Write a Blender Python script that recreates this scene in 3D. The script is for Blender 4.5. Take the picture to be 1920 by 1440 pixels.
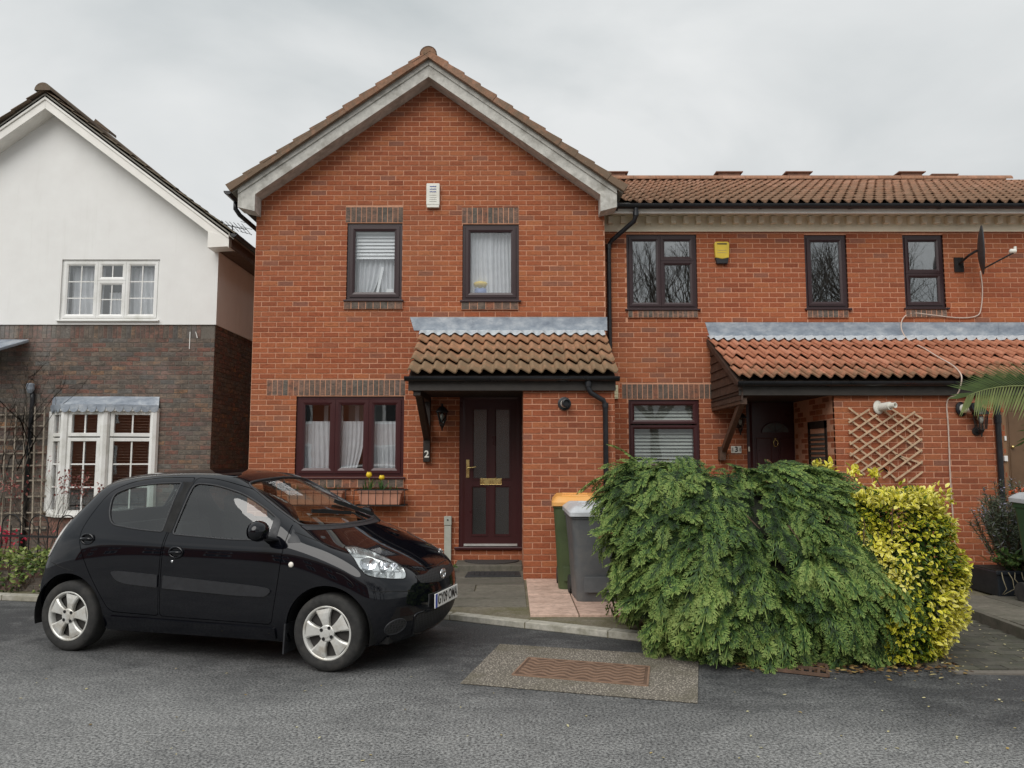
import bpy, bmesh, math, random
import numpy as np
from mathutils import Vector, Matrix, noise
from mathutils.bvhtree import BVHTree
for o in list(bpy.data.objects): bpy.data.objects.remove(o)
scene = bpy.context.scene
COL = scene.collection
R = math.radians
rng = random.Random(7)

# ------------------------------------------------------------------ camera
CAM_H, FOC, HOR = 1.56, 1443.0, 858.0           # eye height (m), focal length and horizon row (px of the 1920x1440 photo)
PITCH = math.atan((HOR-720)/FOC)
cd = bpy.data.cameras.new('camera'); cam = bpy.data.objects.new('camera', cd); COL.objects.link(cam)
cam.location = (0, 0, CAM_H); cam.rotation_euler = (math.pi/2+PITCH, 0, 0)
cd.sensor_width = 36; cd.lens = FOC/1920*36; cd.clip_start = .05; cd.clip_end = 3000
scene.camera = cam
# ------------------------------------------------------------------ sky, sun, exposure
SUN_EL, SUN_AZ = 44, 203                          # degrees; azimuth clockwise from +Y: behind the camera, a little left
world = bpy.data.worlds.new('World'); scene.world = world; world.use_nodes = True
wn, wl = world.node_tree.nodes, world.node_tree.links
wn.clear()
wout = wn.new('ShaderNodeOutputWorld'); bg = wn.new('ShaderNodeBackground')
sky = wn.new('ShaderNodeTexSky'); sky.sky_type = 'NISHITA'; sky.sun_disc = False
sky.sun_elevation = R(SUN_EL); sky.sun_rotation = R(SUN_AZ); sky.dust_density = 4
tc = wn.new('ShaderNodeTexCoord')
sep = wn.new('ShaderNodeSeparateXYZ'); wl.new(tc.outputs['Generated'], sep.inputs[0])
zz = wn.new('ShaderNodeMath'); zz.operation = 'MAXIMUM'; wl.new(sep.outputs['Z'], zz.inputs[0]); zz.inputs[1].default_value = 0
za = wn.new('ShaderNodeMath'); za.operation = 'ADD'; wl.new(zz.outputs[0], za.inputs[0]); za.inputs[1].default_value = .22
dv = wn.new('ShaderNodeVectorMath'); dv.operation = 'SCALE'
iv = wn.new('ShaderNodeMath'); iv.operation = 'DIVIDE'; iv.inputs[0].default_value = 1; wl.new(za.outputs[0], iv.inputs[1])
wl.new(tc.outputs['Generated'], dv.inputs[0]); wl.new(iv.outputs[0], dv.inputs['Scale'])
n1 = wn.new('ShaderNodeTexNoise'); n1.inputs['Scale'].default_value = 1.0; n1.inputs['Detail'].default_value = 7; n1.inputs['Roughness'].default_value = .5; n1.inputs['Distortion'].default_value = .4
mp = wn.new('ShaderNodeMapping'); mp.inputs['Location'].default_value = (3.1, 1.7, .4); wl.new(dv.outputs[0], mp.inputs[0]); wl.new(mp.outputs[0], n1.inputs['Vector'])
rp = wn.new('ShaderNodeValToRGB'); wl.new(n1.outputs['Fac'], rp.inputs[0])
rp.color_ramp.elements[0].position = .36; rp.color_ramp.elements[0].color = (.66, .715, .735, 1)
rp.color_ramp.elements[1].position = .63; rp.color_ramp.elements[1].color = (1.08, 1.10, 1.10, 1)
# an overcast dome is brighter overhead than at the horizon
gm = wn.new('ShaderNodeMapRange'); wl.new(zz.outputs[0], gm.inputs['Value'])
gm.inputs['From Min'].default_value = 0; gm.inputs['From Max'].default_value = 1; gm.inputs['To Min'].default_value = .92; gm.inputs['To Max'].default_value = 1.25
sc = wn.new('ShaderNodeVectorMath'); sc.operation = 'SCALE'; wl.new(rp.outputs[0], sc.inputs[0]); wl.new(gm.outputs[0], sc.inputs['Scale'])
s2 = wn.new('ShaderNodeVectorMath'); s2.operation = 'SCALE'; wl.new(sky.outputs[0], s2.inputs[0]); s2.inputs['Scale'].default_value = .1
mx = wn.new('ShaderNodeMix'); mx.data_type = 'RGBA'; mx.inputs['Factor'].default_value = .94
wl.new(s2.outputs[0], mx.inputs['A']); wl.new(sc.outputs[0], mx.inputs['B'])
wl.new(mx.outputs['Result'], bg.inputs[0]); bg.inputs[1].default_value = .51
wl.new(bg.outputs[0], wout.inputs[0])
sd = bpy.data.lights.new('sun', 'SUN'); sd.energy = 1.5; sd.angle = R(50); sd.color = (1, .97, .93)
sun = bpy.data.objects.new('sun', sd); COL.objects.link(sun)
sdir = Vector((math.sin(R(SUN_AZ))*math.cos(R(SUN_EL)), math.cos(R(SUN_AZ))*math.cos(R(SUN_EL)), math.sin(R(SUN_EL))))
sun.rotation_euler = sdir.to_track_quat('Z', 'Y').to_euler(); sun.location = (-6, -12, 20)
vs = scene.view_settings; vs.view_transform = 'Standard'; vs.look = 'None'; vs.exposure = 0.52; vs.gamma = 1
vs.use_curve_mapping = False

# ------------------------------------------------------------------ pixel -> place
def _ray(u, v):
    xc, yc = (u-960)/FOC, -(v-720)/FOC
    return xc, math.cos(PITCH)-yc*math.sin(PITCH), math.sin(PITCH)+yc*math.cos(PITCH)
def G(u, v, z=0):                                 # the point of the ground (height z) under a pixel
    d = _ray(u, v); t = (z-CAM_H)/d[2]; return Vector((d[0]*t, d[1]*t, z))
def W(u, v, Y):                                   # the point of a facade at depth Y under a pixel
    d = _ray(u, v); t = Y/d[1]; return Vector((d[0]*t, Y, CAM_H+d[2]*t))
def rect(u0, v0, u1, v1, Y):
    a, b = W(u0, v0, Y), W(u1, v1, Y); c, d = W(u0, v1, Y), W(u1, v0, Y)
    return (a.x+c.x)/2, (b.x+d.x)/2, b.z, a.z

# ------------------------------------------------------------------ objects
def tag(o, label=None, cat=None, group=None, kind=None):
    if label: o['label'] = label
    if cat: o['category'] = cat
    if group: o['group'] = group
    if kind: o['kind'] = kind
    return o
def wloc(o):
    v = Vector((0, 0, 0))
    while o is not None: v += o.location; o = o.parent
    return v
def thing(name, loc, label, cat, group=None):
    o = bpy.data.objects.new(name, None); COL.objects.link(o); o.location = loc; o.empty_display_size = .1
    return tag(o, label, cat, group)
def inst(name, me, loc, parent, rot=None, scale=None):      # shares the mesh
    o = bpy.data.objects.new(name, me); COL.objects.link(o)
    o.parent = parent; o.location = Vector(loc)-(wloc(parent) if parent else Vector((0, 0, 0)))
    if rot: o.rotation_euler = rot
    if scale: o.scale = scale
    return o
class MB:
    def __init__(s): s.v = []; s.f = []; s.m = []; s.mi = 0
    def add(s, vs, fs):
        b = len(s.v); s.v += [tuple(v) for v in vs]; s.f += [tuple(i+b for i in f) for f in fs]; s.m += [s.mi]*len(fs); return s
    def box(s, x0, x1, y0, y1, z0, z1):
        return s.add([(x0,y0,z0),(x1,y0,z0),(x1,y1,z0),(x0,y1,z0),(x0,y0,z1),(x1,y0,z1),(x1,y1,z1),(x0,y1,z1)],
                     [(0,3,2,1),(4,5,6,7),(0,1,5,4),(1,2,6,5),(2,3,7,6),(3,0,4,7)])
    def bar(s, p, q, w, h, up=(0,0,1)):           # a straight bar p-q, w across, h along 'up'
        p, q = Vector(p), Vector(q); d = (q-p).normalized(); up = Vector(up)
        if abs(d.dot(up)) > .98: up = Vector((0, 1, 0))
        a = d.cross(up).normalized()*w/2; b = a.cross(d).normalized()*h/2
        vs = [p-a-b, p+a-b, p+a+b, p-a+b, q-a-b, q+a-b, q+a+b, q-a+b]
        return s.add(vs, [(0,1,2,3),(7,6,5,4),(0,4,5,1),(1,5,6,2),(2,6,7,3),(3,7,4,0)])
    def quad(s, a, b, c, d): return s.add([a, b, c, d], [(0,1,2,3)])
    def prism(s, poly, d):                        # a polygon (3D points) pushed along d
        n = len(poly); poly = [Vector(p) for p in poly]; d = Vector(d)
        vs = poly+[p+d for p in poly]
        return s.add(vs, [tuple(range(n))[::-1], tuple(range(n, 2*n))]+[(i, (i+1) % n, n+(i+1) % n, n+i) for i in range(n)])
    def tube(s, pts, r, n=8, cap=True):
        pts = [Vector(p) for p in pts]; rs = r if hasattr(r, '__len__') else [r]*len(pts)
        vs = []; t0 = None; a = None
        for i, p in enumerate(pts):
            t = (pts[min(i+1, len(pts)-1)]-pts[max(i-1, 0)]).normalized()
            if a is None:
                a = t.orthogonal().normalized()
            else:
                a = (a-t*a.dot(t)); a = a.normalized() if a.length > 1e-6 else t.orthogonal().normalized()
            b = t.cross(a)
            vs += [p+(a*math.cos(2*math.pi*k/n)+b*math.sin(2*math.pi*k/n))*rs[i] for k in range(n)]
        fs = [(i*n+k, i*n+(k+1) % n, (i+1)*n+(k+1) % n, (i+1)*n+k) for i in range(len(pts)-1) for k in range(n)]
        if cap: fs += [tuple(range(n))[::-1], tuple((len(pts)-1)*n+k for k in range(n))]
        return s.add(vs, fs)
    def lathe(s, prof, c, axis=(0,0,1), n=24, cap=True):      # prof [(radius, distance along axis)]
        c = Vector(c); ax = Vector(axis).normalized(); a = ax.orthogonal().normalized(); b = ax.cross(a)
        vs = [c+ax*h+(a*math.cos(2*math.pi*k/n)+b*math.sin(2*math.pi*k/n))*r for r, h in prof for k in range(n)]
        fs = [(i*n+k, i*n+(k+1) % n, (i+1)*n+(k+1) % n, (i+1)*n+k) for i in range(len(prof)-1) for k in range(n)]
        if cap: fs += [tuple(range(n))[::-1], tuple((len(prof)-1)*n+k for k in range(n))]
        return s.add(vs, fs)
    def mesh(s, name, mat, off=(0,0,0), smooth=False):
        me = bpy.data.meshes.new(name); o = Vector(off)
        me.from_pydata([(v[0]-o[0], v[1]-o[1], v[2]-o[2]) for v in s.v], [], s.f)
        for m in (mat if isinstance(mat, (list, tuple)) else [mat]): me.materials.append(m)
        if isinstance(mat, (list, tuple)): me.polygons.foreach_set('material_index', s.m)
        if smooth: me.polygons.foreach_set('use_smooth', [True]*len(me.polygons))
        me.update(); return me
    def build(s, name, mat, parent=None, smooth=False, bevel=0, loc=None, angle=None, fix=True):
        off = wloc(parent) if parent else (Vector(loc) if loc else Vector((0, 0, 0)))
        me = s.mesh(name, mat, off, smooth)
        if fix and len(s.f) < 4000:
            bm = bmesh.new(); bm.from_mesh(me); bmesh.ops.recalc_face_normals(bm, faces=bm.faces); bm.to_mesh(me); bm.free()
        o = bpy.data.objects.new(name, me); COL.objects.link(o); o.parent = parent
        if loc and not parent: o.location = loc
        if angle: me.set_sharp_from_angle(angle=R(angle))
        if bevel:
            b = o.modifiers.new('bevel', 'BEVEL'); b.width = bevel; b.segments = 2; b.limit_method = 'ANGLE'; b.angle_limit = R(40)
        return o

# ------------------------------------------------------------------ materials
class NT:
    def __init__(s, name):
        s.m = bpy.data.materials.new(name); s.m.use_nodes = True; s.t = s.m.node_tree; s.n = s.t.nodes; s.n.clear()
        s.out = s.n.new('ShaderNodeOutputMaterial'); s.p = s.n.new('ShaderNodeBsdfPrincipled'); s.t.links.new(s.p.outputs[0], s.out.inputs[0])
        s.geo = s.n.new('ShaderNodeNewGeometry'); s._h = None
    def L(s, a, b): s.t.links.new(a, b)
    def noise(s, scale, detail=4, rough=.55, vec=None, dist=0, stretch=None):
        n = s.n.new('ShaderNodeTexNoise'); n.inputs['Scale'].default_value = scale; n.inputs['Detail'].default_value = detail
        n.inputs['Roughness'].default_value = rough; n.inputs['Distortion'].default_value = dist
        v = vec or s.geo.outputs['Position']
        if stretch:
            m = s.n.new('ShaderNodeMapping'); m.inputs['Scale'].default_value = stretch; s.L(v, m.inputs[0]); v = m.outputs[0]
        s.L(v, n.inputs['Vector']); return n.outputs['Fac']
    def ramp(s, fac, stops, interp='LINEAR'):
        r = s.n.new('ShaderNodeValToRGB'); s.L(fac, r.inputs[0]); e = r.color_ramp.elements; r.color_ramp.interpolation = interp
        while len(e) < len(stops): e.new(.5)
        for i, (p, c) in enumerate(stops):
            e[i].position = p; e[i].color = (c, c, c, 1) if not hasattr(c, '__len__') else (*c, 1)
        return r.outputs[0]
    def mix(s, fac, a, b, mode='MIX'):
        m = s.n.new('ShaderNodeMix'); m.data_type = 'RGBA'; m.blend_type = mode
        for k, x in (('Factor', fac), ('A', a), ('B', b)):
            if hasattr(x, 'links') or hasattr(x, 'is_linked'): s.L(x, m.inputs[k])
            elif k == 'Factor': m.inputs[k].default_value = x
            else: m.inputs[k].default_value = (*x, 1) if hasattr(x, '__len__') else (x, x, x, 1)
        return m.outputs['Result']
    def math(s, op, a, b=0, c=None):
        m = s.n.new('ShaderNodeMath'); m.operation = op
        for i, x in enumerate((a, b) if c is None else (a, b, c)):
            if hasattr(x, 'is_linked'): s.L(x, m.inputs[i])
            else: m.inputs[i].default_value = x
        return m.outputs[0]
    def rand(s, mode):
        if mode == 'obj': return s.n.new('ShaderNodeObjectInfo').outputs['Random']
        return s.geo.outputs['Random Per Island']
    def pos(s):
        x = s.n.new('ShaderNodeSeparateXYZ'); s.L(s.geo.outputs['Position'], x.inputs[0]); return x.outputs
    def attr(s, name):
        a = s.n.new('ShaderNodeAttribute'); a.attribute_name = name; return a.outputs
    def color(s, c):
        if hasattr(c, 'is_linked'): s.L(c, s.p.inputs['Base Color'])
        else: s.p.inputs['Base Color'].default_value = (*c, 1)
    def set(s, **k):
        for a, b in k.items():
            i = s.p.inputs[a.replace('_', ' ')]
            if hasattr(b, 'is_linked'): s.L(b, i)
            else: i.default_value = b
        return s
    def bump(s, h, strength=.3, dist=.01):
        b = s.n.new('ShaderNodeBump'); b.inputs['Strength'].default_value = strength; b.inputs['Distance'].default_value = dist
        s.L(h, b.inputs['Height']); s.L(b.outputs[0], s.p.inputs['Normal']); return s
def plain(name, col, rough=.6, var=.18, scale=14, bump=.15, rv=.1, metal=0, spec=.5, coat=0, grime=None, gscale=2.5):
    t = NT(name); n = t.noise(scale, 5, .6)
    lo, hi = tuple(c*(1-var) for c in col), tuple(min(1, c*(1+var)) for c in col)
    c = t.ramp(n, [(.3, lo), (.7, hi)])
    if grime:
        g = t.ramp(t.noise(gscale, 6, .65), [(.48, 0), (.72, 1)]); c = t.mix(g, c, grime)
    t.color(c); r = t.ramp(t.noise(scale*1.7, 3), [(.3, max(0, rough-rv)), (.7, min(1, rough+rv))])
    t.set(Roughness=r, Metallic=metal); t.p.inputs['Specular IOR Level'].default_value = spec
    if coat: t.set(Coat_Weight=coat, Coat_Roughness=.03)
    if bump: t.bump(t.noise(scale*6, 4), bump, .004)
    return t.m
def brick_mat(name, stops, mode, dirt=(.05, .03, .02), warm=None, streak=False, grain=.35):
    t = NT(name); r = t.rand(mode)
    c = t.ramp(r, stops)
    n = t.noise(26, 5, .6, stretch=(1, 1, 2.6))
    c = t.mix(1, c, t.ramp(n, [(.28, 1-grain), (.5, 1.0), (.75, 1+grain*.5)]), 'MULTIPLY')
    if grain > .5: c = t.mix(t.ramp(t.noise(9, 5, .7, stretch=(1, 1, 1.8)), [(.42, 0), (.62, .75)]), c, (.075,.068,.06))
    else: c = t.mix(t.ramp(t.noise(.55, 4, .6), [(.42, 0), (.70, .42)]), c, t.mix(.5, c, (.46,.20,.085)))
    big = t.noise(.9, 4, .6)
    c = t.mix(t.ramp(big, [(.45, 0), (.75, .38)]), c, dirt, 'MIX') if not warm else t.mix(t.ramp(big, [(.5, 0), (.72, .55)]), c, warm)
    c = t.mix(t.math('MULTIPLY', t.ramp(t.noise(6, 6, .75), [(.62, 0), (.75, .30)]), t.ramp(t.noise(.8, 3), [(.45, 0), (.6, 1)])), c, (.50,.40,.33))
    pits = t.ramp(t.noise(70, 3, .6), [(.28, 1), (.38, 0)])
    c = t.mix(t.math('MULTIPLY', pits, .5), c, tuple(x*.35 for x in dirt) if dirt else 0)
    if streak:
        st = t.noise(1.5, 4, .55, stretch=(1.2, 1, .5)); z = t.pos()[2]
        k = t.math('MULTIPLY', t.ramp(st, [(.52, 0), (.80, .38)]), t.ramp(t.math('DIVIDE', z, 4), [(.35, 0), (.8, 1)]))
        c = t.mix(k, c, (.42, .43, .42))
    t.color(c); t.set(Roughness=.9); t.p.inputs['Specular IOR Level'].default_value = .25
    t.bump(t.noise(90, 5, .65), .35, .004); return t.m
def mortar_mat(name, col):
    t = NT(name); c = t.ramp(t.noise(40, 4), [(.3, tuple(x*.8 for x in col)), (.7, tuple(x*1.12 for x in col))])
    c = t.mix(t.ramp(t.noise(1.6, 4), [(.45, 0), (.75, .45)]), c, tuple(x*.5 for x in col))
    t.color(c); t.set(Roughness=.95); t.bump(t.noise(160, 3), .4, .003); return t.m
def tile_mat(name, stops, mode, moss, amount, z0, z1):
    t = NT(name); c = t.ramp(t.rand(mode), stops)
    c = t.mix(1, c, t.ramp(t.noise(22, 5, .65), [(.25, .66), (.5, 1), (.75, 1.22)]), 'MULTIPLY')
    m = t.noise(7, 6, .7); z = t.pos()[2]
    low = t.math('MULTIPLY_ADD', z, -1/(z1-z0), z1/(z1-z0))          # lichen gathers towards the eaves
    k = t.math('ADD', t.math('MULTIPLY', low, .34), m)
    k = t.ramp(k, [(.62-amount*.3, 0), (.86-amount*.2, .85)])
    c = t.mix(k, c, moss)
    c = t.mix(t.ramp(t.noise(55, 3, .6), [(.66, 0), (.71, .6)]), c, (.42, .40, .33))
    t.color(c); t.set(Roughness=.9); t.p.inputs['Specular IOR Level'].default_value = .25
    t.bump(t.noise(60, 5, .7), .5, .006); return t.m
def glass_mat(name, tint=(1, 1, 1), refl=1.0, ior=1.5, rough=0.0, wav=.0):
    t = NT(name); t.n.remove(t.p)
    tr = t.n.new('ShaderNodeBsdfTransparent'); tr.inputs[0].default_value = (*tint, 1)
    gl = t.n.new('ShaderNodeBsdfGlossy'); gl.inputs['Roughness'].default_value = rough; gl.inputs['Color'].default_value = (refl, refl, refl, 1)
    dt = t.n.new('ShaderNodeVectorMath'); dt.operation = 'DOT_PRODUCT'; t.L(t.geo.outputs['Normal'], dt.inputs[0]); t.L(t.geo.outputs['Incoming'], dt.inputs[1])
    k = t.math('POWER', t.math('SUBTRACT', 1.0, t.math('ABSOLUTE', dt.outputs['Value'])), 5.0)
    f0 = ((ior-1)/(ior+1))**2; fr = t.math('MULTIPLY_ADD', k, 1-f0, f0)
    mxs = t.n.new('ShaderNodeMixShader'); t.L(fr, mxs.inputs[0]); t.L(tr.outputs[0], mxs.inputs[1]); t.L(gl.outputs[0], mxs.inputs[2])
    if wav:
        b = t.n.new('ShaderNodeBump'); b.inputs['Strength'].default_value = wav; b.inputs['Distance'].default_value = .02
        t.L(t.noise(3.2, 2, .4), b.inputs['Height']); t.L(b.outputs[0], gl.inputs['Normal'])
    t.L(mxs.outputs[0], t.out.inputs[0]); return t.m

RED = [(0, (.25,.070,.034)), (.15, (.33,.096,.045)), (.4, (.375,.117,.053)), (.6, (.31,.088,.041)), (.78, (.41,.142,.062)), (.90, (.29,.082,.040)), (.945, (.33,.10,.046)), (.965, (.23,.098,.066)), (1, (.28,.11,.070))]
DARKM = [(0, (.155,.10,.082)), (.15, (.22,.11,.085)), (.30, (.155,.135,.112)), (.45, (.20,.15,.12)), (.58, (.235,.12,.092)), (.70, (.125,.117,.11)), (.82, (.23,.16,.115)), (.92, (.15,.148,.14)), (1, (.32,.17,.09))]
SOLD = [(0, (.19,.13,.10)), (.3, (.155,.135,.115)), (.55, (.25,.145,.105)), (.75, (.21,.15,.12)), (.9, (.33,.13,.075)), (1, (.17,.15,.135))]
M = {}
for md in ('obj', 'isl'):
    M['red_'+md] = brick_mat('red_brick_'+md, RED, md, dirt=(.17,.075,.05))
    M['dark_'+md] = brick_mat('dark_brick_'+md, DARKM, md, streak=True, dirt=(.09,.07,.06), grain=.6)
    M['sold_'+md] = brick_mat('soldier_brick_'+md, SOLD, md, grain=.6, dirt=(.07,.06,.05))
M['mortar'] = mortar_mat('pink_mortar', (.61,.315,.20))
M['mortar_dark'] = mortar_mat('grey_mortar', (.17,.152,.13))
M['upvc_brown'] = plain('brown_upvc', (.032,.014,.016), .32, .04, 2, 0, .03)
M['upvc_plum'] = plain('plum_upvc', (.050,.0125,.014), .30, .04, 2, 0, .03)
M['upvc_white'] = plain('white_upvc', (.80,.80,.78), .35, .05, 5, 0, grime=(.55,.55,.5))
M['black_plastic'] = plain('black_gutter', (.013,.014,.017), .35, .3, 5, .05)
M['glass'] = glass_mat('window_glass', (.97,.98,.99), 1, 2.0, wav=.03)
M['glass_low'] = glass_mat('plain_glass', (.97,.98,.98), 1, 1.55, wav=.02)
M['glass_bright'] = glass_mat('coated_glass', (.9,.92,.93), 1, 2.7, wav=.010)
M['glass_obscure'] = glass_mat('obscure_glass', (.30,.34,.35), .9, 2.3, .25)
M['wood_grey'] = None
# ------------------------------------------------------------------ ground
def slab_mat(name, cols, mode='obj', stain=(.10,.10,.05), amt=.5, sc=3):
    t = NT(name); c = t.ramp(t.rand(mode), [(0, cols[0]), (1, cols[1])])
    c = t.mix(1, c, t.ramp(t.noise(18, 6, .7), [(.25, .6), (.5, 1), (.75, 1.25)]), 'MULTIPLY')
    c = t.mix(t.ramp(t.noise(sc, 6, .7, stretch=(1, 1.8, 1)), [(.45, 0), (.7, amt)]), c, stain)
    t.color(c); t.set(Roughness=.85); t.bump(t.noise(45, 6, .7), .5, .006); return t.m
KERB = [(-30, 13.65), (-5.6, 8.63), (-.6, 7.6), (1.55, 6.50), (2.0, 5.95)]
def kerb_y(x):
    for (a, b), (c, d) in zip(KERB, KERB[1:]):
        if a <= x <= c: return b+(d-b)*(x-a)/(c-a)
    return 5.9
t = NT('asphalt')
x, y, z = t.pos()[0], t.pos()[1], t.pos()[2]
grit = t.noise(58, 4, .8); fine = t.noise(170, 2, .7)
vor = t.n.new('ShaderNodeTexVoronoi'); vor.inputs['Scale'].default_value = 75; t.L(t.geo.outputs['Position'], vor.inputs['Vector'])
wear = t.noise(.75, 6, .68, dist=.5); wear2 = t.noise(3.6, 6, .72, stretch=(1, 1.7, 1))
edge = t.math('MULTIPLY_ADD', t.math('MULTIPLY_ADD', x, .22, y), -.62, 3.75)          # tone gradient: paler in the open road, darker towards the kerb
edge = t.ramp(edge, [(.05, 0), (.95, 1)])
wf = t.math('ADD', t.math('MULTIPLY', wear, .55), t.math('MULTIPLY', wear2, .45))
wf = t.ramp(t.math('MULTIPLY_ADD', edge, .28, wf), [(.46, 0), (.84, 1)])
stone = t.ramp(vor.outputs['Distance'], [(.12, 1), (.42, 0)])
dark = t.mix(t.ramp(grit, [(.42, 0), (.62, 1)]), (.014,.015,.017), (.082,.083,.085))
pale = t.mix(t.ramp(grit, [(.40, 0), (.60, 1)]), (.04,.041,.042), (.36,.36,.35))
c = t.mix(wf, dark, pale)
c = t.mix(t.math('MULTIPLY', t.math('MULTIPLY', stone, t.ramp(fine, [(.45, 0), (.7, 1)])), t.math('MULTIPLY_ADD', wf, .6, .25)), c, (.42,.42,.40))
t.color(c); t.set(Roughness=t.ramp(grit, [(.3, .62), (.7, .9)])); t.bump(t.math('ADD', grit, t.math('MULTIPLY', fine, .5)), .55, .008)
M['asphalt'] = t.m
t = NT('mossy_concrete')
c = t.ramp(t.noise(30, 5, .65), [(.3, (.13,.112,.08)), (.7, (.26,.23,.175))])
c = t.mix(t.ramp(t.noise(2.2, 6, .7), [(.36, 0), (.62, .9)]), c, t.ramp(t.noise(60, 4), [(.35, (.07,.068,.026)), (.7, (.16,.145,.065))]))
t.color(c); t.set(Roughness=.95); t.bump(t.noise(70, 5, .7), .6, .01); M['moss'] = t.m
M['kerb'] = slab_mat('kerb_concrete', [(.36,.34,.29), (.46,.44,.38)], amt=.6, stain=(.16,.15,.09), sc=4)
M['york'] = slab_mat('grey_sandstone', [(.115,.105,.085), (.17,.155,.125)], amt=.6, stain=(.065,.068,.045), sc=2.5)
M['terracotta'] = slab_mat('terracotta_slab', [(.56,.39,.31), (.64,.46,.37)], amt=.6, stain=(.24,.15,.11), sc=4)
M['paver'] = slab_mat('paver_block', [(.06,.058,.048), (.105,.10,.08)], amt=.6, stain=(.05,.058,.03), sc=3)

mb = MB(); mb.quad((-250,-250,0), (250,-250,0), (250,400,0), (-250,400,0))
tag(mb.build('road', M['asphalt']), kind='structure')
mb = MB()
pv = [(-30,13.65), (-5.6,8.63), (-.6,7.6), (1.55,6.5), (2.0,5.95), (2.1,6.04), (3.22,5.98), (3.22,30), (-30,30)]
mb.prism([(a, b, .0) for a, b in pv], (0, 0, .05))
pavement = tag(mb.build('pavement', M['moss']), kind='structure')
# kerb stones, each its own
kerb = tag(bpy.data.objects.new('kerb', None), kind='structure'); COL.objects.link(kerb)
cells = []
L = .915
for (a, b), (c, d) in zip(KERB, KERB[1:]):
    p, q = Vector((a, b, 0)), Vector((c, d, 0)); n = max(1, round((q-p).length/L)); 
    for i in range(n):
        p0, p1 = p.lerp(q, i/n), p.lerp(q, (i+1)/n)
        if p1.x < -9.5: continue
        dirv = (p1-p0).normalized(); nor = Vector((-dirv.y, dirv.x, 0))
        g = .004; a0, a1 = p0+dirv*g, p1-dirv*g; h = .062+rng.uniform(-.004, .004)
        mb = MB(); mb.prism([a0-nor*.005, a1-nor*.005, a1+nor*.12, a0+nor*.12], (0, 0, h))
        mb.build('kerb_stone', M['kerb'], kerb, bevel=.008)
# path of stone slabs up to the door
path = tag(bpy.data.objects.new('path', None), kind='structure'); COL.objects.link(path)
ys = [7.98, 8.42, 8.86, 9.30, 9.78, 10.36]
for i in range(len(ys)-1):
    xs = [-1.10, .155] if i != 2 else [-1.10, -.42, .155]
    for j in range(len(xs)-1):
        mb = MB(); h = .056+rng.uniform(0, .012); e = .006
        mb.box(xs[j]+e, xs[j+1]-e, ys[i]+e, ys[i+1]-e, .03, h); mb.build('paving_slab', M['york'], path, bevel=.006)
for (x0, x1, y0, y1) in [(.175,.635,7.50,8.55), (.175,.635,8.56,9.66), (.647,1.125,7.50,8.55), (.647,1.30,8.56,9.66)]:
    mb = MB(); mb.box(x0, x1, y0, y1, .03, .072+rng.uniform(0, .006)); mb.build('terracotta_slab', M['terracotta'], path, bevel=.006)
# block-paved drive beside the shrubs
drive = MB(); drive.prism([(3.215,5.74,0), (12,5.20,0), (12,14,0), (3.215,14,0)], (0, 0, .012)); drive = tag(drive.build('drive', M['mortar_dark']), kind='structure')
mb = MB(); mb.box(0, .196, 0, .096, -.02, .0); pav = mb.mesh('paver_block', M['paver'])
r = 0; yy = 5.80
while yy < 9.6:
    xx = 3.23-(r % 2)*.1
    while xx < 4.30:
        if xx >= 3.22: inst('paver', pav, (xx, yy, .024+rng.uniform(-.002, .003)), drive)
        xx += .2
    yy += .1; r += 1
# raised bed of slabs with an edging board on the right
bed = MB(); bed.prism([(4.44,6.2,0), (12,5.6,0), (12,9.85,0), (4.44,9.85,0)], (0, 0, .085)); bed = tag(bed.build('terrace', M['moss']), kind='structure')
mb = MB(); mb.prism([(4.30,6.0,0), (4.36,6.0,0), (4.46,7.7,0), (4.46,9.8,0), (4.40,9.8,0), (4.40,7.7,0)], (0, 0, .115)); mb.build('edging_kerb', M['york'], bed, bevel=.006)
for i in range(3):
    for j in range(4):
        mb = MB(); mb.box(4.48+j*.52, 4.99+j*.52, 6.5+i*.62, 7.11+i*.62, .06, .10+rng.uniform(0, .006)); mb.build('paving_slab', M['york'], bed, bevel=.005)
# ------------------------------------------------------------------ brickwork
def brick_box(mb, O, U, N, u0, u1, z0, z1, d=.05, ch=.0025):
    O, U, N = Vector(O), Vector(U), Vector(N)
    P = lambda u, n, z: (O.x+U.x*u+N.x*n, O.y+U.y*u+N.y*n, z)
    vs = [P(u0+ch,0,z0+ch), P(u1-ch,0,z0+ch), P(u1-ch,0,z1-ch), P(u0+ch,0,z1-ch),
          P(u0,-ch,z0), P(u1,-ch,z0), P(u1,-ch,z1), P(u0,-ch,z1), P(u0,-d,z0), P(u1,-d,z0), P(u1,-d,z1), P(u0,-d,z1)]
    fs = [(0,1,2,3)]+[(4+i, 4+(i+1) % 4, (i+1) % 4, i) for i in range(4)]+[(8+i, 8+(i+1) % 4, 4+(i+1) % 4, 4+i) for i in range(4)]
    mb.add(vs, fs)
def rsub(r, o):
    a0, a1, b0, b1 = r; c0, c1, d0, d1 = o
    if c0 >= a1 or c1 <= a0 or d0 >= b1 or d1 <= b0: return [r]
    out = []
    if c0 > a0: out.append((a0, c0, b0, b1))
    if c1 < a1: out.append((c1, a1, b0, b1))
    m0, m1 = max(a0, c0), min(a1, c1)
    if d0 > b0: out.append((m0, m1, b0, d0))
    if d1 < b1: out.append((m0, m1, d1, b1))
    return out
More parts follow.
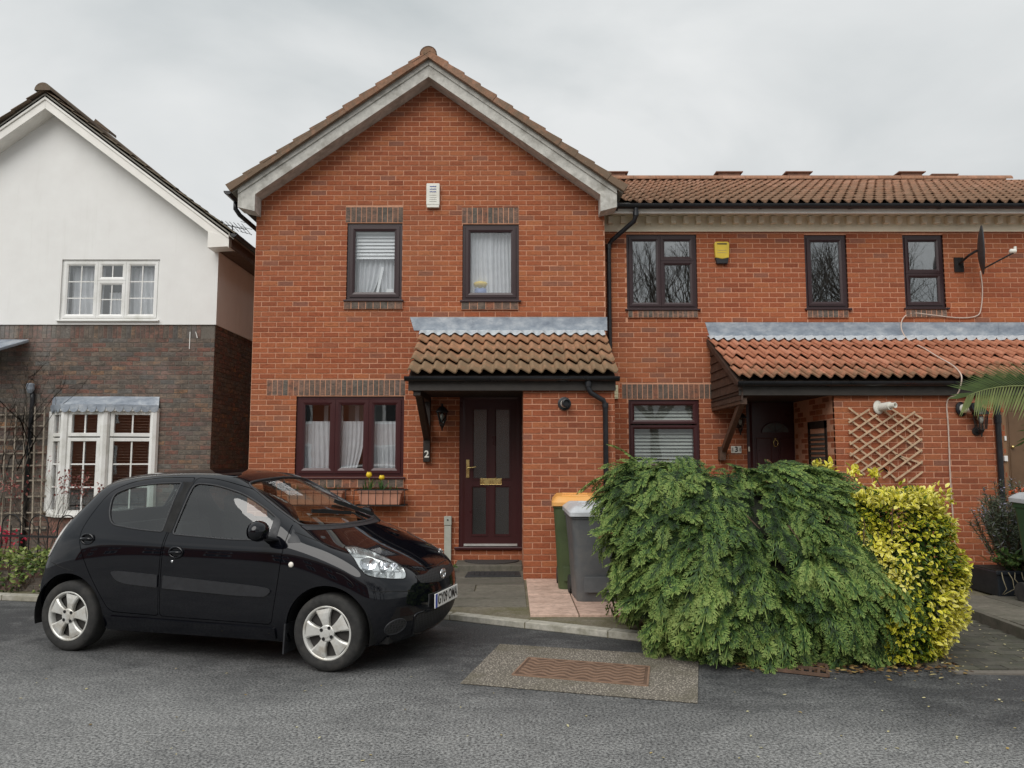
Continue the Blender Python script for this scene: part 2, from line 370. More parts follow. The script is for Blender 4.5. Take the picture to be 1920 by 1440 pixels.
def lay(width, z0, z1, openings, clip=None, bl=.225, ch=.075, first=0, quoin=True):
    """stretcher bond; returns (full bricks, cut bricks) as (u0,u1,za,zb)"""
    full, cut = [], []; k = first; z = z0
    while z < z1-.02:
        ua, ub = (0, width) if clip is None else clip(z+ch)
        if ub-ua > .05:
            u = -(bl/2 if k % 2 else 0)
            while u < ub:
                b0, b1 = max(u, ua), min(u+bl, ub)
                if b1-b0 > .03:
                    j = .0058
                    r = (b0+(0 if b0 <= ua and clip is None else j), b1-(0 if b1 >= ub and clip is None else j), z+j, z+ch-j)
                    ps = [r]
                    for o in openings: ps = [q for p in ps for q in rsub(p, o)]
                    for p in ps:
                        if p[1]-p[0] < .025 or p[3]-p[2] < .018: continue
                        (full if abs(p[1]-p[0]-.2134) < .004 and abs(p[3]-p[2]-.0634) < .003 else cut).append(p)
                u += bl
        z += ch; k += 1
    return full, cut
def sheet(mb, O, U, N, width, z0, z1, openings, n=-.005):
    """the mortar face behind the bricks, with the openings left free and their reveals"""
    us = sorted({0, width, *[min(max(v, 0), width) for o in openings for v in o[:2]]}); zs = sorted({z0, z1, *[min(max(v, z0), z1) for o in openings for v in o[2:]]})
    O, U, N = Vector(O), Vector(U), Vector(N); P = lambda u, z, k=n: (O.x+U.x*u+N.x*k, O.y+U.y*u+N.y*k, z)
    for a, b in zip(us, us[1:]):
        for c, d in zip(zs, zs[1:]):
            m = ((a+b)/2, (c+d)/2)
            if any(o[0] < m[0] < o[1] and o[2] < m[1] < o[3] for o in openings): continue
            mb.quad(P(a, c), P(b, c), P(b, d), P(a, d))
    for o in openings:
        a, b, c, d = o; e = -.14
        for p, q in (((a, c), (b, c)), ((b, c), (b, d)), ((b, d), (a, d)), ((a, d), (a, c))):
            mb.quad(P(*p), P(*q), P(*q, e), P(*p, e))
_bm = {}
def brick_mesh(kind, U, N, w=.2134, h=.0634):
    key = (kind, tuple(round(c, 3) for c in U), round(w, 3), round(h, 3))
    if key not in _bm:
        mb = MB(); brick_box(mb, (0, 0, 0), U, N, -w/2, w/2, -h/2, h/2); _bm[key] = mb.mesh('brick', M[kind+'_obj'])
    return _bm[key]
def place_bricks(parent, rows, kind, limit):
    """rows: list of (O,U,N,full,cut); the ones nearest the camera become bricks of their own, the rest one mesh"""
    allb = []
    for O, U, N, full, cut in rows:
        O, U, N = Vector(O), Vector(U), Vector(N)
        for p in full:
            c = O+U*((p[0]+p[1])/2); c.z = (p[2]+p[3])/2
            vis = -N.dot((c-cam.location).normalized())/(c-cam.location).length
            allb.append((-vis, O, U, N, p, True))
        for p in cut: allb.append((9, O, U, N, p, False))
    allb.sort(key=lambda b: b[0])
    mb = MB()
    for i, (k, O, U, N, p, f) in enumerate(allb):
        j = rng.gauss(0, .0012)
        if f and i < limit:
            c = O+U*((p[0]+p[1])/2)+N*j; c.z = (p[2]+p[3])/2
            inst('brick', brick_mesh(kind, U, N), c, parent)
        else: brick_box(mb, O+N*j, U, N, *p)
    o = mb.build('brickwork', M[kind+'_isl'], parent, fix=False); tag(o, kind='stuff')
def lintel(parent, O, U, N, x0, x1, z0, z1, kind='sold', name='lintel', proud=.0, pitch=.075, mort='mortar'):
    """a row of bricks on end over (or under) an opening; x measured along U from O"""
    O, U, N = Vector(O), Vector(U), Vector(N); e = .004
    mb = MB(); A = O+U*x0; B = O+U*x1
    mb.prism([(A.x+N.x*(proud-e), A.y+N.y*(proud-e), z0), (B.x+N.x*(proud-e), B.y+N.y*(proud-e), z0), (B.x+N.x*(proud-e), B.y+N.y*(proud-e), z1), (A.x+N.x*(proud-e), A.y+N.y*(proud-e), z1)], -N*(.06+proud))
    p = mb.build(name, M[mort], parent)
    n = round((x1-x0)/pitch); w = (x1-x0)/n
    me = brick_mesh(kind, U, N, w-.010, z1-z0-.008)
    for i in range(n):
        c = O+U*(x0+(i+.5)*w)+N*(proud+rng.gauss(0, .001)); c.z = (z0+z1)/2; inst('brick', me, c, p)
    return p
# ------------------------------------------------------------------ windows
def ring(mb, x0, x1, z0, z1, y0, y1, w, wb=None, bev=.012):
    """a mitred frame: outer rectangle, w wide, sloping in towards the glass"""
    wb = wb or w
    o = [(x0,z0), (x1,z0), (x1,z1), (x0,z1)]; m = [(x0+w*.55,z0+wb*.55), (x1-w*.55,z0+wb*.55), (x1-w*.55,z1-w*.55), (x0+w*.55,z1-w*.55)]; i = [(x0+w,z0+wb), (x1-w,z0+wb), (x1-w,z1-w), (x0+w,z1-w)]
    vs = [(a,y1,b) for a,b in o]+[(a,y0,b) for a,b in o]+[(a,y0,b) for a,b in m]+[(a,y0+bev,b) for a,b in i]+[(a,y1,b) for a,b in i]
    fs = []
    for k in range(4):
        n = (k+1) % 4
        for l in range(4): fs.append((l*4+k, l*4+n, (l+1)*4+n, (l+1)*4+k))
        fs.append((16+k, 16+n, n, k))
    mb.add(vs, fs)
def window(parent, x0, x1, z0, z1, Y, cells, mat, glass='glass', fw=.05, sw=.055, sill=True, sillmat=None, name='window', label=None, bars=None, barmat=None):
    """Y is the wall face; cells are (fx0,fx1,fz0,fz1) fractions of the area inside the outer frame; sash in each"""
    w = bpy.data.objects.new(name, None); COL.objects.link(w); w.parent = parent; w.location = Vector(((x0+x1)/2, Y, z0))-wloc(parent)
    if label: w['label'] = label
    yf = Y+.030
    mb = MB(); ring(mb, x0, x1, z0, z1, yf, yf+.07, fw)
    X0, X1, Z0, Z1 = x0+fw*.6, x1-fw*.6, z0+fw*.6, z1-fw*.6
    mb.build('frame', M[mat], w)
    for ci, (a, b, c, d) in enumerate(cells):
        p0, p1, q0, q1 = X0+(X1-X0)*a+.002, X0+(X1-X0)*b-.002, Z0+(Z1-Z0)*c+.002, Z0+(Z1-Z0)*d-.002
        mb = MB(); ring(mb, p0, p1, q0, q1, yf-.014, yf+.05, sw); mb.build('casement', M[mat], w)
        e = sw-.006
        mb = MB(); mb.box(p0+e, p1-e, yf+.012, yf+.018, q0+e, q1-e); mb.build('pane', M[glass], w)
        if bars:
            nx, nz = bars[ci]; mb = MB()
            for i in range(1, nx): xx = p0+e+(p1-p0-2*e)*i/nx; mb.box(xx-.009, xx+.009, yf+.006, yf+.012, q0+e, q1-e)
            for i in range(1, nz): zz_ = q0+e+(q1-q0-2*e)*i/nz; mb.box(p0+e, p1-e, yf+.007, yf+.0115, zz_-.009, zz_+.009)
            if nx+nz > 2: mb.build('glazing_bar', M[barmat or mat], w)
    if sill:
        mb = MB(); mb.prism([(x0-.03, Y-.045, z0-.030), (x0-.03, Y-.045, z0-.006), (x0-.03, Y+.06, z0+.004), (x0-.03, Y+.06, z0-.030)], (x1-x0+.06, 0, 0)); mb.build('sill', M[sillmat or mat], w, bevel=.004)
    return w
def curtain(w, x0, x1, z0, z1, y, mat, folds=9, amp=.025, seed=0, gather=0, name='curtain'):
    mb = MB(); n = folds*8; rr = random.Random(seed); ph = [rr.uniform(-.7, .7) for _ in range(n+1)]; m = 8; vs = []
    for j in range(m+1):
        t = j/m
        for i in range(n+1):
            s = i/n; xx = x0+(x1-x0)*s
            if gather: xx += gather*(t**2)*(s)*(x0-x1)
            yy = y+amp*math.sin(2*math.pi*folds*s+ph[i]*.5+1.2*math.sin(3*t+i*.05))*(.6+.4*t)
            vs.append((xx, yy, z1+(z0-z1)*t))
    mb.add(vs, [(j*(n+1)+i, j*(n+1)+i+1, (j+1)*(n+1)+i+1, (j+1)*(n+1)+i) for j in range(m) for i in range(n)])
    return mb.build(name, M[mat], w, smooth=True, fix=False)
def blind(w, x0, x1, z0, z1, y, mat, pitch=.045, tilt=35, name='blind'):
    mb = MB(); z = z1; s = pitch*.55
    mb.box(x0, x1, y-.02, y+.03, z1, z1+.04)
    while z > z0:
        c, d = math.cos(R(tilt))*s, math.sin(R(tilt))*s
        mb.prism([(x0, y-c, z-d), (x0, y-c, z-d+.003), (x0, y+c, z+d+.003), (x0, y+c, z+d)], (x1-x0, 0, 0)); z -= pitch
    return mb.build(name, M[mat], w, fix=False)
t = NT('net_curtain'); t.n.remove(t.p)
df = t.n.new('ShaderNodeBsdfDiffuse'); tl = t.n.new('ShaderNodeBsdfTranslucent'); a = t.n.new('ShaderNodeMixShader'); a.inputs[0].default_value = .35
c = t.ramp(t.noise(9, 3), [(.3, (.80,.81,.82)), (.7, (.90,.91,.92))]); t.L(c, df.inputs[0]); t.L(c, tl.inputs[0]); t.L(df.outputs[0], a.inputs[1]); t.L(tl.outputs[0], a.inputs[2]); t.L(a.outputs[0], t.out.inputs[0]); M['net'] = t.m
M['blind_white'] = plain('white_blind', (.78,.79,.78), .5, .05, 4, 0)
M['blind_wood'] = plain('wooden_blind', (.20,.145,.105), .5, .2, 12, 0)
M['blind_grey'] = plain('grey_blind', (.40,.43,.40), .45, .1, 4, 0)
M['room'] = plain('room_wall', (.30,.28,.25), .9, .1, 2, 0)
# ------------------------------------------------------------------ roofs
def pantile(name, mat, w, l, amp=.024, th=.016, lift=.022, seg=9):
    """one S-profile tile lying along +y (up the slope), its tail at y=0; local z is the roof normal"""
    mb = MB(); prof = []
    for i in range(seg+1):
        t_ = i/seg; prof.append((t_*w*1.10, amp*math.sin(2*math.pi*(t_*1.05-.02))+amp*.25*math.sin(4*math.pi*t_)))
    vs = []
    for y, dz in ((0, lift), (l, 0)):
        vs += [(x, y, z+dz) for x, z in prof]
    vs += [(x, 0, z+lift-th) for x, z in prof]
    n = seg+1
    fs = [(i, i+1, n+i+1, n+i) for i in range(seg)]+[(2*n+i, 2*n+i+1, i+1, i) for i in range(seg)]+[(2*n, 0, n)]+[(2*n+seg, n+seg, seg)]
    mb.add(vs, fs); me = mb.mesh(name, mat)
    me.polygons.foreach_set('use_smooth', [True]*seg+[False]*(seg+2)); return me
def tile_slope(parent, p0, xdir, up, width, length, cw, gauge, mats, limit=300, seed=1, name='roof_tile', skip=None, lift=.022, amp=.024, order=None):
    """p0: lower corner of the slope; xdir along the eaves; up: unit vector up the slope. mats = (single, joined)"""
    p0, xd, up = Vector(p0), Vector(xdir).normalized(), Vector(up).normalized(); nz = xd.cross(up)
    rot = Matrix((xd, up, nz)).transposed(); e = rot.to_euler()
    nx, ny = round(width/cw), max(1, round(length/gauge)); cw = width/nx; gauge = length/ny
    me = pantile(name, mats[0], cw, gauge*1.12, amp, lift=lift); rr = random.Random(seed)
    cand = []
    for j in range(ny):
        for i in range(nx):
            c = p0+xd*(i*cw)+up*(j*gauge)+nz*rr.gauss(0, .002)
            if skip and skip(c): continue
            cand.append((c, j, i))
    cand.sort(key=(order or (lambda q: q[0].y)))
    big = MB()
    src = [tuple(v.co) for v in me.vertices]; sf = [tuple(p.vertices) for p in me.polygons]
    for k, (c, j, i) in enumerate(cand):
        e2 = (e.x+rr.gauss(0, .008), e.y+rr.gauss(0, .006), e.z+rr.gauss(0, .006))
        if k < limit: inst(name, me, c, parent, rot=e2)
        else:
            big.add([c+rot @ Vector(v) for v in src], sf)
    if big.v:
        o = big.build(name+'_field', mats[1], parent, fix=False); tag(o, kind='stuff'); o.data.polygons.foreach_set('use_smooth', [True]*len(o.data.polygons)); o.data.set_sharp_from_angle(angle=R(50))
    return nz
def gutter(parent, x0, x1, y, z, r=.058, name='gutter', brackets=0, mat='black_plastic', fas=True, axis='x', joints=()):
    """half-round gutter; y is the fascia face it hangs on (axis x)"""
    mb = MB(); n = 10; pts = [(math.cos(math.pi+math.pi*k/n), math.sin(math.pi+math.pi*k/n)) for k in range(n+1)]
    vs = []
    for xx in (x0, x1):
        for s in (1, .88):
            for a, b in pts: vs.append((xx, y-r+a*r*s, z+b*r*s) if axis == 'x' else (y-r+a*r*s, xx, z+b*r*s))
    m = n+1; fs = []
    for k in range(n):
        fs += [(k, k+1, 2*m+k+1, 2*m+k), (m+k, m+k+1, 3*m+k+1, 3*m+k)]
        fs += [(k, k+1, m+k+1, m+k), (2*m+k, 2*m+k+1, 3*m+k+1, 3*m+k)]
    fs += [(0, m, 3*m, 2*m), (n, m+n, 3*m+n, 2*m+n), tuple(range(m)), tuple(range(2*m, 3*m))]
    mb.add(vs, fs)
    for b in joints:
        vs = [((xx, y-r+a*r*1.1, z+c*r*1.1) if axis == 'x' else (y-r+a*r*1.1, xx, z+c*r*1.1)) for xx in (b-.02, b+.02) for a, c in pts]
        mb.add(vs, [(k, k+1, m+k+1, m+k) for k in range(n)]+[tuple(range(m)), tuple(range(m, 2*m))])
    return mb.build(name, M[mat], parent, smooth=False)
# ------------------------------------------------------------------ brick gable house, number 2
M['wood_weathered'] = plain('weathered_white_paint', (.54,.53,.49), .8, .2, 9, .4, grime=(.30,.285,.25), gscale=5)
M['soffit'] = plain('soffit_board', (.30,.285,.25), .8, .15, 6, .2)
M['wood_dark'] = plain('dark_stained_wood', (.022,.015,.011), .6, .3, 20, .3)
M['fascia_brown'] = plain('brown_fascia', (.035,.029,.024), .5, .25, 6, .1)
t = NT('lead_flashing'); c = t.ramp(t.noise(5, 6, .7, stretch=(1, 1, 2)), [(.25, (.16,.19,.24)), (.5, (.30,.34,.39)), (.72, (.50,.53,.56))])
t.color(c); t.set(Roughness=.55, Metallic=.25); t.bump(t.noise(12, 5), .4, .01); M['lead'] = t.m
t = NT('lead_dressed'); c = t.ramp(t.noise(9, 6, .7), [(.25, (.34,.38,.42)), (.6, (.56,.59,.61))]); t.color(c); t.set(Roughness=.6, Metallic=.1); t.bump(t.noise(25, 5), .4, .01); M['lead_pale'] = t.m
OLD = [(0, (.30,.15,.085)), (.3, (.40,.205,.115)), (.6, (.34,.175,.10)), (1, (.43,.22,.13))]
NEW = [(0, (.37,.155,.09)), (.35, (.44,.19,.115)), (.7, (.40,.17,.10)), (1, (.48,.22,.14))]
MAIN = [(0, (.28,.14,.085)), (.4, (.36,.19,.12)), (.7, (.32,.165,.10)), (1, (.42,.23,.155))]
for md in ('obj', 'isl'):
    M['tile_old_'+md] = tile_mat('weathered_tile_'+md, OLD, md, (.20,.145,.088), .42, 2.6, 3.3)
    M['tile_new_'+md] = tile_mat('orange_tile_'+md, NEW, md, (.20,.125,.075), .05, 2.55, 3.0)
    M['tile_main_'+md] = tile_mat('main_roof_tile_'+md, MAIN, md, (.20,.13,.085), .35, 5.2, 7.2)
    M['tile_gable_'+md] = tile_mat('gable_roof_tile_'+md, MAIN, md, (.155,.12,.085), .7, 5.2, 7.4)
DA, XL, XR = 10.95, -3.73, 1.35
AX, AZ, EZ = -1.205, 7.30, 5.36                    # ridge of the verge board, eaves height
SL = (AZ-EZ)/(AX+3.93)
h2 = thing('gable_house', ((XL+XR)/2, DA, 0), 'red brick house with tall front gable, grey verge boards and plum front door', 'house')
wall = MB()
op = {k: rect(*r, DA) for k, r in dict(w1=(650,418,754,562), w2=(867,420,973,563), gw=(554,743,757,894), door=(861,738,979,1030)).items()}
OPN = [(a-XL, b-XL, c, d) for a, b, c, d in op.values()]
O, U, N = Vector((XL, DA, 0)), Vector((1, 0, 0)), Vector((0, -1, 0)); WD = XR-XL
l1 = rect(648, 388, 756, 417, DA); l2 = rect(866, 389, 973, 419, DA); lg = rect(500, 712, 760, 742, DA); s1 = rect(645, 566, 755, 580, DA); s2 = rect(865, 566, 972, 581, DA); sg = rect(556, 898, 757, 914, DA)
LINT = [l1, l2, lg, s1, s2, sg]
sheet(wall, O, U, N, WD, 0, 5.14, OPN)
# gable triangle of mortar, sides, back
gz = lambda x_: AZ-.10-SL*abs(x_-AX)-.05
wall.add([(XL, DA+.005, 5.14), (XR, DA+.005, 5.14), (XR, DA+.005, gz(XR)), (AX, DA+.005, gz(AX)), (XL, DA+.005, gz(XL))], [(0,1,2,3,4)])
wall.quad((XL, DA+.005, 0), (XL, DA+8, 0), (XL, DA+8, gz(XL)), (XL, DA+.005, gz(XL)))
wall.quad((XR, DA+.005, 0), (XR, DA+8, 0), (XR, DA+8, gz(XR)), (XR, DA+.005, gz(XR)))
wall.quad((XL, DA+8, 0), (XR, DA+8, 0), (XR, DA+8, 6.5), (XL, DA+8, 6.5))
# the meter cupboard beside the door stands forward under the porch roof
BX0, BX1, BY = .142, 1.30, 9.72
sheet(wall, (BX0, BY, 0), U, N, BX1-BX0, 0, 2.55, [])
wall.quad((BX0, BY+.005, 0), (BX0, DA, 0), (BX0, DA, 2.9), (BX0, BY+.005, 2.55)); wall.quad((BX1, BY+.005, 0), (BX1, DA, 0), (BX1, DA, 2.9), (BX1, BY+.005, 2.55))
wo = wall.build('wall', M['mortar'], h2, fix=False)
clip = lambda z: (0, WD) if z < 5.1 else (max(0, AX-XL-(AZ-.14-z)/SL), min(WD, AX-XL+(AZ-.14-z)/SL))
LO = [(a-XL, b-XL, c, d) for a, b, c, d in LINT]
full, cut = lay(WD, .055, 7.1, OPN+LO, clip)
bf, bc = lay(BX1-BX0, .057, 2.5, [], None)
rows = [(O, U, N, full, cut), (Vector((BX0, BY, 0)), U, N, bf, bc)]
sf_, sc_ = lay(DA-BY-.06, .057, 2.5, [], None, first=1)
rows.append((Vector((BX1, BY+.03, 0)), Vector((0, 1, 0)), Vector((1, 0, 0)), [], sf_+sc_)); rows.append((Vector((BX0, DA-.03, 0)), Vector((0, -1, 0)), Vector((-1, 0, 0)), [], sf_+sc_))
rf_, rc_ = lay(.42, .055, 5.1, [], None, first=1)
rows.append((Vector((XR, DA+.06, 0)), Vector((0, 1, 0)), Vector((1, 0, 0)), [], rf_+rc_))
rl_, rcl_ = lay(3.0, .055, 5.3, [], None, first=1); rows.append((Vector((XL, DA+3.06, 0)), Vector((0, -1, 0)), Vector((-1, 0, 0)), [], rl_+rcl_))
place_bricks(wo, rows, 'red', 300)
OO = Vector((0, DA, 0))
for (a, b, c, d) in (l1, l2, lg): lintel(h2, OO, U, N, a, b, c, d)
for (a, b, c, d) in (s1, s2, sg): lintel(h2, OO, U, N, a, b, c, d, name='brick_sill', proud=.028, pitch=.112)
# rooms behind the windows
mb = MB(); mb.box(XL+.12, XR-.12, DA+2.6, DA+2.7, 0, 5.2); mb.box(XL+.12, XR-.12, DA+.12, DA+2.6, 2.62, 2.86); mb.box(XL+.12, XR-.12, DA+.12, DA+2.6, -.05, .1); mb.box(-.95, -.85, DA+.12, DA+2.6, .1, 5.2); mb.box(XL+.12, XR-.12, DA+.12, DA+2.6, 5.2, 5.3)
mb.build('room', M['room'], h2)
# windows
a, b, c, d = op['w1']; w = window(h2, a, b, c, d, DA, [(0,1,0,1)], 'upvc_brown', fw=.07, sw=.072, label='upstairs window with a half raised white blind')
blind(w, a+.12, b-.12, d-.50, d-.12, DA+.12, 'blind_white', .052, 62)
curtain(w, a+.12, a+.50, c+.08, d-.42, DA+.19, 'net', 5, .03, 1, .45); curtain(w, b-.34, b-.10, c+.08, d-.42, DA+.19, 'net', 4, .03, 2, .1)
mb = MB(); mb.bar((a+.42, DA+.15, c+.10), (a+.50, DA+.15, c+.52), .04, .01); mb.box(b-.24, b-.14, DA+.13, DA+.16, c+.10, c+.19); mb.build('ornament', M['blind_white'], w)
a, b, c, d = op['w2']; w = window(h2, a, b, c, d, DA, [(0,1,0,1)], 'upvc_brown', fw=.07, sw=.072, label='upstairs window hung with white net curtains')
curtain(w, a+.10, (a+b)/2+.02, c+.08, d-.10, DA+.15, 'net', 5, .022, 3); curtain(w, (a+b)/2-.01, b-.10, c+.08, d-.10, DA+.17, 'net', 6, .03, 4)
mb = MB(); mb.lathe([(.02, 0), (.085, .03), (.12, .07), (.10, .10), (.03, .12)], ((a+.26), DA+.19, c+.20), n=14); mb.build('ornament', plain('yellow_ornament', (.75,.55,.10), .5), w, smooth=True)
mb = MB(); mb.lathe([(.075, 0), (.10, .05), (.095, .12)], ((a+.26), DA+.19, c+.08), n=14); mb.build('ornament', plain('blue_ornament', (.16,.22,.42), .5), w, smooth=True)
a, b, c, d = op['gw']; w = window(h2, a, b, c, d, DA, [(0,.352,0,1), (.352,.682,0,1), (.682,1,0,1)], 'upvc_plum', fw=.075, sw=.075, label='wide three light window with half height net curtains')
for i, (p, q) in enumerate(((.03,.33), (.36,.63), (.68,.97))):
    curtain(w, a+(b-a)*p, a+(b-a)*q, c+.09, c+.09+.70, DA+.14, 'net', 7, .016, 10+i, .30 if i == 1 else (.0))
mb = MB()
for p in (.20, .345, .50, .655, .76): mb.box(a+(b-a)*p-.03, a+(b-a)*p+.03, DA+.5, DA+.52, c+.5, d-.1)
mb.build('window_bar', M['blind_white'], w)
mb = MB(); mb.box(a+(b-a)*.36, a+(b-a)*.66, DA+1.6, DA+1.62, c+.6, d-.14)
blind(w, a+.62, a+1.12, c+.75, d-.12, DA+.62, 'blind_grey', .04, 80)
# front door
a, b, c, d = op['door']; dr = bpy.data.objects.new('front_door', None); COL.objects.link(dr); dr.parent = h2; dr.location = Vector(((a+b)/2, DA, c))-wloc(h2); dr['label'] = 'plum front door with four dark obscured glass panes and brass letterbox'
mb = MB(); ring(mb, a, b, c, d, DA+.02, DA+.10, .085, .05); mb.build('frame', M['upvc_plum'], dr)
px = lambda u, v: W(u, v, DA)
P = [rect(886, 766, 914, 899, DA), rect(928, 766, 957, 899, DA), rect(884, 912, 913, 1004, DA), rect(927, 912, 956, 1004, DA)]
mb = MB(); lo = (a+.075, b-.075, c+.04, d-.08); ps = [lo]
for q in P: ps = [k for p in ps for k in rsub(p, q)]
for p in ps: mb.box(p[0], p[1], DA+.030, DA+.075, p[2], p[3])
mb.build('leaf', M['upvc_plum'], dr)
for q in P:
    mb = MB(); ring(mb, q[0]-.012, q[1]+.012, q[2]-.012, q[3]+.012, DA+.020, DA+.036, .026); mb.build('moulding', M['upvc_plum'], dr)
    mb = MB(); mb.box(q[0], q[1], DA+.045, DA+.052, q[2], q[3]); mb.build('pane', M['glass_obscure'], dr)
M['brass'] = plain('brass', (.72,.56,.24), .28, .1, 8, 0, metal=.9)
q = rect(900, 897, 941, 909, DA); mb = MB(); ring(mb, q[0], q[1], q[2], q[3], DA+.014, DA+.03, .012); mb.box(q[0]+.012, q[1]-.012, DA+.018, DA+.03, q[2]+.012, q[3]-.012); mb.build('letterbox', M['brass'], dr, bevel=.002)
q = rect(874, 862, 880, 896, DA); mb = MB(); mb.box(q[0], q[1], DA+.012, DA+.03, q[2], q[3]); zc = q[2]+(q[3]-q[2])*.55; mb.tube([((q[0]+q[1])/2, DA+.02, zc), ((q[0]+q[1])/2, DA-.03, zc), (q[1]+.03, DA-.035, zc+.005), (q[1]+.10, DA-.03, zc+.015)], .009, 8); mb.build('handle', M['brass'], dr, bevel=.003)
mb = MB(); mb.box(a+.07, b-.07, DA+.005, DA+.03, c+.045, c+.075); mb.build('threshold', plain('aluminium', (.6,.6,.58), .4, .1, 9, 0, metal=.5), dr)
mb = MB(); mb.box(a-.06, b+.004, DA-.05, DA+.05, c-.0, c+.035); mb.build('sill', M['upvc_plum'], dr, bevel=.006)
# doorstep and mats
mb = MB(); mb.box(a-.02, b-.005, 10.42, DA-.01, .02, .135); step = mb.build('doorstep', M['york'], h2, bevel=.012)
# roof: two slopes of tiles running back from the gable
RFY, RBY = 10.58, 18.5
roof = bpy.data.objects.new('roof', None); COL.objects.link(roof); roof.parent = h2; roof.location = Vector((AX, RFY, EZ))-wloc(h2)
mb = MB(); e = .06
for sx in (-1, 1):
    x1_ = AX+sx*2.78; z1_ = AZ+.03-SL*2.78
    mb.prism([(AX, RFY+.05, AZ+.03), (x1_, RFY+.05, z1_), (x1_, RFY+.05, z1_-.05), (AX, RFY+.05, AZ-.02)], (0, RBY-RFY, 0))
mb.build('underlay', M['soffit'], roof)
slen = math.hypot(2.79, SL*2.79)
for sx in (-1, 1):
    up = Vector((-sx, 0, SL)).normalized(); xd = Vector((0, -sx, 0)) if sx < 0 else Vector((0, -1, 0))
    lowp = Vector((AX+sx*2.79, 0, AZ+.06-SL*2.79))
    xd = Vector((0, -1, 0)) if sx < 0 else Vector((0, 1, 0))
    # local frame: xd x up must point up
    if xd.cross(up).z < 0: xd = -xd
    p0 = lowp+Vector((0, RBY if xd.y < 0 else RFY, 0))
    tile_slope(roof, p0, xd, up, RBY-RFY, slen, .16, .345, (M['tile_gable_obj'], M['tile_gable_isl']), 40, 3+sx, lift=.03)
M['ridge_tile'] = tile_mat('ridge_tile', MAIN, 'obj', (.13,.105,.07), .7, 6.8, 7.6)
rt = MB(); prof = [(math.cos(math.pi*k/10)*.125, math.sin(math.pi*k/10)*.125) for k in range(11)]
vs = [(x_, y_, z_) for y_ in (0, .44) for x_, z_ in prof]+[(x_*.86, y_, z_*.86-.002) for y_ in (0, .44) for x_, z_ in prof]
rt.add(vs, [(k, k+1, 12+k, 11+k) for k in range(10)]+[(22+k, 23+k, k+1, k) for k in range(10)]+[tuple(range(0, 11))])
rme = rt.mesh('ridge_tile', M['ridge_tile'], smooth=False)
y_ = RFY-.01; i = 0
while y_ < RBY: inst('ridge_tile', rme, (AX, y_, AZ+.04+.004*(i % 2)), roof); y_ += .43; i += 1
# verge: the stepped edge of each tile course, seen from the front
cl_ = slen/12; hh_ = .075
for sx in (-1, 1):
    vt = MB(); m_ = -sx
    vt.prism([(-.02*m_, 0, -.035), ((cl_+.02)*m_, 0, -.035), ((cl_+.02)*m_, 0, hh_*.60), (-.02*m_, 0, hh_)], (0, .16, 0)); vme = vt.mesh('verge_tile', M['tile_gable_obj'])
    up = Vector((-sx, 0, SL)).normalized(); an_ = math.atan2(up.z, abs(up.x))
    for k in range(12):
        p = Vector((AX+sx*2.79, RFY-.015+rng.uniform(-.006, .006), AZ+.04-SL*2.79))+up*(cl_*k)
        inst('verge_tile', vme, p, roof, rot=(0, sx*an_+rng.gauss(0, .006), 0))
# verge boards with a moulded edge, soffit and boxed ends
BYF = 10.66
for sx in (-1, 1):
    n_ = Vector((sx*SL, 0, 1)).normalized(); top = Vector((AX, BYF, AZ-.01)); end = top+Vector((sx*2.70, 0, -SL*2.70))
    hh = Vector((0, 0, -.245)); h1 = Vector((0, 0, -.085))
    mb = MB(); mb.prism([top, end, end+hh, top+hh], (0, .03, 0)); mb.build('verge_board', M['wood_weathered'], h2, bevel=.004)
    mb = MB(); o = Vector((0, -.022, .012)); mb.prism([top+o, end+o, end+h1+o, top+h1+o], (0, .022, 0)); mb.build('verge_moulding', M['wood_weathered'], h2, bevel=.006)
    o2 = Vector((0, .031, -.235)); mb = MB(); mb.prism([top+o2, end+o2, end+o2+Vector((0, 0, .02)), top+o2+Vector((0, 0, .02))], (0, DA-BYF-.03, 0)); mb.build('soffit', M['wood_weathered'], h2)
    # boxed eaves end
    xe = end.x; xi = XL+.07 if sx < 0 else XR-.09; zb = end.z-.30
    poly = [(xe, BYF-.003, end.z-.02), (xe, BYF-.003, zb+.04), (xi, BYF-.003, zb-.02), (xi, BYF-.003, end.z+SL*abs(xe-xi)-.20)]
    if sx > 0: poly = poly[::-1]
    mb = MB(); mb.prism(poly, (0, DA-BYF-.008, 0)); mb.build('eaves_box', M['wood_weathered'], h2, bevel=.004)
gutter(h2, BYF-.02, RBY, AX-2.78, EZ-.02, .06, axis='y', name='gutter')
mb = MB(); gx = AX-2.86
mb.tube([(gx, 11.02, EZ-.05), (gx, 11.02, EZ-.16), (gx+.05, 11.06, EZ-.24), (XL-.14, 11.35, EZ-.36), (XL-.06, 11.75, EZ-.46), (XL-.06, 11.80, EZ-.55), (XL-.06, 11.80, .06)], .034, 10); mb.build('drainpipe', M['black_plastic'], h2, smooth=True)
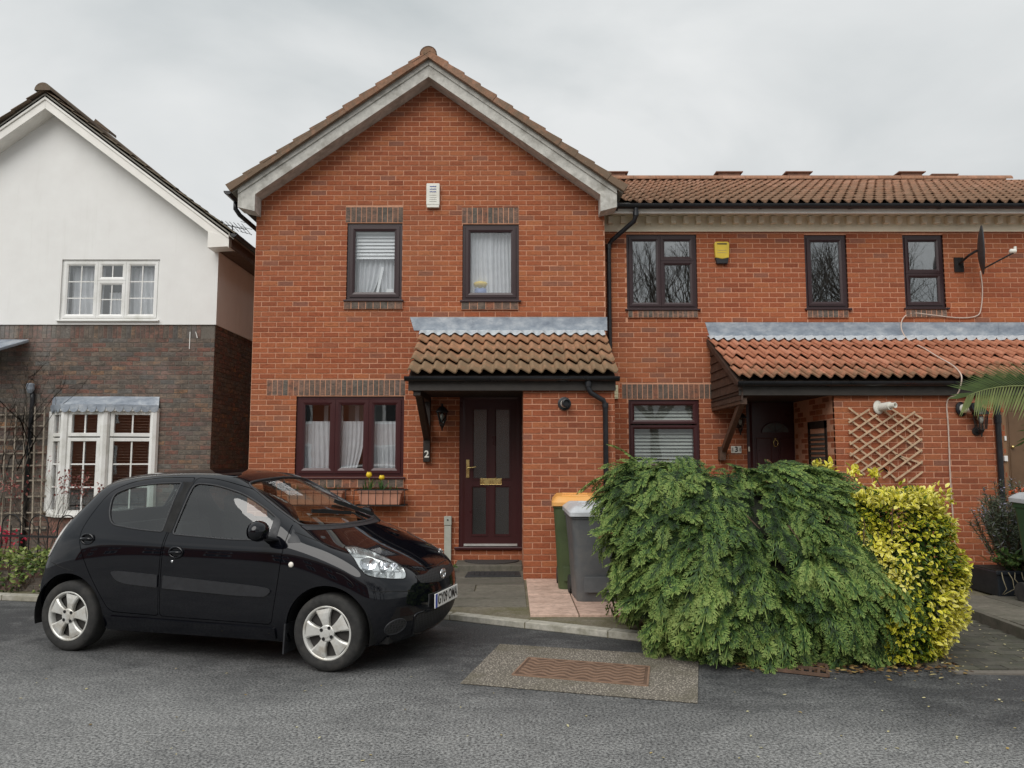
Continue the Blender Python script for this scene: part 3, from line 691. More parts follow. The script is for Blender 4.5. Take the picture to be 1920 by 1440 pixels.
# ------------------------------------------------------------------ porch roof of number 2
def porch_roof(house, x0, x1, yw, ye, zt, ze, cols, mats, seed, flx0, flx1, flz, joints, soff=True):
    p = bpy.data.objects.new('porch_roof', None); COL.objects.link(p); p.parent = house; p.location = Vector(((x0+x1)/2, ye, ze))-wloc(house)
    up = Vector((0, yw-ye, zt-ze)); ln = up.length; up.normalize()
    nz = Vector((1, 0, 0)).cross(up)
    mb = MB(); a, b = Vector((x0+.02, ye+.03, ze-.015)), Vector((x0+.02, yw-.01, zt-.03)); mb.prism([a-nz*.02, b-nz*.02, b-nz*.07, a-nz*.07], (x1-x0-.04, 0, 0)); mb.build('roof_board', M['wood_dark'], p)
    tile_slope(p, (x0, ye, ze-.005), (1, 0, 0), up, x1-x0, ln-.12, (x1-x0)/cols, (ln-.12)/4, mats, 300, seed, lift=.046, amp=.027)
    # lead: an upright strip chased into the wall and a dressed skirt following the tiles
    mb = MB(); mb.prism([(flx0, yw-.006, flz), (flx1, yw-.006, flz), (flx1, yw-.006, zt+.015), (flx0+.06, yw-.006, zt+.015)], (0, .004, 0))
    for xj in np.arange(flx0+.9, flx1, 1.15): mb.box(xj-.006, xj+.006, yw-.012, yw-.006, zt+.02, flz)
    mb.build('flashing', M['lead'], p)
    mb = MB(); n = cols*8; vs = []; cwid = (x1-x0)/cols
    for i in range(n+1):
        x_ = x0+(x1-x0)*i/n; s_ = ((x_-x0)/cwid) % 1; wv = .026*math.sin(2*math.pi*(s_*1.05-.02)); dl = .20+.03*math.sin(2*math.pi*s_+1)+rng.uniform(-.008, .008)
        A = Vector((x_, yw-.008, zt+.02)); B = Vector((x_, yw, zt))-up*(dl*.5)+nz*(.045+wv*.8); C = Vector((x_, yw, zt))-up*dl+nz*(.036+wv)
        vs += [A, B, C]
    mb.add(vs, [(3*i+k, 3*i+3+k, 3*i+4+k, 3*i+1+k) for i in range(n) for k in (0, 1)]); mb.build('flashing_skirt', M['lead_pale'], p, smooth=True, fix=False)
    mb = MB(); mb.box(x0+.01, x1-.01, ye+.06, ye+.085, ze-.215, ze-.045); mb.build('fascia', M['fascia_brown'], p, bevel=.003)
    mb = MB(); mb.box(x0+.03, x1-.03, ye+.086, yw-.01, ze-.20, ze-.185); mb.build('soffit', M['wood_dark'], p)
    g = gutter(p, x0-.03, x1+.03, ye+.055, ze-.045, .058, joints=joints)
    return p
PYE, PZE = 9.60, 2.615
pr = porch_roof(h2, -1.318, 1.318, DA, PYE, 3.365, PZE, 17, (M['tile_old_obj'], M['tile_old_isl']), 5, -1.47, 1.37, 3.575, (-1.26, .0+.14, .95))
xg = W(1108, 725, PYE-.02).x
mb = MB(); mb.tube([(xg-.03, PYE, PZE-.09), (xg-.03, PYE, PZE-.20), (xg, PYE, PZE-.25), (xg+.16, PYE+.04, PZE-.34), (xg+.185, PYE+.05, PZE-.40), (xg+.185, PYE+.05, .07)], .033, 10)
for zc in (PZE-.40, 1.2, PZE-.14): mb.lathe([(.040, -.03), (.040, .03)], (xg+.185 if zc < 2.4 else xg-.03, PYE+.05 if zc < 2.4 else PYE, zc), (0, 0, 1), 12)
mb.build('drainpipe', M['black_plastic'], h2, smooth=True, angle=40)
# timber bracket carrying the open end of the porch, number on its foot
mb = MB(); mb.prism([(-1.245, DA-.02, 1.76), (-1.245, DA-.02, 1.96), (-1.245, PYE+.35, 2.42), (-1.245, PYE+.14, 2.42)], (.085, 0, 0)); mb.box(-1.25, -1.155, DA-.09, DA-.004, 1.50, 2.42); mb.box(-1.25, -1.155, PYE+.10, DA-.005, 2.34, 2.425)
mb.build('porch_bracket', M['wood_dark'], h2, bevel=.006)
# ------------------------------------------------------------------ brick terrace house, number 3
DB, TX0, TX1 = 11.27, XR+.002, 11.0
h3 = thing('terrace_house', ((TX0+TX1)/2, DB, 0), 'red brick terraced house with orange tiled roof, cream dentil eaves and long porch roof', 'house')
o3 = {k: rect(*r, DB) for k, r in dict(w1=(1175,439,1307,579), w2=(1510,440,1589,578), w3=(1695,440,1771,577), gw=(1179,749,1312,880), door=(1402,742,1523,1010)).items()}
O3 = [(a-TX0, b-TX0, c, d) for a, b, c, d in o3.values()]
sold3 = rect(1166, 720, 1340, 748, DB); sl = [rect(1177, 581, 1308, 596, DB), rect(1513, 581, 1590, 596, DB), rect(1697, 581, 1774, 595, DB)]
wall3 = MB(); CZ = 4.93
sheet(wall3, (TX0, DB, 0), U, N, TX1-TX0, 0, 5.35, O3)
wall3.quad((TX1, DB, 0), (TX1, 18, 0), (TX1, 18, 5.3), (TX1, DB, 5.3)); wall3.quad((TX0, 18, 0), (TX1, 18, 0), (TX1, 18, 5.3), (TX0, 18, 5.3))
CX0, CX1, CY = 4.13, 6.30, 9.85                     # enclosed part of the porch
sheet(wall3, (CX0, CY, 0), U, N, CX1-CX0, 0, 2.5, [])
wall3.quad((CX0, CY+.005, 0), (CX0, DB, 0), (CX0, DB, 2.9), (CX0, CY+.005, 2.45)); wall3.quad((CX1, CY+.005, 0), (CX1, DB, 0), (CX1, DB, 2.9), (CX1, CY+.005, 2.45))
wo3 = wall3.build('wall', M['mortar'], h3, fix=False)
LO3 = [(a-TX0, b-TX0, c, d) for a, b, c, d in [sold3]+sl]
full, cut = lay(TX1-TX0, .03, CZ, O3+LO3, None)
keep = lambda p: p[0]+TX0 < 9.0
full, cut = [p for p in full if keep(p)], [p for p in cut if keep(p)]
cf, cc = lay(CX1-CX0, .03, 2.42, [], None)
cs, cs2 = lay(DB-CY-.05, .03, 2.5, [(.22, .86, .05, 2.0)], None, first=1)
place_bricks(wo3, [((TX0, DB, 0), U, N, full, cut), ((CX0, CY, 0), U, N, cf, cc), (Vector((CX0, DB-.03, 0)), Vector((0, -1, 0)), Vector((-1, 0, 0)), [], [q for q in lay(DB-CY-.06, .03, 2.5, [(.50, 1.14, .05, 2.05)], None, first=1)[0]+lay(DB-CY-.06, .03, 2.5, [(.50, 1.14, .05, 2.05)], None, first=1)[1]])], 'red', 300)
OO3 = Vector((0, DB, 0))
lintel(h3, OO3, U, N, *sold3)
for s in sl: lintel(h3, OO3, U, N, *s, name='brick_sill', proud=.028, pitch=.075)
mb = MB(); mb.box(TX0+.12, TX1-.2, DB+2.6, DB+2.7, 0, 5.2); mb.box(TX0+.12, TX1-.2, DB+.12, DB+2.6, 2.5, 2.9); mb.box(TX0+.12, TX1-.2, DB+.12, DB+2.6, 5.1, 5.2); mb.box(TX0+.12, TX1-.2, DB+.12, DB+2.6, -.05, .05)
for xx in (3.0, 4.2, 5.4, 7.0): mb.box(xx, xx+.08, DB+.12, DB+2.6, 0, 5.2)
mb.build('room', M['room'], h3)
a, b, c, d = o3['w1']; window(h3, a, b, c, d, DB, [(0,.485,0,1), (.485,1,.0,.655), (.485,1,.655,1)], 'upvc_brown', fw=.06, sw=.062, glass='glass_bright', label='upstairs window of one tall light beside two stacked ones')
a, b, c, d = o3['w2']; window(h3, a, b, c, d, DB, [(0,1,0,1)], 'upvc_brown', fw=.062, sw=.065, glass='glass_bright', label='narrow single pane upstairs window')
a, b, c, d = o3['w3']; w = window(h3, a, b, c, d, DB, [(0,1,0,.47), (0,1,.47,1)], 'upvc_brown', fw=.06, sw=.06, glass='glass_bright', label='narrow upstairs window split by a middle rail')
a, b, c, d = o3['gw']; w = window(h3, a, b, c, d, DB, [(0,1,0,.64), (0,1,.66,1)], 'upvc_plum', fw=.05, sw=.055, glass='glass_low', label='ground floor window with grey slatted blind behind the hedge')
blind(w, a+.08, b-.08, c+.06, d-.12, DB+.14, 'blind_grey', .052, 48)
# eaves: gutter, cream boards, dentil cornice
M['cream'] = plain('cream_paint', (.80,.74,.58), .6, .08, 5, .15, grime=(.66,.61,.47)); M['cream_board'] = plain('eaves_board', (.84,.82,.77), .6, .06, 4, .1)
cor = MB(); cor.box(TX0+.01, 9.5, DB-.035, DB-.002, 4.925, 5.0); cor.box(TX0+.01, 9.5, DB-.02, DB-.002, 5.0, 5.235); cor.box(TX0+.01, 9.5, DB-.10, DB-.02, 5.085+.075, 5.235)
cor = cor.build('cornice', M['cream'], h3)
mb = MB(); mb.box(-.036, .036, -.085, 0, 0, .105); dme = mb.mesh('dentil', M['cream'])
x_ = 1.47
while x_ < 9.2: inst('dentil', dme, (x_, DB-.0205, 5.035), cor); x_ += .187
mb = MB(); mb.box(TX0+.10, 9.5, 10.93, 10.955, 5.085+.02, 5.26); mb.build('fascia', M['cream_board'], h3, bevel=.003)
mb = MB(); mb.box(TX0+.10, 9.5, 10.956, DB-.02, 5.215+.022, 5.25); mb.build('soffit', M['cream'], h3)
gutter(h3, TX0+.08, 9.5, 10.928, 5.215, .062, joints=[2.3, 3.6, 4.9, 6.2, 7.5, 8.8])
mb = MB(); mb.lathe([(.075, 0), (.078, .03), (.078, .12)], (TX0+.06, 10.87, 5.20), (1, 0, 0), 14); mb.build('gutter_end', M['black_plastic'], h3)
gx = W(1192, 395, 10.87).x; bx = W(1141, 450, DB-.06).x
mb = MB(); mb.tube([(gx, 10.87, 5.16), (gx, 10.87, 5.05), (gx-.02, 10.90, 4.98), (bx+.05, DB-.07, 4.78), (bx, DB-.06, 4.70), (bx, DB-.06, 2.9)], .035, 10)
for q in ((gx, 10.87, 5.08), (bx, DB-.06, 4.68)): mb.lathe([(.043, -.035), (.043, .035)], q, (0, 0, 1), 12)
mb.build('drainpipe', M['black_plastic'], h3, smooth=True, angle=40)
# main roof
REY, REZ, RRY, RRZ = 10.86, 5.245, 14.5, 6.90
roof3 = bpy.data.objects.new('roof', None); COL.objects.link(roof3); roof3.parent = h3; roof3.location = Vector((5, REY, REZ))-wloc(h3)
up = Vector((0, RRY-REY, RRZ-REZ)); ln = up.length; up.normalize()
vx = lambda z: AX+(AZ+.05-z)/SL
mb = MB(); mb.prism([(1.42, REY+.05, REZ-.03), (11.6, REY+.05, REZ-.03), (11.6, RRY, RRZ-.04), (vx(RRZ), RRY, RRZ-.04)], (0, 0, -.05)); mb.prism([(-.5, RRY, RRZ-.04), (11.6, RRY, RRZ-.04), (11.6, 18.4, 5.2), (-.5, 18.4, 5.2)], (0, 0, -.05)); mb.build('underlay', M['soffit'], roof3)
tile_slope(roof3, (-.85, REY-.02, REZ-.01), (1, 0, 0), up, 12.4, ln, .152, .335, (M['tile_main_obj'], M['tile_main_isl']), 300, 9, skip=lambda c: c.x < vx(c.z)-.05, lift=.032, amp=.028, order=lambda q: q[0].y+abs(q[0].x-4.4)*.35)
rt = MB(); prof = [(math.cos(math.pi*k/8)*.12, math.sin(math.pi*k/8)*.10) for k in range(9)]
vs = [(x_, y_, z_) for x_ in (0, .44) for y_, z_ in prof]; rt.add(vs, [(k, k+1, 10+k, 9+k) for k in range(8)]+[tuple(range(9))])
rme3 = rt.mesh('ridge_tile', M['tile_main_obj'], smooth=False); x_ = vx(RRZ)-.1
while x_ < 11.5: inst('ridge_tile', rme3, (x_, RRY, RRZ+.01+(.0 if x_ < 9.25 else -.10)), roof3); x_ += .43
rv = MB(); rv.box(-.36, .36, -.07, .17, .0, .045); rv.box(-.33, .33, -.05, .15, .045, .13); rv.box(-.42, .42, -.09, .19, .13, .155); rvm = rv.mesh('ridge_vent', plain('ridge_vent_clay', (.24,.13,.09), .8))
for u_ in (1152, 1366, 1496, 1707, 1768): inst('ridge_vent', rvm, (W(u_, 335, RRY).x, RRY, RRZ+.06-(.05 if u_ > 1750 else 0)), roof3, scale=(.62, 1, .72))
# long porch roof
PY3, PZ3 = 9.72, 2.565
TXL = 2.885
pr3 = porch_roof(h3, TXL, 9.2, DB, PY3, 3.335, PZ3, 43, (M['tile_new_obj'], M['tile_new_isl']), 8, 2.86, 9.2, 3.555, (4.05, 5.6, 7.1))
# boarded cheek at its open end
ck = bpy.data.objects.new('porch_cheek', None); COL.objects.link(ck); ck.parent = h3; ck.location = Vector((TXL, DB, 2.3))-wloc(h3)
M['board'] = plain('brown_weatherboard', (.055,.030,.020), .65, .35, 8, .3)
zt_ = lambda y: PZ3-.08+(3.335-PZ3)*(y-PY3)/(DB-PY3); z = 2.29
while z < 3.2:
    z2 = z+.125; ys_ = PY3+.06 if zt_(PY3+.06) >= z2 else PY3+(z2-PZ3+.08)*(DB-PY3)/(3.335-PZ3)
    if ys_ < DB-.05:
        mb = MB(); y0_ = max(PY3+.05, ys_-.10); mb.prism([(TXL+.030, DB-.01, z), (TXL+.048, DB-.01, z2+.012), (TXL+.062, DB-.01, z2+.012), (TXL+.055, DB-.01, z)], (0, y0_-DB+.01, 0)); mb.build('board', M['board'], ck)
    z = z2
mb = MB(); mb.prism([(TXL-.012, PY3+.02, PZ3-.055), (TXL-.012, DB-.012, 3.335-.035), (TXL-.012, DB-.012, 3.335-.12), (TXL-.012, PY3+.02, PZ3-.14)], (.042, 0, 0)); mb.build('verge_board', M['board'], ck)
mb = MB(); fx = W(1352, 850, DB).x
mb.bar((TXL+.09, PY3+.18, 2.30), (fx+.02, DB-.07, 1.66), .07, .09); mb.box(fx-.05, fx+.04, DB-.12, DB-.004, 1.52, 1.72); mb.box(TXL+.04, TXL+.13, PY3+.12, DB-.005, 2.24, 2.33)
mb.build('porch_bracket', plain('brown_bracket', (.10,.055,.035), .6, .3), h3, bevel=.005)
# front door of number 3 in the dark recess
a, b, c, d = o3['door']; dr = bpy.data.objects.new('front_door', None); COL.objects.link(dr); dr.parent = h3; dr.location = Vector(((a+b)/2, DB, c))-wloc(h3); dr['label'] = 'dark panelled front door with fanlight and knocker deep in the porch'
mb = MB(); ring(mb, a, b, c, d, DB+.02, DB+.09, .09); mb.build('frame', M['upvc_plum'], dr)
mb = MB(); mb.box(a+.08, b-.08, DB+.04, DB+.08, c+.05, d-.08); mb.build('leaf', M['upvc_plum'], dr)
xm, zm = W(1455, 811, DB).x, W(1455, 811, DB).z
for s in (-1, 1):
    mb = MB(); ring(mb, xm+s*.17-.13, xm+s*.17+.13, c+.18, c+.85, DB+.028, DB+.041, .03); mb.build('panel', M['upvc_plum'], dr)
    mb = MB(); ring(mb, xm+s*.17-.13, xm+s*.17+.13, c+.98, zm-.06, DB+.028, DB+.041, .03); mb.build('panel', M['upvc_plum'], dr)
n = 12; arc = [(xm+math.cos(math.pi*k/n)*.20, DB+.034, zm+math.sin(math.pi*k/n)*.15) for k in range(n+1)]
mb = MB(); mb.prism(arc, (0, .006, 0)); mb.build('fanlight', plain('fanlight_glass', (.10,.115,.12), .12, .2, 18, .2), dr)
mb = MB()
for k in range(0, 13, 3): mb.bar((xm, DB+.030, zm+.01), arc[k], .008, .006)
mb.tube([(p[0], DB+.030, p[2]) for p in arc], .009, 6); mb.build('glazing_bar', M['upvc_plum'], dr)
k_ = W(1455, 827, DB); mb = MB(); mb.lathe([(.012, 0), (.022, .01), (.016, .03)], (k_.x, DB+.04, k_.z+.03), (0, -1, 0), 10)
mb.tube([(k_.x+.032*math.sin(t_), DB+.014, k_.z-.03+.048*math.cos(t_)) for t_ in np.linspace(0, 2*math.pi, 15)], .007, 6); mb.build('knocker', M['brass'], dr, smooth=True)
# louvred cupboard door in the side of the porch
lv = bpy.data.objects.new('louvre_door', None); COL.objects.link(lv); lv.parent = h3; lv.location = Vector((CX0, 10.5, .1))-wloc(h3)
y0_, y1_ = DB-.03-1.14, DB-.03-.50
mb = MB()
for s in ((y0_, y0_+.07, .05, 2.05), (y1_-.07, y1_, .05, 2.05), (y0_, y1_, .05, .15), (y0_, y1_, 1.95, 2.05), (y0_, y1_, 1.0, 1.08)): mb.box(CX0-.01, CX0+.03, s[0], s[1], s[2], s[3])
mb.build('frame', M['wood_dark'], lv)
mb = MB(); mb.prism([(-.02, 0, -.02), (-.012, 0, -.025), (.02, 0, .022), (.012, 0, .027)], (0, y1_-y0_-.14, 0)); sm = mb.mesh('slat', plain('grey_louvre', (.07,.068,.06), .5))
z = .20
while z < 1.92:
    if not .96 < z < 1.1: inst('slat', sm, (CX0, y0_+.07, z), lv)
    z += .062
mb = MB(); mb.box(CX0+.035, CX0+.05, y0_, y1_, .05, 2.05); mb.build('backing', M['wood_dark'], lv)
# next front door on the right, timber panelled, with its own frame
a, b, c, d = rect(1884, 757, 1990, 1010, CY+.03); tdm = plain('light_timber', (.235,.13,.065), .5, .2, 3, .1); tdm2 = plain('brown_timber', (.13,.075,.04), .45, .2, 3, .1)
dr = bpy.data.objects.new('timber_door', None); COL.objects.link(dr); dr.parent = h3; dr.location = Vector((a, CY, c))-wloc(h3); dr['label'] = 'brown timber door at the far end of the porch wall'
mb = MB(); ring(mb, a-.02, b, c-.6, d+.25, CY+.0, CY+.10, .06); mb.build('frame', tdm, dr)
mb = MB(); mb.box(a+.04, b-.06, CY+.045, CY+.08, c-.55, d+.2); mb.build('leaf', tdm2, dr)
for (q0, q1) in ((c+.62, d-.08), (c-.4, c+.6)):
    mb = MB(); ring(mb, a+.09, b-.1, q0, q1, CY+.038, CY+.046, .02); mb.build('panel', tdm2, dr)
mb = MB(); mb.lathe([(.012, 0), (.022, .012), (.018, .035)], (a+.12, CY+.045, W(1905, 838, CY).z), (0, -1, 0), 12); mb.build('handle', M['brass'], dr, smooth=True)
mb = MB(); q = W(1884, 822, CY); mb.box(q.x-.012, q.x+.012, CY-.02, CY+.0, q.z-.03, q.z+.03); mb.build('bell_push', M['upvc_white'], dr, bevel=.004); mb = MB(); q = W(1884, 859, CY); mb.box(q.x-.022, q.x+.022, CY-.03, CY, q.z-.04, q.z+.03); mb.build('bell_push', M['upvc_white'], dr, bevel=.004)
xx = W(1872, 800, CY-.05).x
mb = MB(); mb.tube([(xx, CY-.045, 2.36), (xx, CY-.045, .09)], .036, 10); mb.lathe([(.044, -.05), (.044, .05)], (xx, CY-.045, 2.05), (0, 0, 1), 12); mb.build('drainpipe', M['black_plastic'], h3, smooth=True, angle=40)
mb = MB(); q = W(1155, 731, 10.9); mb.box(q.x-.01, q.x+.075, DB-.05, DB-.004, q.z-.10, q.z+.10)
for k in range(4): mb.box(q.x-.005, q.x+.07, DB-.056, DB-.05, q.z-.08+k*.045, q.z-.055+k*.045)
mb.build('air_vent', plain('cream_plastic', (.66,.62,.42), .5, .08, 9, 0), h3)
# ------------------------------------------------------------------ white rendered house on the left
DW, WX0, WX1 = 12.3, -10.6, -4.80
h1 = thing('white_house', ((WX0+WX1)/2, DW, 0), 'white rendered gable house with dark mottled brick ground floor and white bay window', 'house')
t = NT('white_render'); c = t.ramp(t.noise(3, 5, .6), [(.3, (.785,.78,.76)), (.7, (.83,.83,.81))]); c = t.mix(t.ramp(t.noise(2.2, 6, .7, stretch=(2.5, 2.5, .18)), [(.56, 0), (.80, .35)]), c, (.60,.59,.55)); t.color(c); t.set(Roughness=.9); t.bump(t.noise(120, 4), .25, .003); M['render'] = t.m
RZ = W(200, 609, DW).z
WAX, WAZ, WSL = W(86, 178, DW-.3).x, 7.43, .755
gw_ = lambda x_: WAZ-.22-WSL*abs(x_-WAX)
ow = {k: rect(*r, DW) for k, r in dict(w=(115,487,299,600), bay=(95,772,288,962)).items()}
wl_ = MB()
opu = [(a-WX0, b-WX0, c, d) for a, b, c, d in [ow['w']]]; opd = [(ow['bay'][0]-WX0+.1, ow['bay'][1]-WX0-.1, ow['bay'][2], ow['bay'][3])]
rw = MB(); sheet(rw, (WX0, DW-.02, 0), U, N, WX1-WX0, RZ, 4.85, opu, n=0)
rw.add([(WX0, DW-.02, 4.85), (WX1, DW-.02, 4.85), (WX1, DW-.02, gw_(WX1)), (WAX, DW-.02, gw_(WAX)), (WX0, DW-.02, max(4.9, gw_(WX0)))], [(0,1,2,3,4)])
rw.quad((WX1+.02, DW-.02, RZ), (WX1+.02, 19, RZ), (WX1+.02, 19, 5.2), (WX1+.02, DW-.02, 5.2)); rw.quad((WX0, DW-.02, RZ), (WX1+.02, DW-.02, RZ), (WX1+.02, 19, RZ), (WX0, 19, RZ)); rw.quad((WX1, DW-.02, RZ), (WX1+.02, DW-.02, RZ), (WX1+.02, DW-.02, 5.02), (WX1, DW-.02, 5.02))
rw.quad((WX0, 19, 0), (WX1, 19, 0), (WX1, 19, 6), (WX0, 19, 6)); rw.quad((WX0, DW-.02, 0), (WX0, 19, 0), (WX0, 19, 6), (WX0, DW-.02, 5))
rw.build('rendered_wall', M['render'], h1, fix=False)
sheet(wl_, (WX0, DW, 0), U, N, WX1-WX0, 0, RZ, opd); wl_.quad((WX1-.008, DW, 0), (WX1-.008, 19, 0), (WX1-.008, 19, RZ), (WX1-.008, DW, RZ))
wo1 = wl_.build('brick_wall', M['mortar_dark'], h1, fix=False)
f1, c1 = lay(WX1-WX0, .03, RZ-.225, opd, None); f1 = [p for p in f1 if p[1]+WX0 > -8.6]; c1 = [p for p in c1 if p[1]+WX0 > -8.6]
f2, c2 = lay(4.2, .03, RZ-.01, [], None, first=1)
place_bricks(wo1, [((WX0, DW, 0), U, N, f1, c1), ((WX1, DW+.01, 0), (0, 1, 0), (1, 0, 0), [], f2+c2)], 'dark', 300)
M['sold2_obj'] = brick_mat('dark_soldier', DARKM, 'obj', dirt=(.09,.07,.06), streak=True, grain=.6)
lintel(h1, Vector((0, DW, 0)), U, N, -8.65, WX1-.225, RZ-.225, RZ-.004, kind='sold2', name='soldier_course', mort='mortar_dark')
mb = MB(); mb.box(WX0+.1, WX1-.1, DW+2.6, DW+2.7, 0, 5); mb.box(WX0+.1, WX1-.1, DW+.12, DW+2.6, 2.5, 2.7); mb.box(WX0+.1, WX1-.1, DW+.12, DW+2.6, 4.95, 5.0); mb.box(WX0+.1, WX1-.1, DW+.12, DW+2.6, .0, .1); mb.build('room', M['room'], h1)
a, b, c, d = ow['w']; w = window(h1, a, b, c, d, DW-.02, [(0,.36,0,1), (.36,.66,0,.66), (.36,.66,.66,1), (.66,1,0,1)], 'upvc_white', fw=.055, sw=.06, label='upstairs white window with glazing bars', bars=[(2,3), (2,2), (2,1), (2,3)])
curtain(w, a+.08, a+.62, c+.1, d-.1, DW+.16, 'net', 6, .03, 21); curtain(w, b-.62, b-.08, c+.1, d-.1, DW+.16, 'net', 6, .03, 22); curtain(w, a+.68, a+1.02, c+.08, d-.5, DW+.2, 'net', 5, .02, 23)
# bay window
a, b, c, d = ow['bay']; bay = bpy.data.objects.new('bay_window', None); COL.objects.link(bay); bay.parent = h1; bay.location = Vector(((a+b)/2, DW, c))-wloc(h1); bay['label'] = 'white bay window with wooden slatted blinds under a scalloped lead roof'
by = .22; pts = [Vector((a, DW, 0)), Vector((a+.32, DW-by, 0)), Vector((a+.95, DW-by, 0)), Vector((b, DW-.04, 0))]
def bay_light(p, q, z0, z1, nx, nz, sash=True):
    dv_ = (q-p); ln_ = dv_.length; dv_.normalize(); nn = Vector((dv_.y, -dv_.x, 0)); 
    def box_(mb, u0, u1, n0, n1, za, zb):
        cs_ = [p+dv_*u0+nn*n0, p+dv_*u1+nn*n0, p+dv_*u1+nn*n1, p+dv_*u0+nn*n1]
        mb.prism([(c_.x, c_.y, za) for c_ in cs_], (0, 0, zb-za))
    mb = MB(); fw = .055
    box_(mb, 0, fw, -.05, .012, z0, z1); box_(mb, ln_-fw, ln_, -.05, .012, z0, z1); box_(mb, fw, ln_-fw, -.05, .012, z0, z0+fw); box_(mb, fw, ln_-fw, -.05, .012, z1-fw, z1)
    mb.build('casement', M['upvc_white'], bay, bevel=.004)
    mb = MB(); box_(mb, fw, ln_-fw, -.03, -.024, z0+fw, z1-fw); mb.build('pane', M['glass'], bay)
    mb = MB()
    for i in range(1, nx): u_ = fw+(ln_-2*fw)*i/nx; box_(mb, u_-.011, u_+.011, -.022, -.008, z0+fw, z1-fw)
    for i in range(1, nz): z_ = z0+fw+(z1-z0-2*fw)*i/nz; box_(mb, fw, ln_-fw, -.021, -.009, z_-.011, z_+.011)
    if nx+nz > 2: mb.build('glazing_bar', M['upvc_white'], bay)
    mb = MB(); z_ = z0+.06
    while z_ < z1-.05:
        box_(mb, .05, ln_-.05, -.115, -.07, z_, z_+.006); z_ += .045
    mb.build('blind', M['blind_wood'], bay, fix=False)
zt = d-.42
cw_ = (pts[2]-pts[1]).normalized()
posts = MB()
for k, p in enumerate(pts): posts.lathe([(.07, 0), (.07, d-c)], (p.x, p.y+.02, c), (0, 0, 1), 8)
posts.box(a-.02, b+.02, DW-.03, DW-.005, c, c+.01)
posts.build('post', M['upvc_white'], bay)
for p, q, nx in ((pts[0], pts[1], 2), (pts[1]+Vector((.06, 0, 0)), pts[2]-Vector((.06, 0, 0)), 2), (pts[2]+(pts[3]-pts[2]).normalized()*.08, pts[3], 2)):
    bay_light(p, q, zt+.02, d, nx, 1); bay_light(p, q, c, zt, nx, 3)
mb = MB(); o_ = .07; bp = [(a-.04, DW, 0), (a+.28, DW-by-o_, 0), (a+.99, DW-by-o_, 0), (b+.07, DW-.06, 0), (b+.07, DW, 0)]
mb.prism([(x_, y_, c-.05) for x_, y_, _ in bp], (0, 0, .05)); mb.build('sill', M['upvc_white'], bay, bevel=.006)
mb = MB(); mb.prism([(x_, y_, 0) for x_, y_, _ in [(a, DW, 0), (a+.32, DW-by, 0), (a+.95, DW-by, 0), (b, DW-.03, 0), (b, DW, 0)]], (0, 0, c-.05)); mb.build('base', M['dark_isl'], bay)
mb = MB(); mb.prism([(x_, y_, d) for x_, y_, _ in bp], (0, 0, .05)); mb.build('head', M['upvc_white'], bay)
# lead roof with a scalloped skirt
mb = MB(); base = [Vector((x_, y_, d+.05)) for x_, y_, _ in bp]; topz = d+.24
vs = [v+Vector((0, 0, .0)) for v in base[:4]]+[Vector((base[0].x+.02, DW-.004, topz)), Vector((base[1].x+.05, DW-.06, topz)), Vector((base[2].x+.1, DW-.06, topz)), Vector((base[3].x-.02, DW-.004, topz))]
mb.add(vs, [(0,1,5,4), (1,2,6,5), (2,3,7,6), (4,5,6,7)]); mb.build('lead_roof', M['lead'], bay, fix=False)
for p, q in zip(base[:3], base[1:4]):
    n = max(2, round((q-p).length/.135)); dv_ = (q-p).normalized(); nn = Vector((dv_.y, -dv_.x, 0))
    for i in range(n):
        p0, p1 = p.lerp(q, i/n), p.lerp(q, (i+1)/n); r_ = (p1-p0).length/2; m_ = (p0+p1)/2; mb = MB()
        poly = [p0+Vector((0, 0, .05)), p1+Vector((0, 0, .05))]+[m_+dv_*r_*.97*math.cos(t_)+Vector((0, 0, -r_*1.05*math.sin(t_))) for t_ in np.linspace(0, math.pi, 9)]
        mb.prism([v+nn*.006 for v in poly], nn*.006); mb.build('scallop', M['lead'], bay)
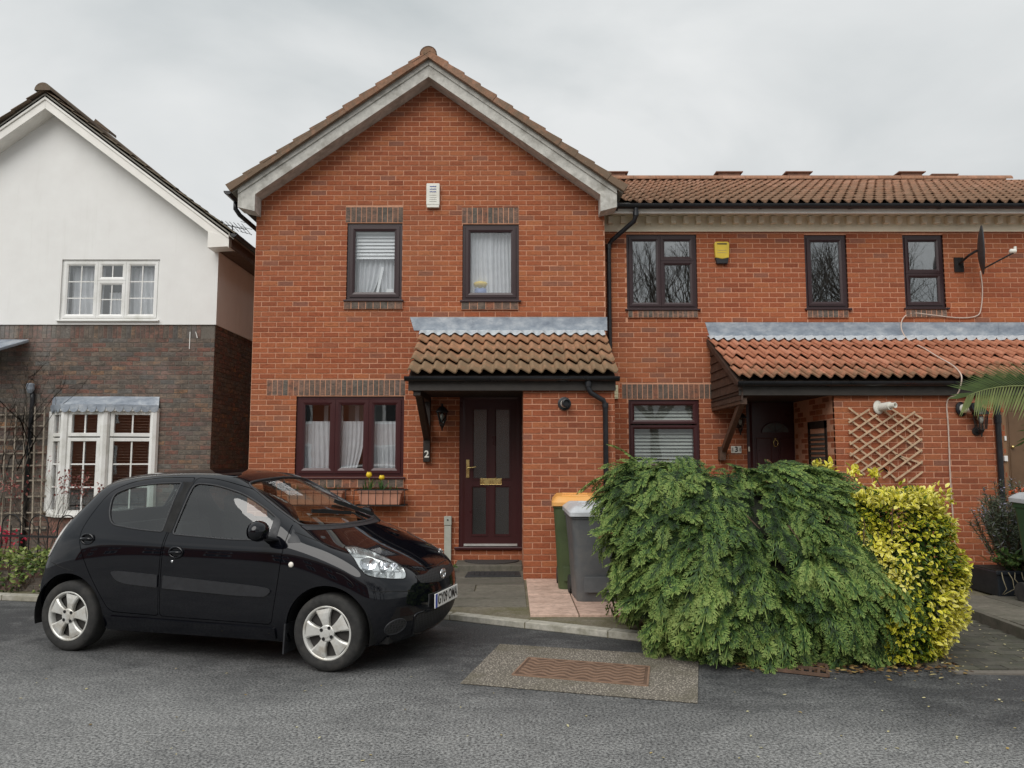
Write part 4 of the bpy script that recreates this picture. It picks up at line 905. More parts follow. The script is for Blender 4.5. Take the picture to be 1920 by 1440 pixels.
# roof, verge boards
rf = bpy.data.objects.new('roof', None); COL.objects.link(rf); rf.parent = h1; rf.location = Vector((WAX, DW-.35, 5))-wloc(h1)
M['tile_dark'] = tile_mat('dark_tile', [(0, (.13,.095,.07)), (1, (.21,.155,.115))], 'isl', (.16,.14,.10), .5, 5, 7.4); M['tile_dark_o'] = tile_mat('dark_tile_o', [(0, (.13,.095,.07)), (1, (.21,.155,.115))], 'obj', (.16,.14,.10), .5, 5, 7.4)
for sx in (-1, 1):
    up = Vector((-sx, 0, WSL)).normalized(); lw = Vector((WAX+sx*3.16, 0, WAZ+.05-WSL*3.16)); xd = Vector((0, 1, 0))
    if xd.cross(up).z < 0: xd = -xd
    tile_slope(rf, lw+Vector((0, 19 if xd.y < 0 else DW-.36, 0)), xd, up, 19-DW+.36, math.hypot(3.16, WSL*3.16), .3, .30, (M['tile_dark_o'], M['tile_dark']), 30, 30+sx, amp=.012, lift=.03)
    mb = MB(); mb.prism([(WAX, DW-.32, WAZ+.02), (WAX+sx*3.14, DW-.32, WAZ+.02-WSL*3.14), (WAX+sx*3.14, DW-.32, WAZ-.04-WSL*3.14), (WAX, DW-.32, WAZ-.04)], (0, 7, 0)); mb.build('underlay', M['soffit'], rf)
    top = Vector((WAX, DW-.30, WAZ-.01)); end = top+Vector((sx*3.06, 0, -WSL*3.06)); hh = Vector((0, 0, -.22))
    mb = MB(); mb.prism([top, end, end+hh, top+hh], (0, .03, 0)); mb.build('verge_board', M['cream_board'], h1, bevel=.004)
    mb = MB(); o = Vector((0, -.02, .01)); h_ = Vector((0, 0, -.085)); mb.prism([top+o, end+o, end+h_+o, top+h_+o], (0, .02, 0)); mb.build('verge_moulding', M['cream_board'], h1, bevel=.006)
    mb = MB(); o = Vector((0, .03, -.21)); h_ = Vector((0, 0, .02)); mb.prism([top+o, end+o, end+h_+o, top+h_+o], (0, .255, 0)); mb.build('soffit', M['cream_board'], h1)
    xe = end.x; xi = xe-sx*.34; poly = [(xe, DW-.303, end.z-.05), (xe, DW-.303, end.z-.20), (xi, DW-.303, end.z-.22), (xi, DW-.303, end.z-.20+WSL*.34)]
    mb = MB(); mb.prism(poly if sx < 0 else poly[::-1], (0, .28, 0)); mb.build('eaves_box', M['cream_board'], h1, bevel=.004)
    if sx > 0:
        mb = MB(); mb.box(WX1+.03, xe+.02, DW-.02, 18.5, end.z-.215, end.z-.195); mb.box(xe+.0, xe+.025, DW-.26, 18.5, end.z-.20, end.z+.0); mb.build('eaves_soffit', plain('brown_soffit', (.13,.085,.06), .7), h1)
        gutter(h1, DW-.34, 18.5, xe+.145, end.z+.0, .06, axis='y')
rt = MB(); prof = [(math.cos(math.pi*k/10)*.13, math.sin(math.pi*k/10)*.13) for k in range(11)]
rt.add([(x_, y_, z_) for y_ in (0, .44) for x_, z_ in prof], [(k, k+1, 12+k, 11+k) for k in range(10)]+[tuple(range(11))]); rm1 = rt.mesh('ridge_tile', M['tile_dark_o'])
y_ = DW-.40
while y_ < 18.5: inst('ridge_tile', rm1, (WAX, y_, WAZ+.03), rf); y_ += .43
# a lifted vent tile on the right slope
q = W(200, 247, 13.2); mb = MB(); mb.prism([(q.x-.13, 13.0, q.z+.10), (q.x+.15, 13.0, q.z-.10), (q.x+.15, 13.0, q.z-.05), (q.x-.10, 13.0, q.z+.15)], (0, .25, 0)); mb.build('vent_tile', M['tile_dark_o'], rf)
# lead canopy corner and downpipe at the left edge
q = W(0, 640, 11.9); mb = MB(); mb.prism([(q.x-1.6, 11.7, q.z-.14), (q.x+.10, 11.7, q.z-.14), (q.x+.22, DW-.03, q.z+.09), (q.x-1.6, DW-.03, q.z+.09)], (0, 0, -.05)); mb.build('canopy', M['lead'], h1, bevel=.01)
q = W(63, 720, DW-.05); mb = MB(); mb.tube([(q.x-.02, DW-.05, 2.62), (q.x, DW-.05, 2.5), (q.x-.03, DW-.05, .06)], .035, 8); mb.build('drainpipe', M['black_plastic'], h1, smooth=True)
mb = MB(); mb.lathe([(.03, 0), (.06, .06), (.06, .14), (.045, .16)], (q.x-.03, DW-.08, 2.58), (0, 0, 1), 10); mb.build('rain_hopper', M['lead'], h1)
q = W(357, 620, DW); mb = MB(); mb.box(q.x-.006, q.x+.006, DW-.012, DW, q.z-.30, q.z-.02); mb.bar((q.x+.09, DW-.006, q.z-.02), (q.x+.12, DW-.006, q.z-.12), .012, .012); mb.build('cable_clip', M['upvc_white'], h1)
# ------------------------------------------------------------------ parked car
t = NT('black_car_paint'); c = t.mix(t.ramp(t.noise(6, 4, .6), [(.35, 0), (.7, .25)]), (.0028,.0032,.0055), (.007,.0075,.010)); t.color(c)
t.set(Roughness=.45, Coat_Weight=1.0, Coat_Roughness=t.ramp(t.noise(2.5, 5, .6), [(.3, .006), (.75, .035)])); t.p.inputs['Specular IOR Level'].default_value = .0; M['paint'] = t.m
M['car_black'] = plain('black_trim_plastic', (.022,.023,.026), .5, .25, 20, .1)
M['car_gap'] = plain('dark_gap', (.004,.004,.004), .8, .1, 5, 0)
M['car_grey'] = plain('satin_moulding', (.016,.017,.020), .55, .2, 30, .08)
M['car_glass'] = glass_mat('car_side_glass', (.66,.73,.71), 1, 1.9); M['car_screen'] = glass_mat('windscreen_glass', (.84,.90,.87), 1, 1.75)
M['lens'] = glass_mat('lamp_lens', (.97,.98,.98), 1, 1.5)
t = NT('tyre_rubber'); c = t.ramp(t.noise(20, 5), [(.3, (.014,.014,.014)), (.7, (.034,.033,.031))]); c = t.mix(t.ramp(t.noise(5, 5), [(.5, 0), (.7, .5)]), c, (.06,.055,.048)); t.color(c); t.set(Roughness=.85); t.bump(t.noise(150, 3), .2, .002); M['tyre'] = t.m
M['alloy'] = plain('silver_wheel', (.66,.66,.63), .36, .08, 9, .03, metal=.35, grime=(.42,.38,.31), gscale=9)
M['chrome'] = plain('chrome', (.75,.76,.78), .10, .05, 4, 0, metal=1)
M['reflector'] = plain('lamp_reflector', (.70,.72,.72), .16, .15, 14, 0, metal=.85)
M['seat'] = plain('seat_cloth', (.030,.028,.03), .95, .2, 40, .3); M['dash'] = plain('dash_plastic', (.026,.026,.028), .6, .2, 20, .2)
CARO, CARA = Vector((-3.40, 7.15, .0)), -15.3
car = thing('parked_car', CARO, 'small black five door hatchback with silver wheel covers parked beside the kerb', 'car'); car.rotation_euler = (0, 0, R(CARA))
CMX = Matrix.Translation(CARO) @ Matrix.Rotation(R(CARA), 4, 'Z'); CIN = CMX.inverted()
def cb(mb, name, mat, parent=None, **k):
    o = mb.build(name, mat, None, **k); o.parent = parent or car; return o
# cage: waterline loops, front centre -> front corner -> side -> rear corner -> rear centre (left half)
F = {0: [(2.84,0,.175),(2.82,.27,.175),(2.74,.52,.175),(2.62,.685,.18)], 1: [(2.955,0,.27),(2.935,.28,.27),(2.855,.55,.27),(2.70,.74,.28)], 2: [(2.985,0,.50),(2.965,.28,.50),(2.885,.56,.50),(2.715,.765,.50)],
     3: [(2.935,0,.675),(2.915,.28,.68),(2.84,.54,.695),(2.67,.745,.715)], 4: [(2.64,0,.85),(2.62,.26,.85),(2.55,.49,.85),(2.42,.715,.86)], 5: [(2.25,0,.985),(2.23,.25,.985),(2.16,.48,.982),(2.05,.69,.975)], 6: [(1.42,0,1.425),(1.41,.2,1.42),(1.385,.40,1.405),(1.345,.555,1.375)]}
S = {0: [(2.50,.72,.19),(2.2,.735,.19),(1.9,.74,.19),(1.5,.74,.19),(1.0,.74,.19),(.5,.74,.19),(.1,.735,.20),(-.18,.72,.21)],
     1: [(2.52,.775,.30),(2.2,.79,.31),(1.9,.785,.32),(1.5,.785,.32),(1.0,.785,.32),(.5,.785,.32),(.1,.79,.32),(-.2,.775,.32)],
     2: [(2.54,.797,.52),(2.25,.81,.55),(1.92,.80,.56),(1.5,.797,.56),(1.0,.797,.56),(.5,.80,.56),(.05,.81,.56),(-.24,.79,.53)],
     3: [(2.46,.785,.755),(2.2,.803,.79),(1.92,.80,.80),(1.5,.798,.79),(1.0,.798,.79),(.5,.80,.80),(.08,.80,.80),(-.17,.78,.77)],
     4: [(2.27,.755,.895),(2.08,.775,.905),(1.88,.782,.895),(1.5,.785,.885),(1.0,.785,.89),(.5,.785,.91),(.14,.775,.93),(-.08,.745,.94)],
     5: [(1.97,.72,.975),(1.88,.735,.965),(1.77,.745,.955),(1.45,.75,.945),(1.0,.75,.955),(.55,.745,.985),(.24,.725,1.02),(.02,.70,1.045)],
     6: [(1.26,.57,1.388),(1.19,.578,1.398),(1.10,.583,1.405),(.95,.587,1.410),(.75,.587,1.410),(.55,.583,1.402),(.35,.573,1.385),(.17,.555,1.360)]}
B = {0: [(-.35,.66,.22),(-.42,.5,.22),(-.44,.27,.22),(-.45,0,.22)], 1: [(-.38,.73,.33),(-.455,.54,.33),(-.485,.28,.33),(-.49,0,.33)], 2: [(-.385,.745,.53),(-.46,.55,.535),(-.488,.28,.54),(-.495,0,.54)],
     3: [(-.315,.735,.73),(-.385,.54,.73),(-.415,.28,.73),(-.42,0,.73)], 4: [(-.235,.70,.945),(-.31,.52,.94),(-.345,.27,.94),(-.35,0,.94)], 5: [(-.145,.655,1.06),(-.225,.48,1.06),(-.26,.25,1.06),(-.265,0,1.06)], 6: [(.05,.525,1.33),(.0,.38,1.352),(-.025,.2,1.366),(-.03,0,1.37)]}
bm = bmesh.new(); loops = {l: [bm.verts.new(p) for p in F[l]+S[l]+B[l]] for l in range(7)}
for l in range(6):
    a, b = loops[l], loops[l+1]
    for i in range(len(a)-1): bm.faces.new((a[i], a[i+1], b[i+1], b[i]))
top = loops[6]; rowsv = [top[0:4]]
for j in range(8):
    x_, y_, z_ = S[6][j]; cr = .052; r_ = []
    for k in range(3):
        fy = (0, .36, .72)[k]; r_.append(bm.verts.new((x_+.06*(1-fy)*(j < 3)-.05*(1-fy)*(j > 5), y_*fy, z_+cr*(1-fy**2.2))))
    rowsv.append(r_+[top[4+j]])
rowsv.append([top[15], top[14], top[13], top[12]])
for r0, r1 in zip(rowsv, rowsv[1:]):
    for k in range(3): bm.faces.new((r0[k], r0[k+1], r1[k+1], r1[k]))
geom = bmesh.ops.mirror(bm, geom=bm.verts[:]+bm.edges[:]+bm.faces[:], axis='Y', merge_dist=.0005)
bmesh.ops.remove_doubles(bm, verts=bm.verts, dist=.0006); bmesh.ops.recalc_face_normals(bm, faces=bm.faces)
cage = bpy.data.meshes.new('car_cage'); bm.to_mesh(cage); bm.free()
tmp = bpy.data.objects.new('car_cage', cage); COL.objects.link(tmp)
m = tmp.modifiers.new('s', 'SUBSURF'); m.levels = 3; m.render_levels = 3
def evald(o):
    dg = bpy.context.evaluated_depsgraph_get(); me = bpy.data.meshes.new_from_object(o.evaluated_get(dg)); return me
skin = evald(tmp); skin.polygons.foreach_set('use_smooth', [True]*len(skin.polygons))
V0 = [v.co.copy() for v in skin.vertices]; N0 = [v.normal.copy() for v in skin.vertices]; P0 = [tuple(p.vertices) for p in skin.polygons]
if sum(N0[i].dot(V0[i]-Vector((1.2, 0, .6))) for i in range(0, len(V0), 7)) < 0: N0 = [-n for n in N0]
BV = BVHTree.FromPolygons(V0, P0)
def smooth_n(co):
    h = BV.find_nearest(co); vs_ = P0[h[2]]; n = Vector((0, 0, 0)); 
    for i in vs_: n += N0[i]/max(1e-5, (V0[i]-co).length)
    return n.normalized(), h[0], h[3]
m = tmp.modifiers.new('t', 'SOLIDIFY'); m.thickness = .022; m.offset = -1
shell = evald(tmp); bpy.data.objects.remove(tmp)
bmx = bmesh.new(); bmx.from_mesh(shell); bmesh.ops.recalc_face_normals(bmx, faces=bmx.faces); bmx.to_mesh(shell); bmx.free()
def rounded(poly, r, n=4):
    out = []; L_ = len(poly)
    for i in range(L_):
        p, q, s = Vector(poly[i-1]), Vector(poly[i]), Vector(poly[(i+1) % L_]); rr = r[i] if hasattr(r, '__len__') else r
        d1, d2 = (p-q), (s-q); a = min(rr, d1.length*.45); b = min(rr, d2.length*.45)
        A, C = q+d1.normalized()*a, q+d2.normalized()*b
        for k in range(n+1): t_ = k/n; out.append((1-t_)**2*A+2*t_*(1-t_)*q+t_*t_*C)
    return [tuple(v) for v in out]
def cutter(poly, axis, a, b):
    mb = MB(); f_ = {'y': lambda p, k: (p[0], k, p[1]), 'z': lambda p, k: (p[0], p[1], k), 'x': lambda p, k: (k, p[0], p[1])}[axis]
    d = {'y': (0, b-a, 0), 'z': (0, 0, b-a), 'x': (b-a, 0, 0)}[axis]
    mb.prism([f_(p, a) for p in poly], d); o = mb.build('cutter', M['car_gap']); return o
def boolean(me, ops):
    o = bpy.data.objects.new('work', me); COL.objects.link(o); cs_ = []
    for mode, c_ in ops:
        m = o.modifiers.new('b', 'BOOLEAN'); m.operation = mode; m.object = c_; m.solver = 'EXACT'
    r_ = evald(o); bpy.data.objects.remove(o); return r_
def finish(me, name, mats, parent=None):
    """hands the smooth normals of the uncut body back to the cut panel"""
    me.materials.clear()
    for m in mats: me.materials.append(m)
    nrm = []; cache = {}
    idx = []
    for p in me.polygons:
        fn = p.normal; 
        for vi in p.vertices:
            if vi not in cache: cache[vi] = smooth_n(me.vertices[vi].co)
            n, hp, d = cache[vi]
            nrm.append(n if (d < .003 and n.dot(fn) > .75) else fn.copy())
        idx.append(0)
    me.polygons.foreach_set('material_index', idx); me.polygons.foreach_set('use_smooth', [True]*len(me.polygons))
    me.normals_split_custom_set([tuple(n) for n in nrm])
    o = bpy.data.objects.new(name, me); COL.objects.link(o); o.parent = parent or car; return o
def split_side(me, sgn):
    b = bmesh.new(); b.from_mesh(me); bmesh.ops.delete(b, geom=[v for v in b.verts if v.co.y*sgn < 0], context='VERTS'); r_ = bpy.data.meshes.new('half'); b.to_mesh(r_); b.free(); return r_
FW = rounded([(1.0,1.352),(1.2,1.342),(1.47,1.277),(1.70,1.165),(1.865,1.065),(1.87,.935),(1.5,.930),(.945,.957)], [.05,.1,.1,.1,.03,.03,.1,.03])
RW = rounded([(.235,1.255),(.39,1.318),(.63,1.348),(.875,1.356),(.845,.972),(.59,.987),(.335,1.018),(.262,1.12)], [.05,.1,.1,.02,.02,.1,.06,.1])
DF = rounded([(.892,.94),(.877,.325),(1.87,.312),(1.925,.60),(1.958,.86),(1.965,1.05),(1.75,1.205),(1.47,1.325),(1.2,1.388),(.993,1.398)], [.2,.03,.04,.1,.1,.06,.2,.2,.2,.03])
DR = rounded([(.980,1.398),(.63,1.398),(.39,1.366),(.185,1.285),(.075,1.07),(.045,.92),(.19,.65),(.405,.335),(.866,.325),(.88,.94)], [.03,.2,.15,.08,.15,.1,.2,.06,.03,.2])
SCR = rounded([(2.215,0),(2.19,.25),(2.11,.46),(2.005,.60),(1.72,.555),(1.42,.475),(1.455,.2),(1.46,0),(1.455,-.2),(1.42,-.475),(1.72,-.555),(2.005,-.60),(2.11,-.46),(2.19,-.25)], [.1,.1,.1,.05,.1,.06,.1,.1,.1,.06,.1,.05,.1,.1])
RG = rounded([(-.52,1.075),(.52,1.075),(.47,1.27),(.40,1.315),(-.40,1.315),(-.47,1.27)], .04)
arch = lambda cx: [(cx+.338*math.cos(t_), .285+.338*math.sin(t_)) for t_ in np.linspace(-.3, math.pi+.3, 28)]
cW = [cutter(FW, 'y', -1, 1), cutter(RW, 'y', -1, 1)]; cS = cutter(SCR, 'z', .93, 1.7); cR = cutter(RG, 'x', -.7, .12)
cA = [cutter(arch(cx), 'y', s*.5, s*1.0) for cx in (0, 2.33) for s in (-1, 1)]
grow = lambda poly, e: [tuple(Vector(p)+(Vector(p)-Vector((sum(q[0] for q in poly)/len(poly), sum(q[1] for q in poly)/len(poly)))).normalized()*e) for p in poly]
cD = [cutter(DF, 'y', -1, 1), cutter(DR, 'y', -1, 1)]; cDi = [cutter(grow(DF, -.006), 'y', -1, 1), cutter(grow(DR, -.006), 'y', -1, 1)]
# headlamp pocket, seen along the diagonal of the front corner
def hit_px(u, v):
    o_ = CIN @ Vector((0, 0, CAM_H)); d = CIN.to_3x3() @ Vector(_ray(u, v)); h = BV.ray_cast(o_, d.normalized()); return h[0], h[1]
z2 = lambda x_, y_: (440+x_/3.428, 860+y_/3.428)
HLP = [z2(*q) for q in [(700,563),(770,562),(850,582),(950,622),(1040,668),(1085,700),(1103,735),(1098,772),(1020,775),(920,768),(850,752),(800,705),(770,650)]]
HL3 = [hit_px(*q)[0] for q in HLP]
hc = sum(HL3, Vector())/len(HL3); hn = (smooth_n(hc)[0]+Vector((0, -.35, .1))).normalized(); he1 = Vector((0, 0, 1)).cross(hn).normalized(); he2 = hn.cross(he1)
HL2 = rounded([((p-hc).dot(he1), (p-hc).dot(he2)) for p in HL3], .02, 3)
def pl(p, k=0, sgn=1): v = hc+he1*p[0]+he2*p[1]+hn*k; return Vector((v.x, v.y*sgn, v.z))
cH = []
for s in (1, -1):
    mb = MB(); mb.prism([pl(p, .14, s) for p in HL2], pl((0, 0), -.10, s)-pl((0, 0), .14, s)); cH.append(mb.build('cutter', M['car_gap']))
body = boolean(shell, [('DIFFERENCE', c_) for c_ in cW+[cS, cR]+cA+cD+cH]); finish(body, 'body', [M['paint']])
for k in (0, 1):
    dm = boolean(shell, [('INTERSECT', cDi[k]), ('DIFFERENCE', cW[k])]+[('DIFFERENCE', c_) for c_ in cA])
    for s in (-1, 1):
        d_ = finish(split_side(dm, s), 'door', [M['paint']])
        if s < 0 and k == 0: doorF = d_
        if s < 0 and k == 1: doorB = d_
for c_ in cW+[cS, cR]+cA+cD+cDi+cH: bpy.data.objects.remove(c_)
# ---- sheets lying on the body surface
from mathutils.geometry import delaunay_2d_cdt
def proj(axis, sgn):
    def f_(p):
        if axis == 'y': o_, d = Vector((p[0], sgn*2, p[1])), Vector((0, -sgn, 0))
        elif axis == 'z': o_, d = Vector((p[0], p[1], 3)), Vector((0, 0, -1))
        elif axis == 'x': o_, d = Vector((sgn*5, p[0], p[1])), Vector((-sgn, 0, 0))
        elif axis == 'h': o_, d = pl(p, .3, 1), -hn
        h = BV.ray_cast(o_, d)
        if h[0] is None:
            n = BV.find_nearest(o_+d*1.5); return n[0], n[1]
        n = smooth_n(h[0])[0]; return h[0], n
    return f_
def patch(poly, axis, sgn, off, name, mat, parent=None, step=.04, thick=.0, dome=0, mirror=False):
    pf = proj(axis, sgn); n = len(poly); xs = [p[0] for p in poly]; zs = [p[1] for p in poly]; pts = [Vector(p) for p in poly]
    inside = lambda x_, y_: sum(((poly[i][1] > y_) != (poly[i-1][1] > y_)) and (x_ < (poly[i-1][0]-poly[i][0])*(y_-poly[i][1])/(poly[i-1][1]-poly[i][1])+poly[i][0]) for i in range(n)) % 2
    dist = lambda q: min((q-Vector(p)).length for p in poly)
    g = []
    for x_ in np.arange(min(xs)+step/2, max(xs), step):
        for y_ in np.arange(min(zs)+step/2, max(zs), step):
            q = Vector((x_, y_))
            if inside(x_, y_) and dist(q) > step*.45: g.append(q)
    r_ = delaunay_2d_cdt(pts+g, [(i, (i+1) % n) for i in range(n)], [], 1, 1e-6)
    vs = []; nr = []
    for v in r_[0]:
        h, nn = pf(v); o_ = off+(dome*min(1, dist(v)/.05) if dome else 0); vs.append(h+nn*o_); nr.append((h, nn))
    mb = MB(); mb.add(vs, r_[2])
    if thick:
        k = len(vs); mb.v += [tuple(h+nn*(off-thick)) for h, nn in nr[:n]]
        mb.f += [(i, (i+1) % n, k+(i+1) % n, k+i) for i in range(n)]; mb.m += [0]*n
    o = cb(mb, name, mat, parent, smooth=True, fix=False) if not thick else cb(mb, name, mat, parent, smooth=True, angle=40)
    if not thick: o.data.normals_split_custom_set_from_vertices([tuple(nn) for h, nn in nr])
    if mirror:
        mb.v = [(x_, -y_, z_) for x_, y_, z_ in mb.v]; cb(mb, name, mat, parent, smooth=True, angle=40)
    return o
def bead(poly, axis, sgn, off, r, name, mat, parent=None, closed=True):
    pf = proj(axis, sgn); pts = []
    pp = list(poly)+([poly[0]] if closed else [])
    for a, b in zip(pp, pp[1:]):
        k = max(1, int((Vector(b)-Vector(a)).length/.03))
        for i in range(k): pts.append(Vector(a).lerp(Vector(b), i/k))
    pts.append(Vector(pp[-1])); P_ = [(lambda h: h[0]+h[1]*off)(pf(q)) for q in pts]
    mb = MB(); mb.tube(P_, r, 6, cap=not closed); return cb(mb, name, mat, parent, smooth=True)
for s in (-1, 1):
    dp, bp_ = (doorF, doorB) if s < 0 else (None, None)
    patch(FW, 'y', s, -.006, 'door_glass', M['car_glass'], dp, step=.03); patch(RW, 'y', s, -.006, 'door_glass', M['car_glass'], bp_, step=.03)
    bead(FW, 'y', s, -.002, .008, 'window_seal', M['car_black'], dp); bead(RW, 'y', s, -.002, .008, 'window_seal', M['car_black'], bp_)
    # satin strips along the doors
    patch(rounded([(.915,.642),(1.70,.600),(1.84,.588),(1.875,.565),(1.83,.522),(1.6,.518),(.912,.545)], [.008,.1,.04,.02,.04,.1,.008]), 'y', s, .011, 'side_moulding', M['car_grey'], dp, thick=.014)
    patch(rounded([(.415,.655),(.50,.662),(.862,.645),(.862,.548),(.56,.565),(.47,.59)], [.03,.04,.008,.008,.05,.04]), 'y', s, .011, 'side_moulding', M['car_grey'], bp_, thick=.014)
    # black pillar between the windows and the corner sail by the mirror
    patch([(.885,1.362),(.985,1.358),(.93,.965),(.855,.978)], 'y', s, .0015, 'pillar_trim', M['car_gap'], None)
    patch(rounded([(1.80,1.105),(1.86,1.062),(1.865,.94),(1.80,.938)], .01), 'y', s, .003, 'sail_trim', M['car_black'], None, step=.03)
    patch(rounded([(1.975,1.02),(2.085,.925),(1.975,.918)], .012), 'y', s, .002, 'quarter_trim', M['car_black'], None, step=.03)
    # sill
    patch(rounded([(.40,.305),(1.90,.292),(1.90,.20),(.36,.195)], .02), 'y', s, .014, 'sill_trim', M['paint'], None, thick=.02)
    # handles
    for (hx, hz), q in (((1.02,.822), dp), ((.155,.898), bp_)):
        h, n = proj('y', s)((hx, hz)); mb = MB(); e1, e2 = Vector((1, 0, 0)), Vector((0, 0, 1)); 
        pts_ = [h+n*.006+e1*.058*math.cos(t_)+e2*.040*math.sin(t_) for t_ in np.linspace(0, 2*math.pi, 25)]; mb.tube(pts_, .010, 8, cap=False)
        mb.add([h+n*.002]+[h+n*.002+e1*.054*math.cos(t_)+e2*.036*math.sin(t_) for t_ in np.linspace(0, 2*math.pi, 25)], [(0, i, i+1) for i in range(1, 25)])
        mb.tube([h+n*.012-e1*.055, h+n*.020-e1*.02, h+n*.020+e1*.02, h+n*.012+e1*.055], .013, 8); cb(mb, 'handle', M['paint'], q, smooth=True, fix=False)
    h, n = proj('y', s)((.99,.752)); mb = MB(); mb.lathe([(.010, -.002), (.010, .006), (.006, .008)], h, n, 12); cb(mb, 'lock', M['chrome'], dp)
    h, n = proj('y', s)((2.035,.765)); mb = MB(); mb.lathe([(.021, -.004), (.020, .006), (.010, .011)], h, n, 14); cb(mb, 'side_repeater', plain('repeater_lens', (.85,.80,.72), .15), smooth=True)
    # mirror
    mc = Vector((1.815, s*.90, 1.015)); mb = MB(); vs = []
    for i in range(13):
        f_ = math.pi*i/12
        for k in range(18):
            g_ = 2*math.pi*k/18; q = Vector((math.cos(f_)*.075, math.sin(f_)*math.cos(g_)*.095, math.sin(f_)*math.sin(g_)*.078)); q.x = max(q.x, -.045); vs.append(mc+q)
    mb.add(vs, [(i*18+k, i*18+(k+1) % 18, (i+1)*18+(k+1) % 18, (i+1)*18+k) for i in range(12) for k in range(18)])
    mir = cb(mb, 'door_mirror', M['paint'], smooth=True)
    mb = MB(); mb.prism([(1.765, s*.745, .93), (1.90, s*.745, .93), (1.875, s*.86, .955), (1.785, s*.86, .955)], (0, 0, .022)); cb(mb, 'mirror_arm', M['car_black'], mir, bevel=.006)
    mb = MB(); mb.add([Vector((1.768, mc.y+.082*math.cos(t_), mc.z+.064*math.sin(t_))) for t_ in np.linspace(0, 2*math.pi, 17)[:-1]], [tuple(range(16))]); cb(mb, 'mirror_glass', M['chrome'], mir)
    # tail lamp
    patch(rounded([(-.36,.745),(-.26,.735),(-.20,.86),(-.135,1.03),(-.20,1.04),(-.32,.93)], .03), 'y', s, .006, 'tail_lamp', plain('tail_lamp_lens', (.62,.60,.58), .12, .2, 30, 0), step=.03, thick=.008)
# windscreen, rear glass
patch(SCR, 'z', 1, -.004, 'windscreen', M['car_screen'], step=.06); bead(SCR, 'z', 1, -.001, .010, 'screen_seal', M['car_black'])
patch(RG, 'x', -1, -.004, 'rear_window', M['car_glass'], step=.06); bead(RG, 'x', -1, -.001, .009, 'screen_seal', M['car_black'])
# scuttle and wipers
patch(rounded([(2.255,0),(2.235,.25),(2.165,.47),(2.06,.63),(2.0,.615),(2.095,.45),(2.165,.24),(2.185,0),(2.165,-.24),(2.095,-.45),(2.0,-.615),(2.06,-.63),(2.165,-.47),(2.235,-.25)], .01, 2), 'z', 1, .003, 'scuttle', M['car_black'], step=.05)
zp = proj('z', 1)
for pts_ in ([(2.20,.10),(2.10,.05),(1.98,-.25),(1.95,-.38)], [(2.19,.40),(2.10,.45),(2.02,.38),(1.90,.08)]):
    mb = MB(); P_ = [(lambda h: h[0]+h[1]*(.022 if i else .006))(zp(p)) for i, p in enumerate(pts_)]; mb.tube(P_, .008, 6); mb.bar(P_[1].lerp(P_[2], .1), P_[3], .012, .03); cb(mb, 'wiper', M['car_gap'])
# bonnet and bumper joints
bead([(2.0,-.70),(2.12,-.695),(2.28,-.685),(2.42,-.665)], 'z', 1, .0, .0032, 'bonnet_joint', M['car_gap'], closed=False)
bead([(2.0,.70),(2.12,.695),(2.28,.685),(2.42,.665)], 'z', 1, .0, .0032, 'bonnet_joint', M['car_gap'], closed=False)
bead([(2.60,-.55),(2.76,-.45),(2.855,-.30),(2.885,0),(2.855,.30),(2.76,.45),(2.60,.55)], 'z', 1, .0, .0032, 'bonnet_joint', M['car_gap'], closed=False)
for s in (-1, 1):
    bead([(2.40,.72),(2.46,.70),(2.52,.655),(2.545,.625)], 'y', s, .0, .003, 'bumper_joint', M['car_gap'], closed=False)
    bead([(2.655,.60),(2.70,.585),(2.80,.575),(2.885,.555)], 'y', s, .0, .003, 'bumper_joint', M['car_gap'], closed=False)
    bead([(-.20,.70),(-.05,.66),(.06,.64)], 'y', s, .0, .003, 'bumper_joint', M['car_gap'], closed=False)
# grilles, fog recesses
t = NT('grille_mesh'); v = t.n.new('ShaderNodeTexVoronoi'); v.inputs['Scale'].default_value = 55; v.feature = 'DISTANCE_TO_EDGE'; v.inputs['Randomness'].default_value = .15; t.L(t.geo.outputs['Position'], v.inputs['Vector'])
t.color(t.ramp(v.outputs['Distance'], [(.08, (.03,.03,.032)), (.16, (.003,.003,.003))])); t.set(Roughness=.6); M['grille'] = t.m
patch(rounded([(-.40,.655),(-.10,.675),(.10,.675),(.40,.655),(.37,.600),(.12,.575),(-.12,.575),(-.37,.600)], .02), 'x', 1, .002, 'grille', M['grille'], step=.03)
patch(rounded([(-.46,.375),(0,.385),(.46,.375),(.40,.235),(.25,.205),(-.25,.205),(-.40,.235)], .05), 'x', 1, .002, 'grille', M['grille'], step=.03)
bead(rounded([(-.47,.385),(0,.395),(.47,.385),(.41,.228),(.25,.197),(-.25,.197),(-.41,.228)], .05), 'x', 1, .0, .008, 'grille_surround', M['paint'])
for s in (-1, 1):
    patch([(s*.595+.062*math.cos(t_)*1.1, .315+.052*math.sin(t_)) for t_ in np.linspace(0, 2*math.pi, 22)[:-1]], 'x', 1, .002, 'fog_recess', M['grille'], step=.03)
    bead([(s*.595+.066*math.cos(t_)*1.1, .315+.056*math.sin(t_)) for t_ in np.linspace(0, 2*math.pi, 22)[:-1]], 'x', 1, .0, .006, 'fog_surround', M['car_black'])
# emblem: three rings
h, n = proj('x', 1)((0, .625)); mb = MB(); C_ = h+Vector((.016, 0, 0)); el = lambda a, b, dy=0, dz=0: [C_+Vector((0, dy+a*math.cos(t_), dz+b*math.sin(t_))) for t_ in np.linspace(0, 2*math.pi, 29)]
for a, b, dz in ((.055,.037,0), (.017,.034,0), (.040,.013,.020)): mb.tube(el(a, b, 0, dz), .0055, 6, cap=False)
cb(mb, 'emblem', M['chrome'], smooth=True)
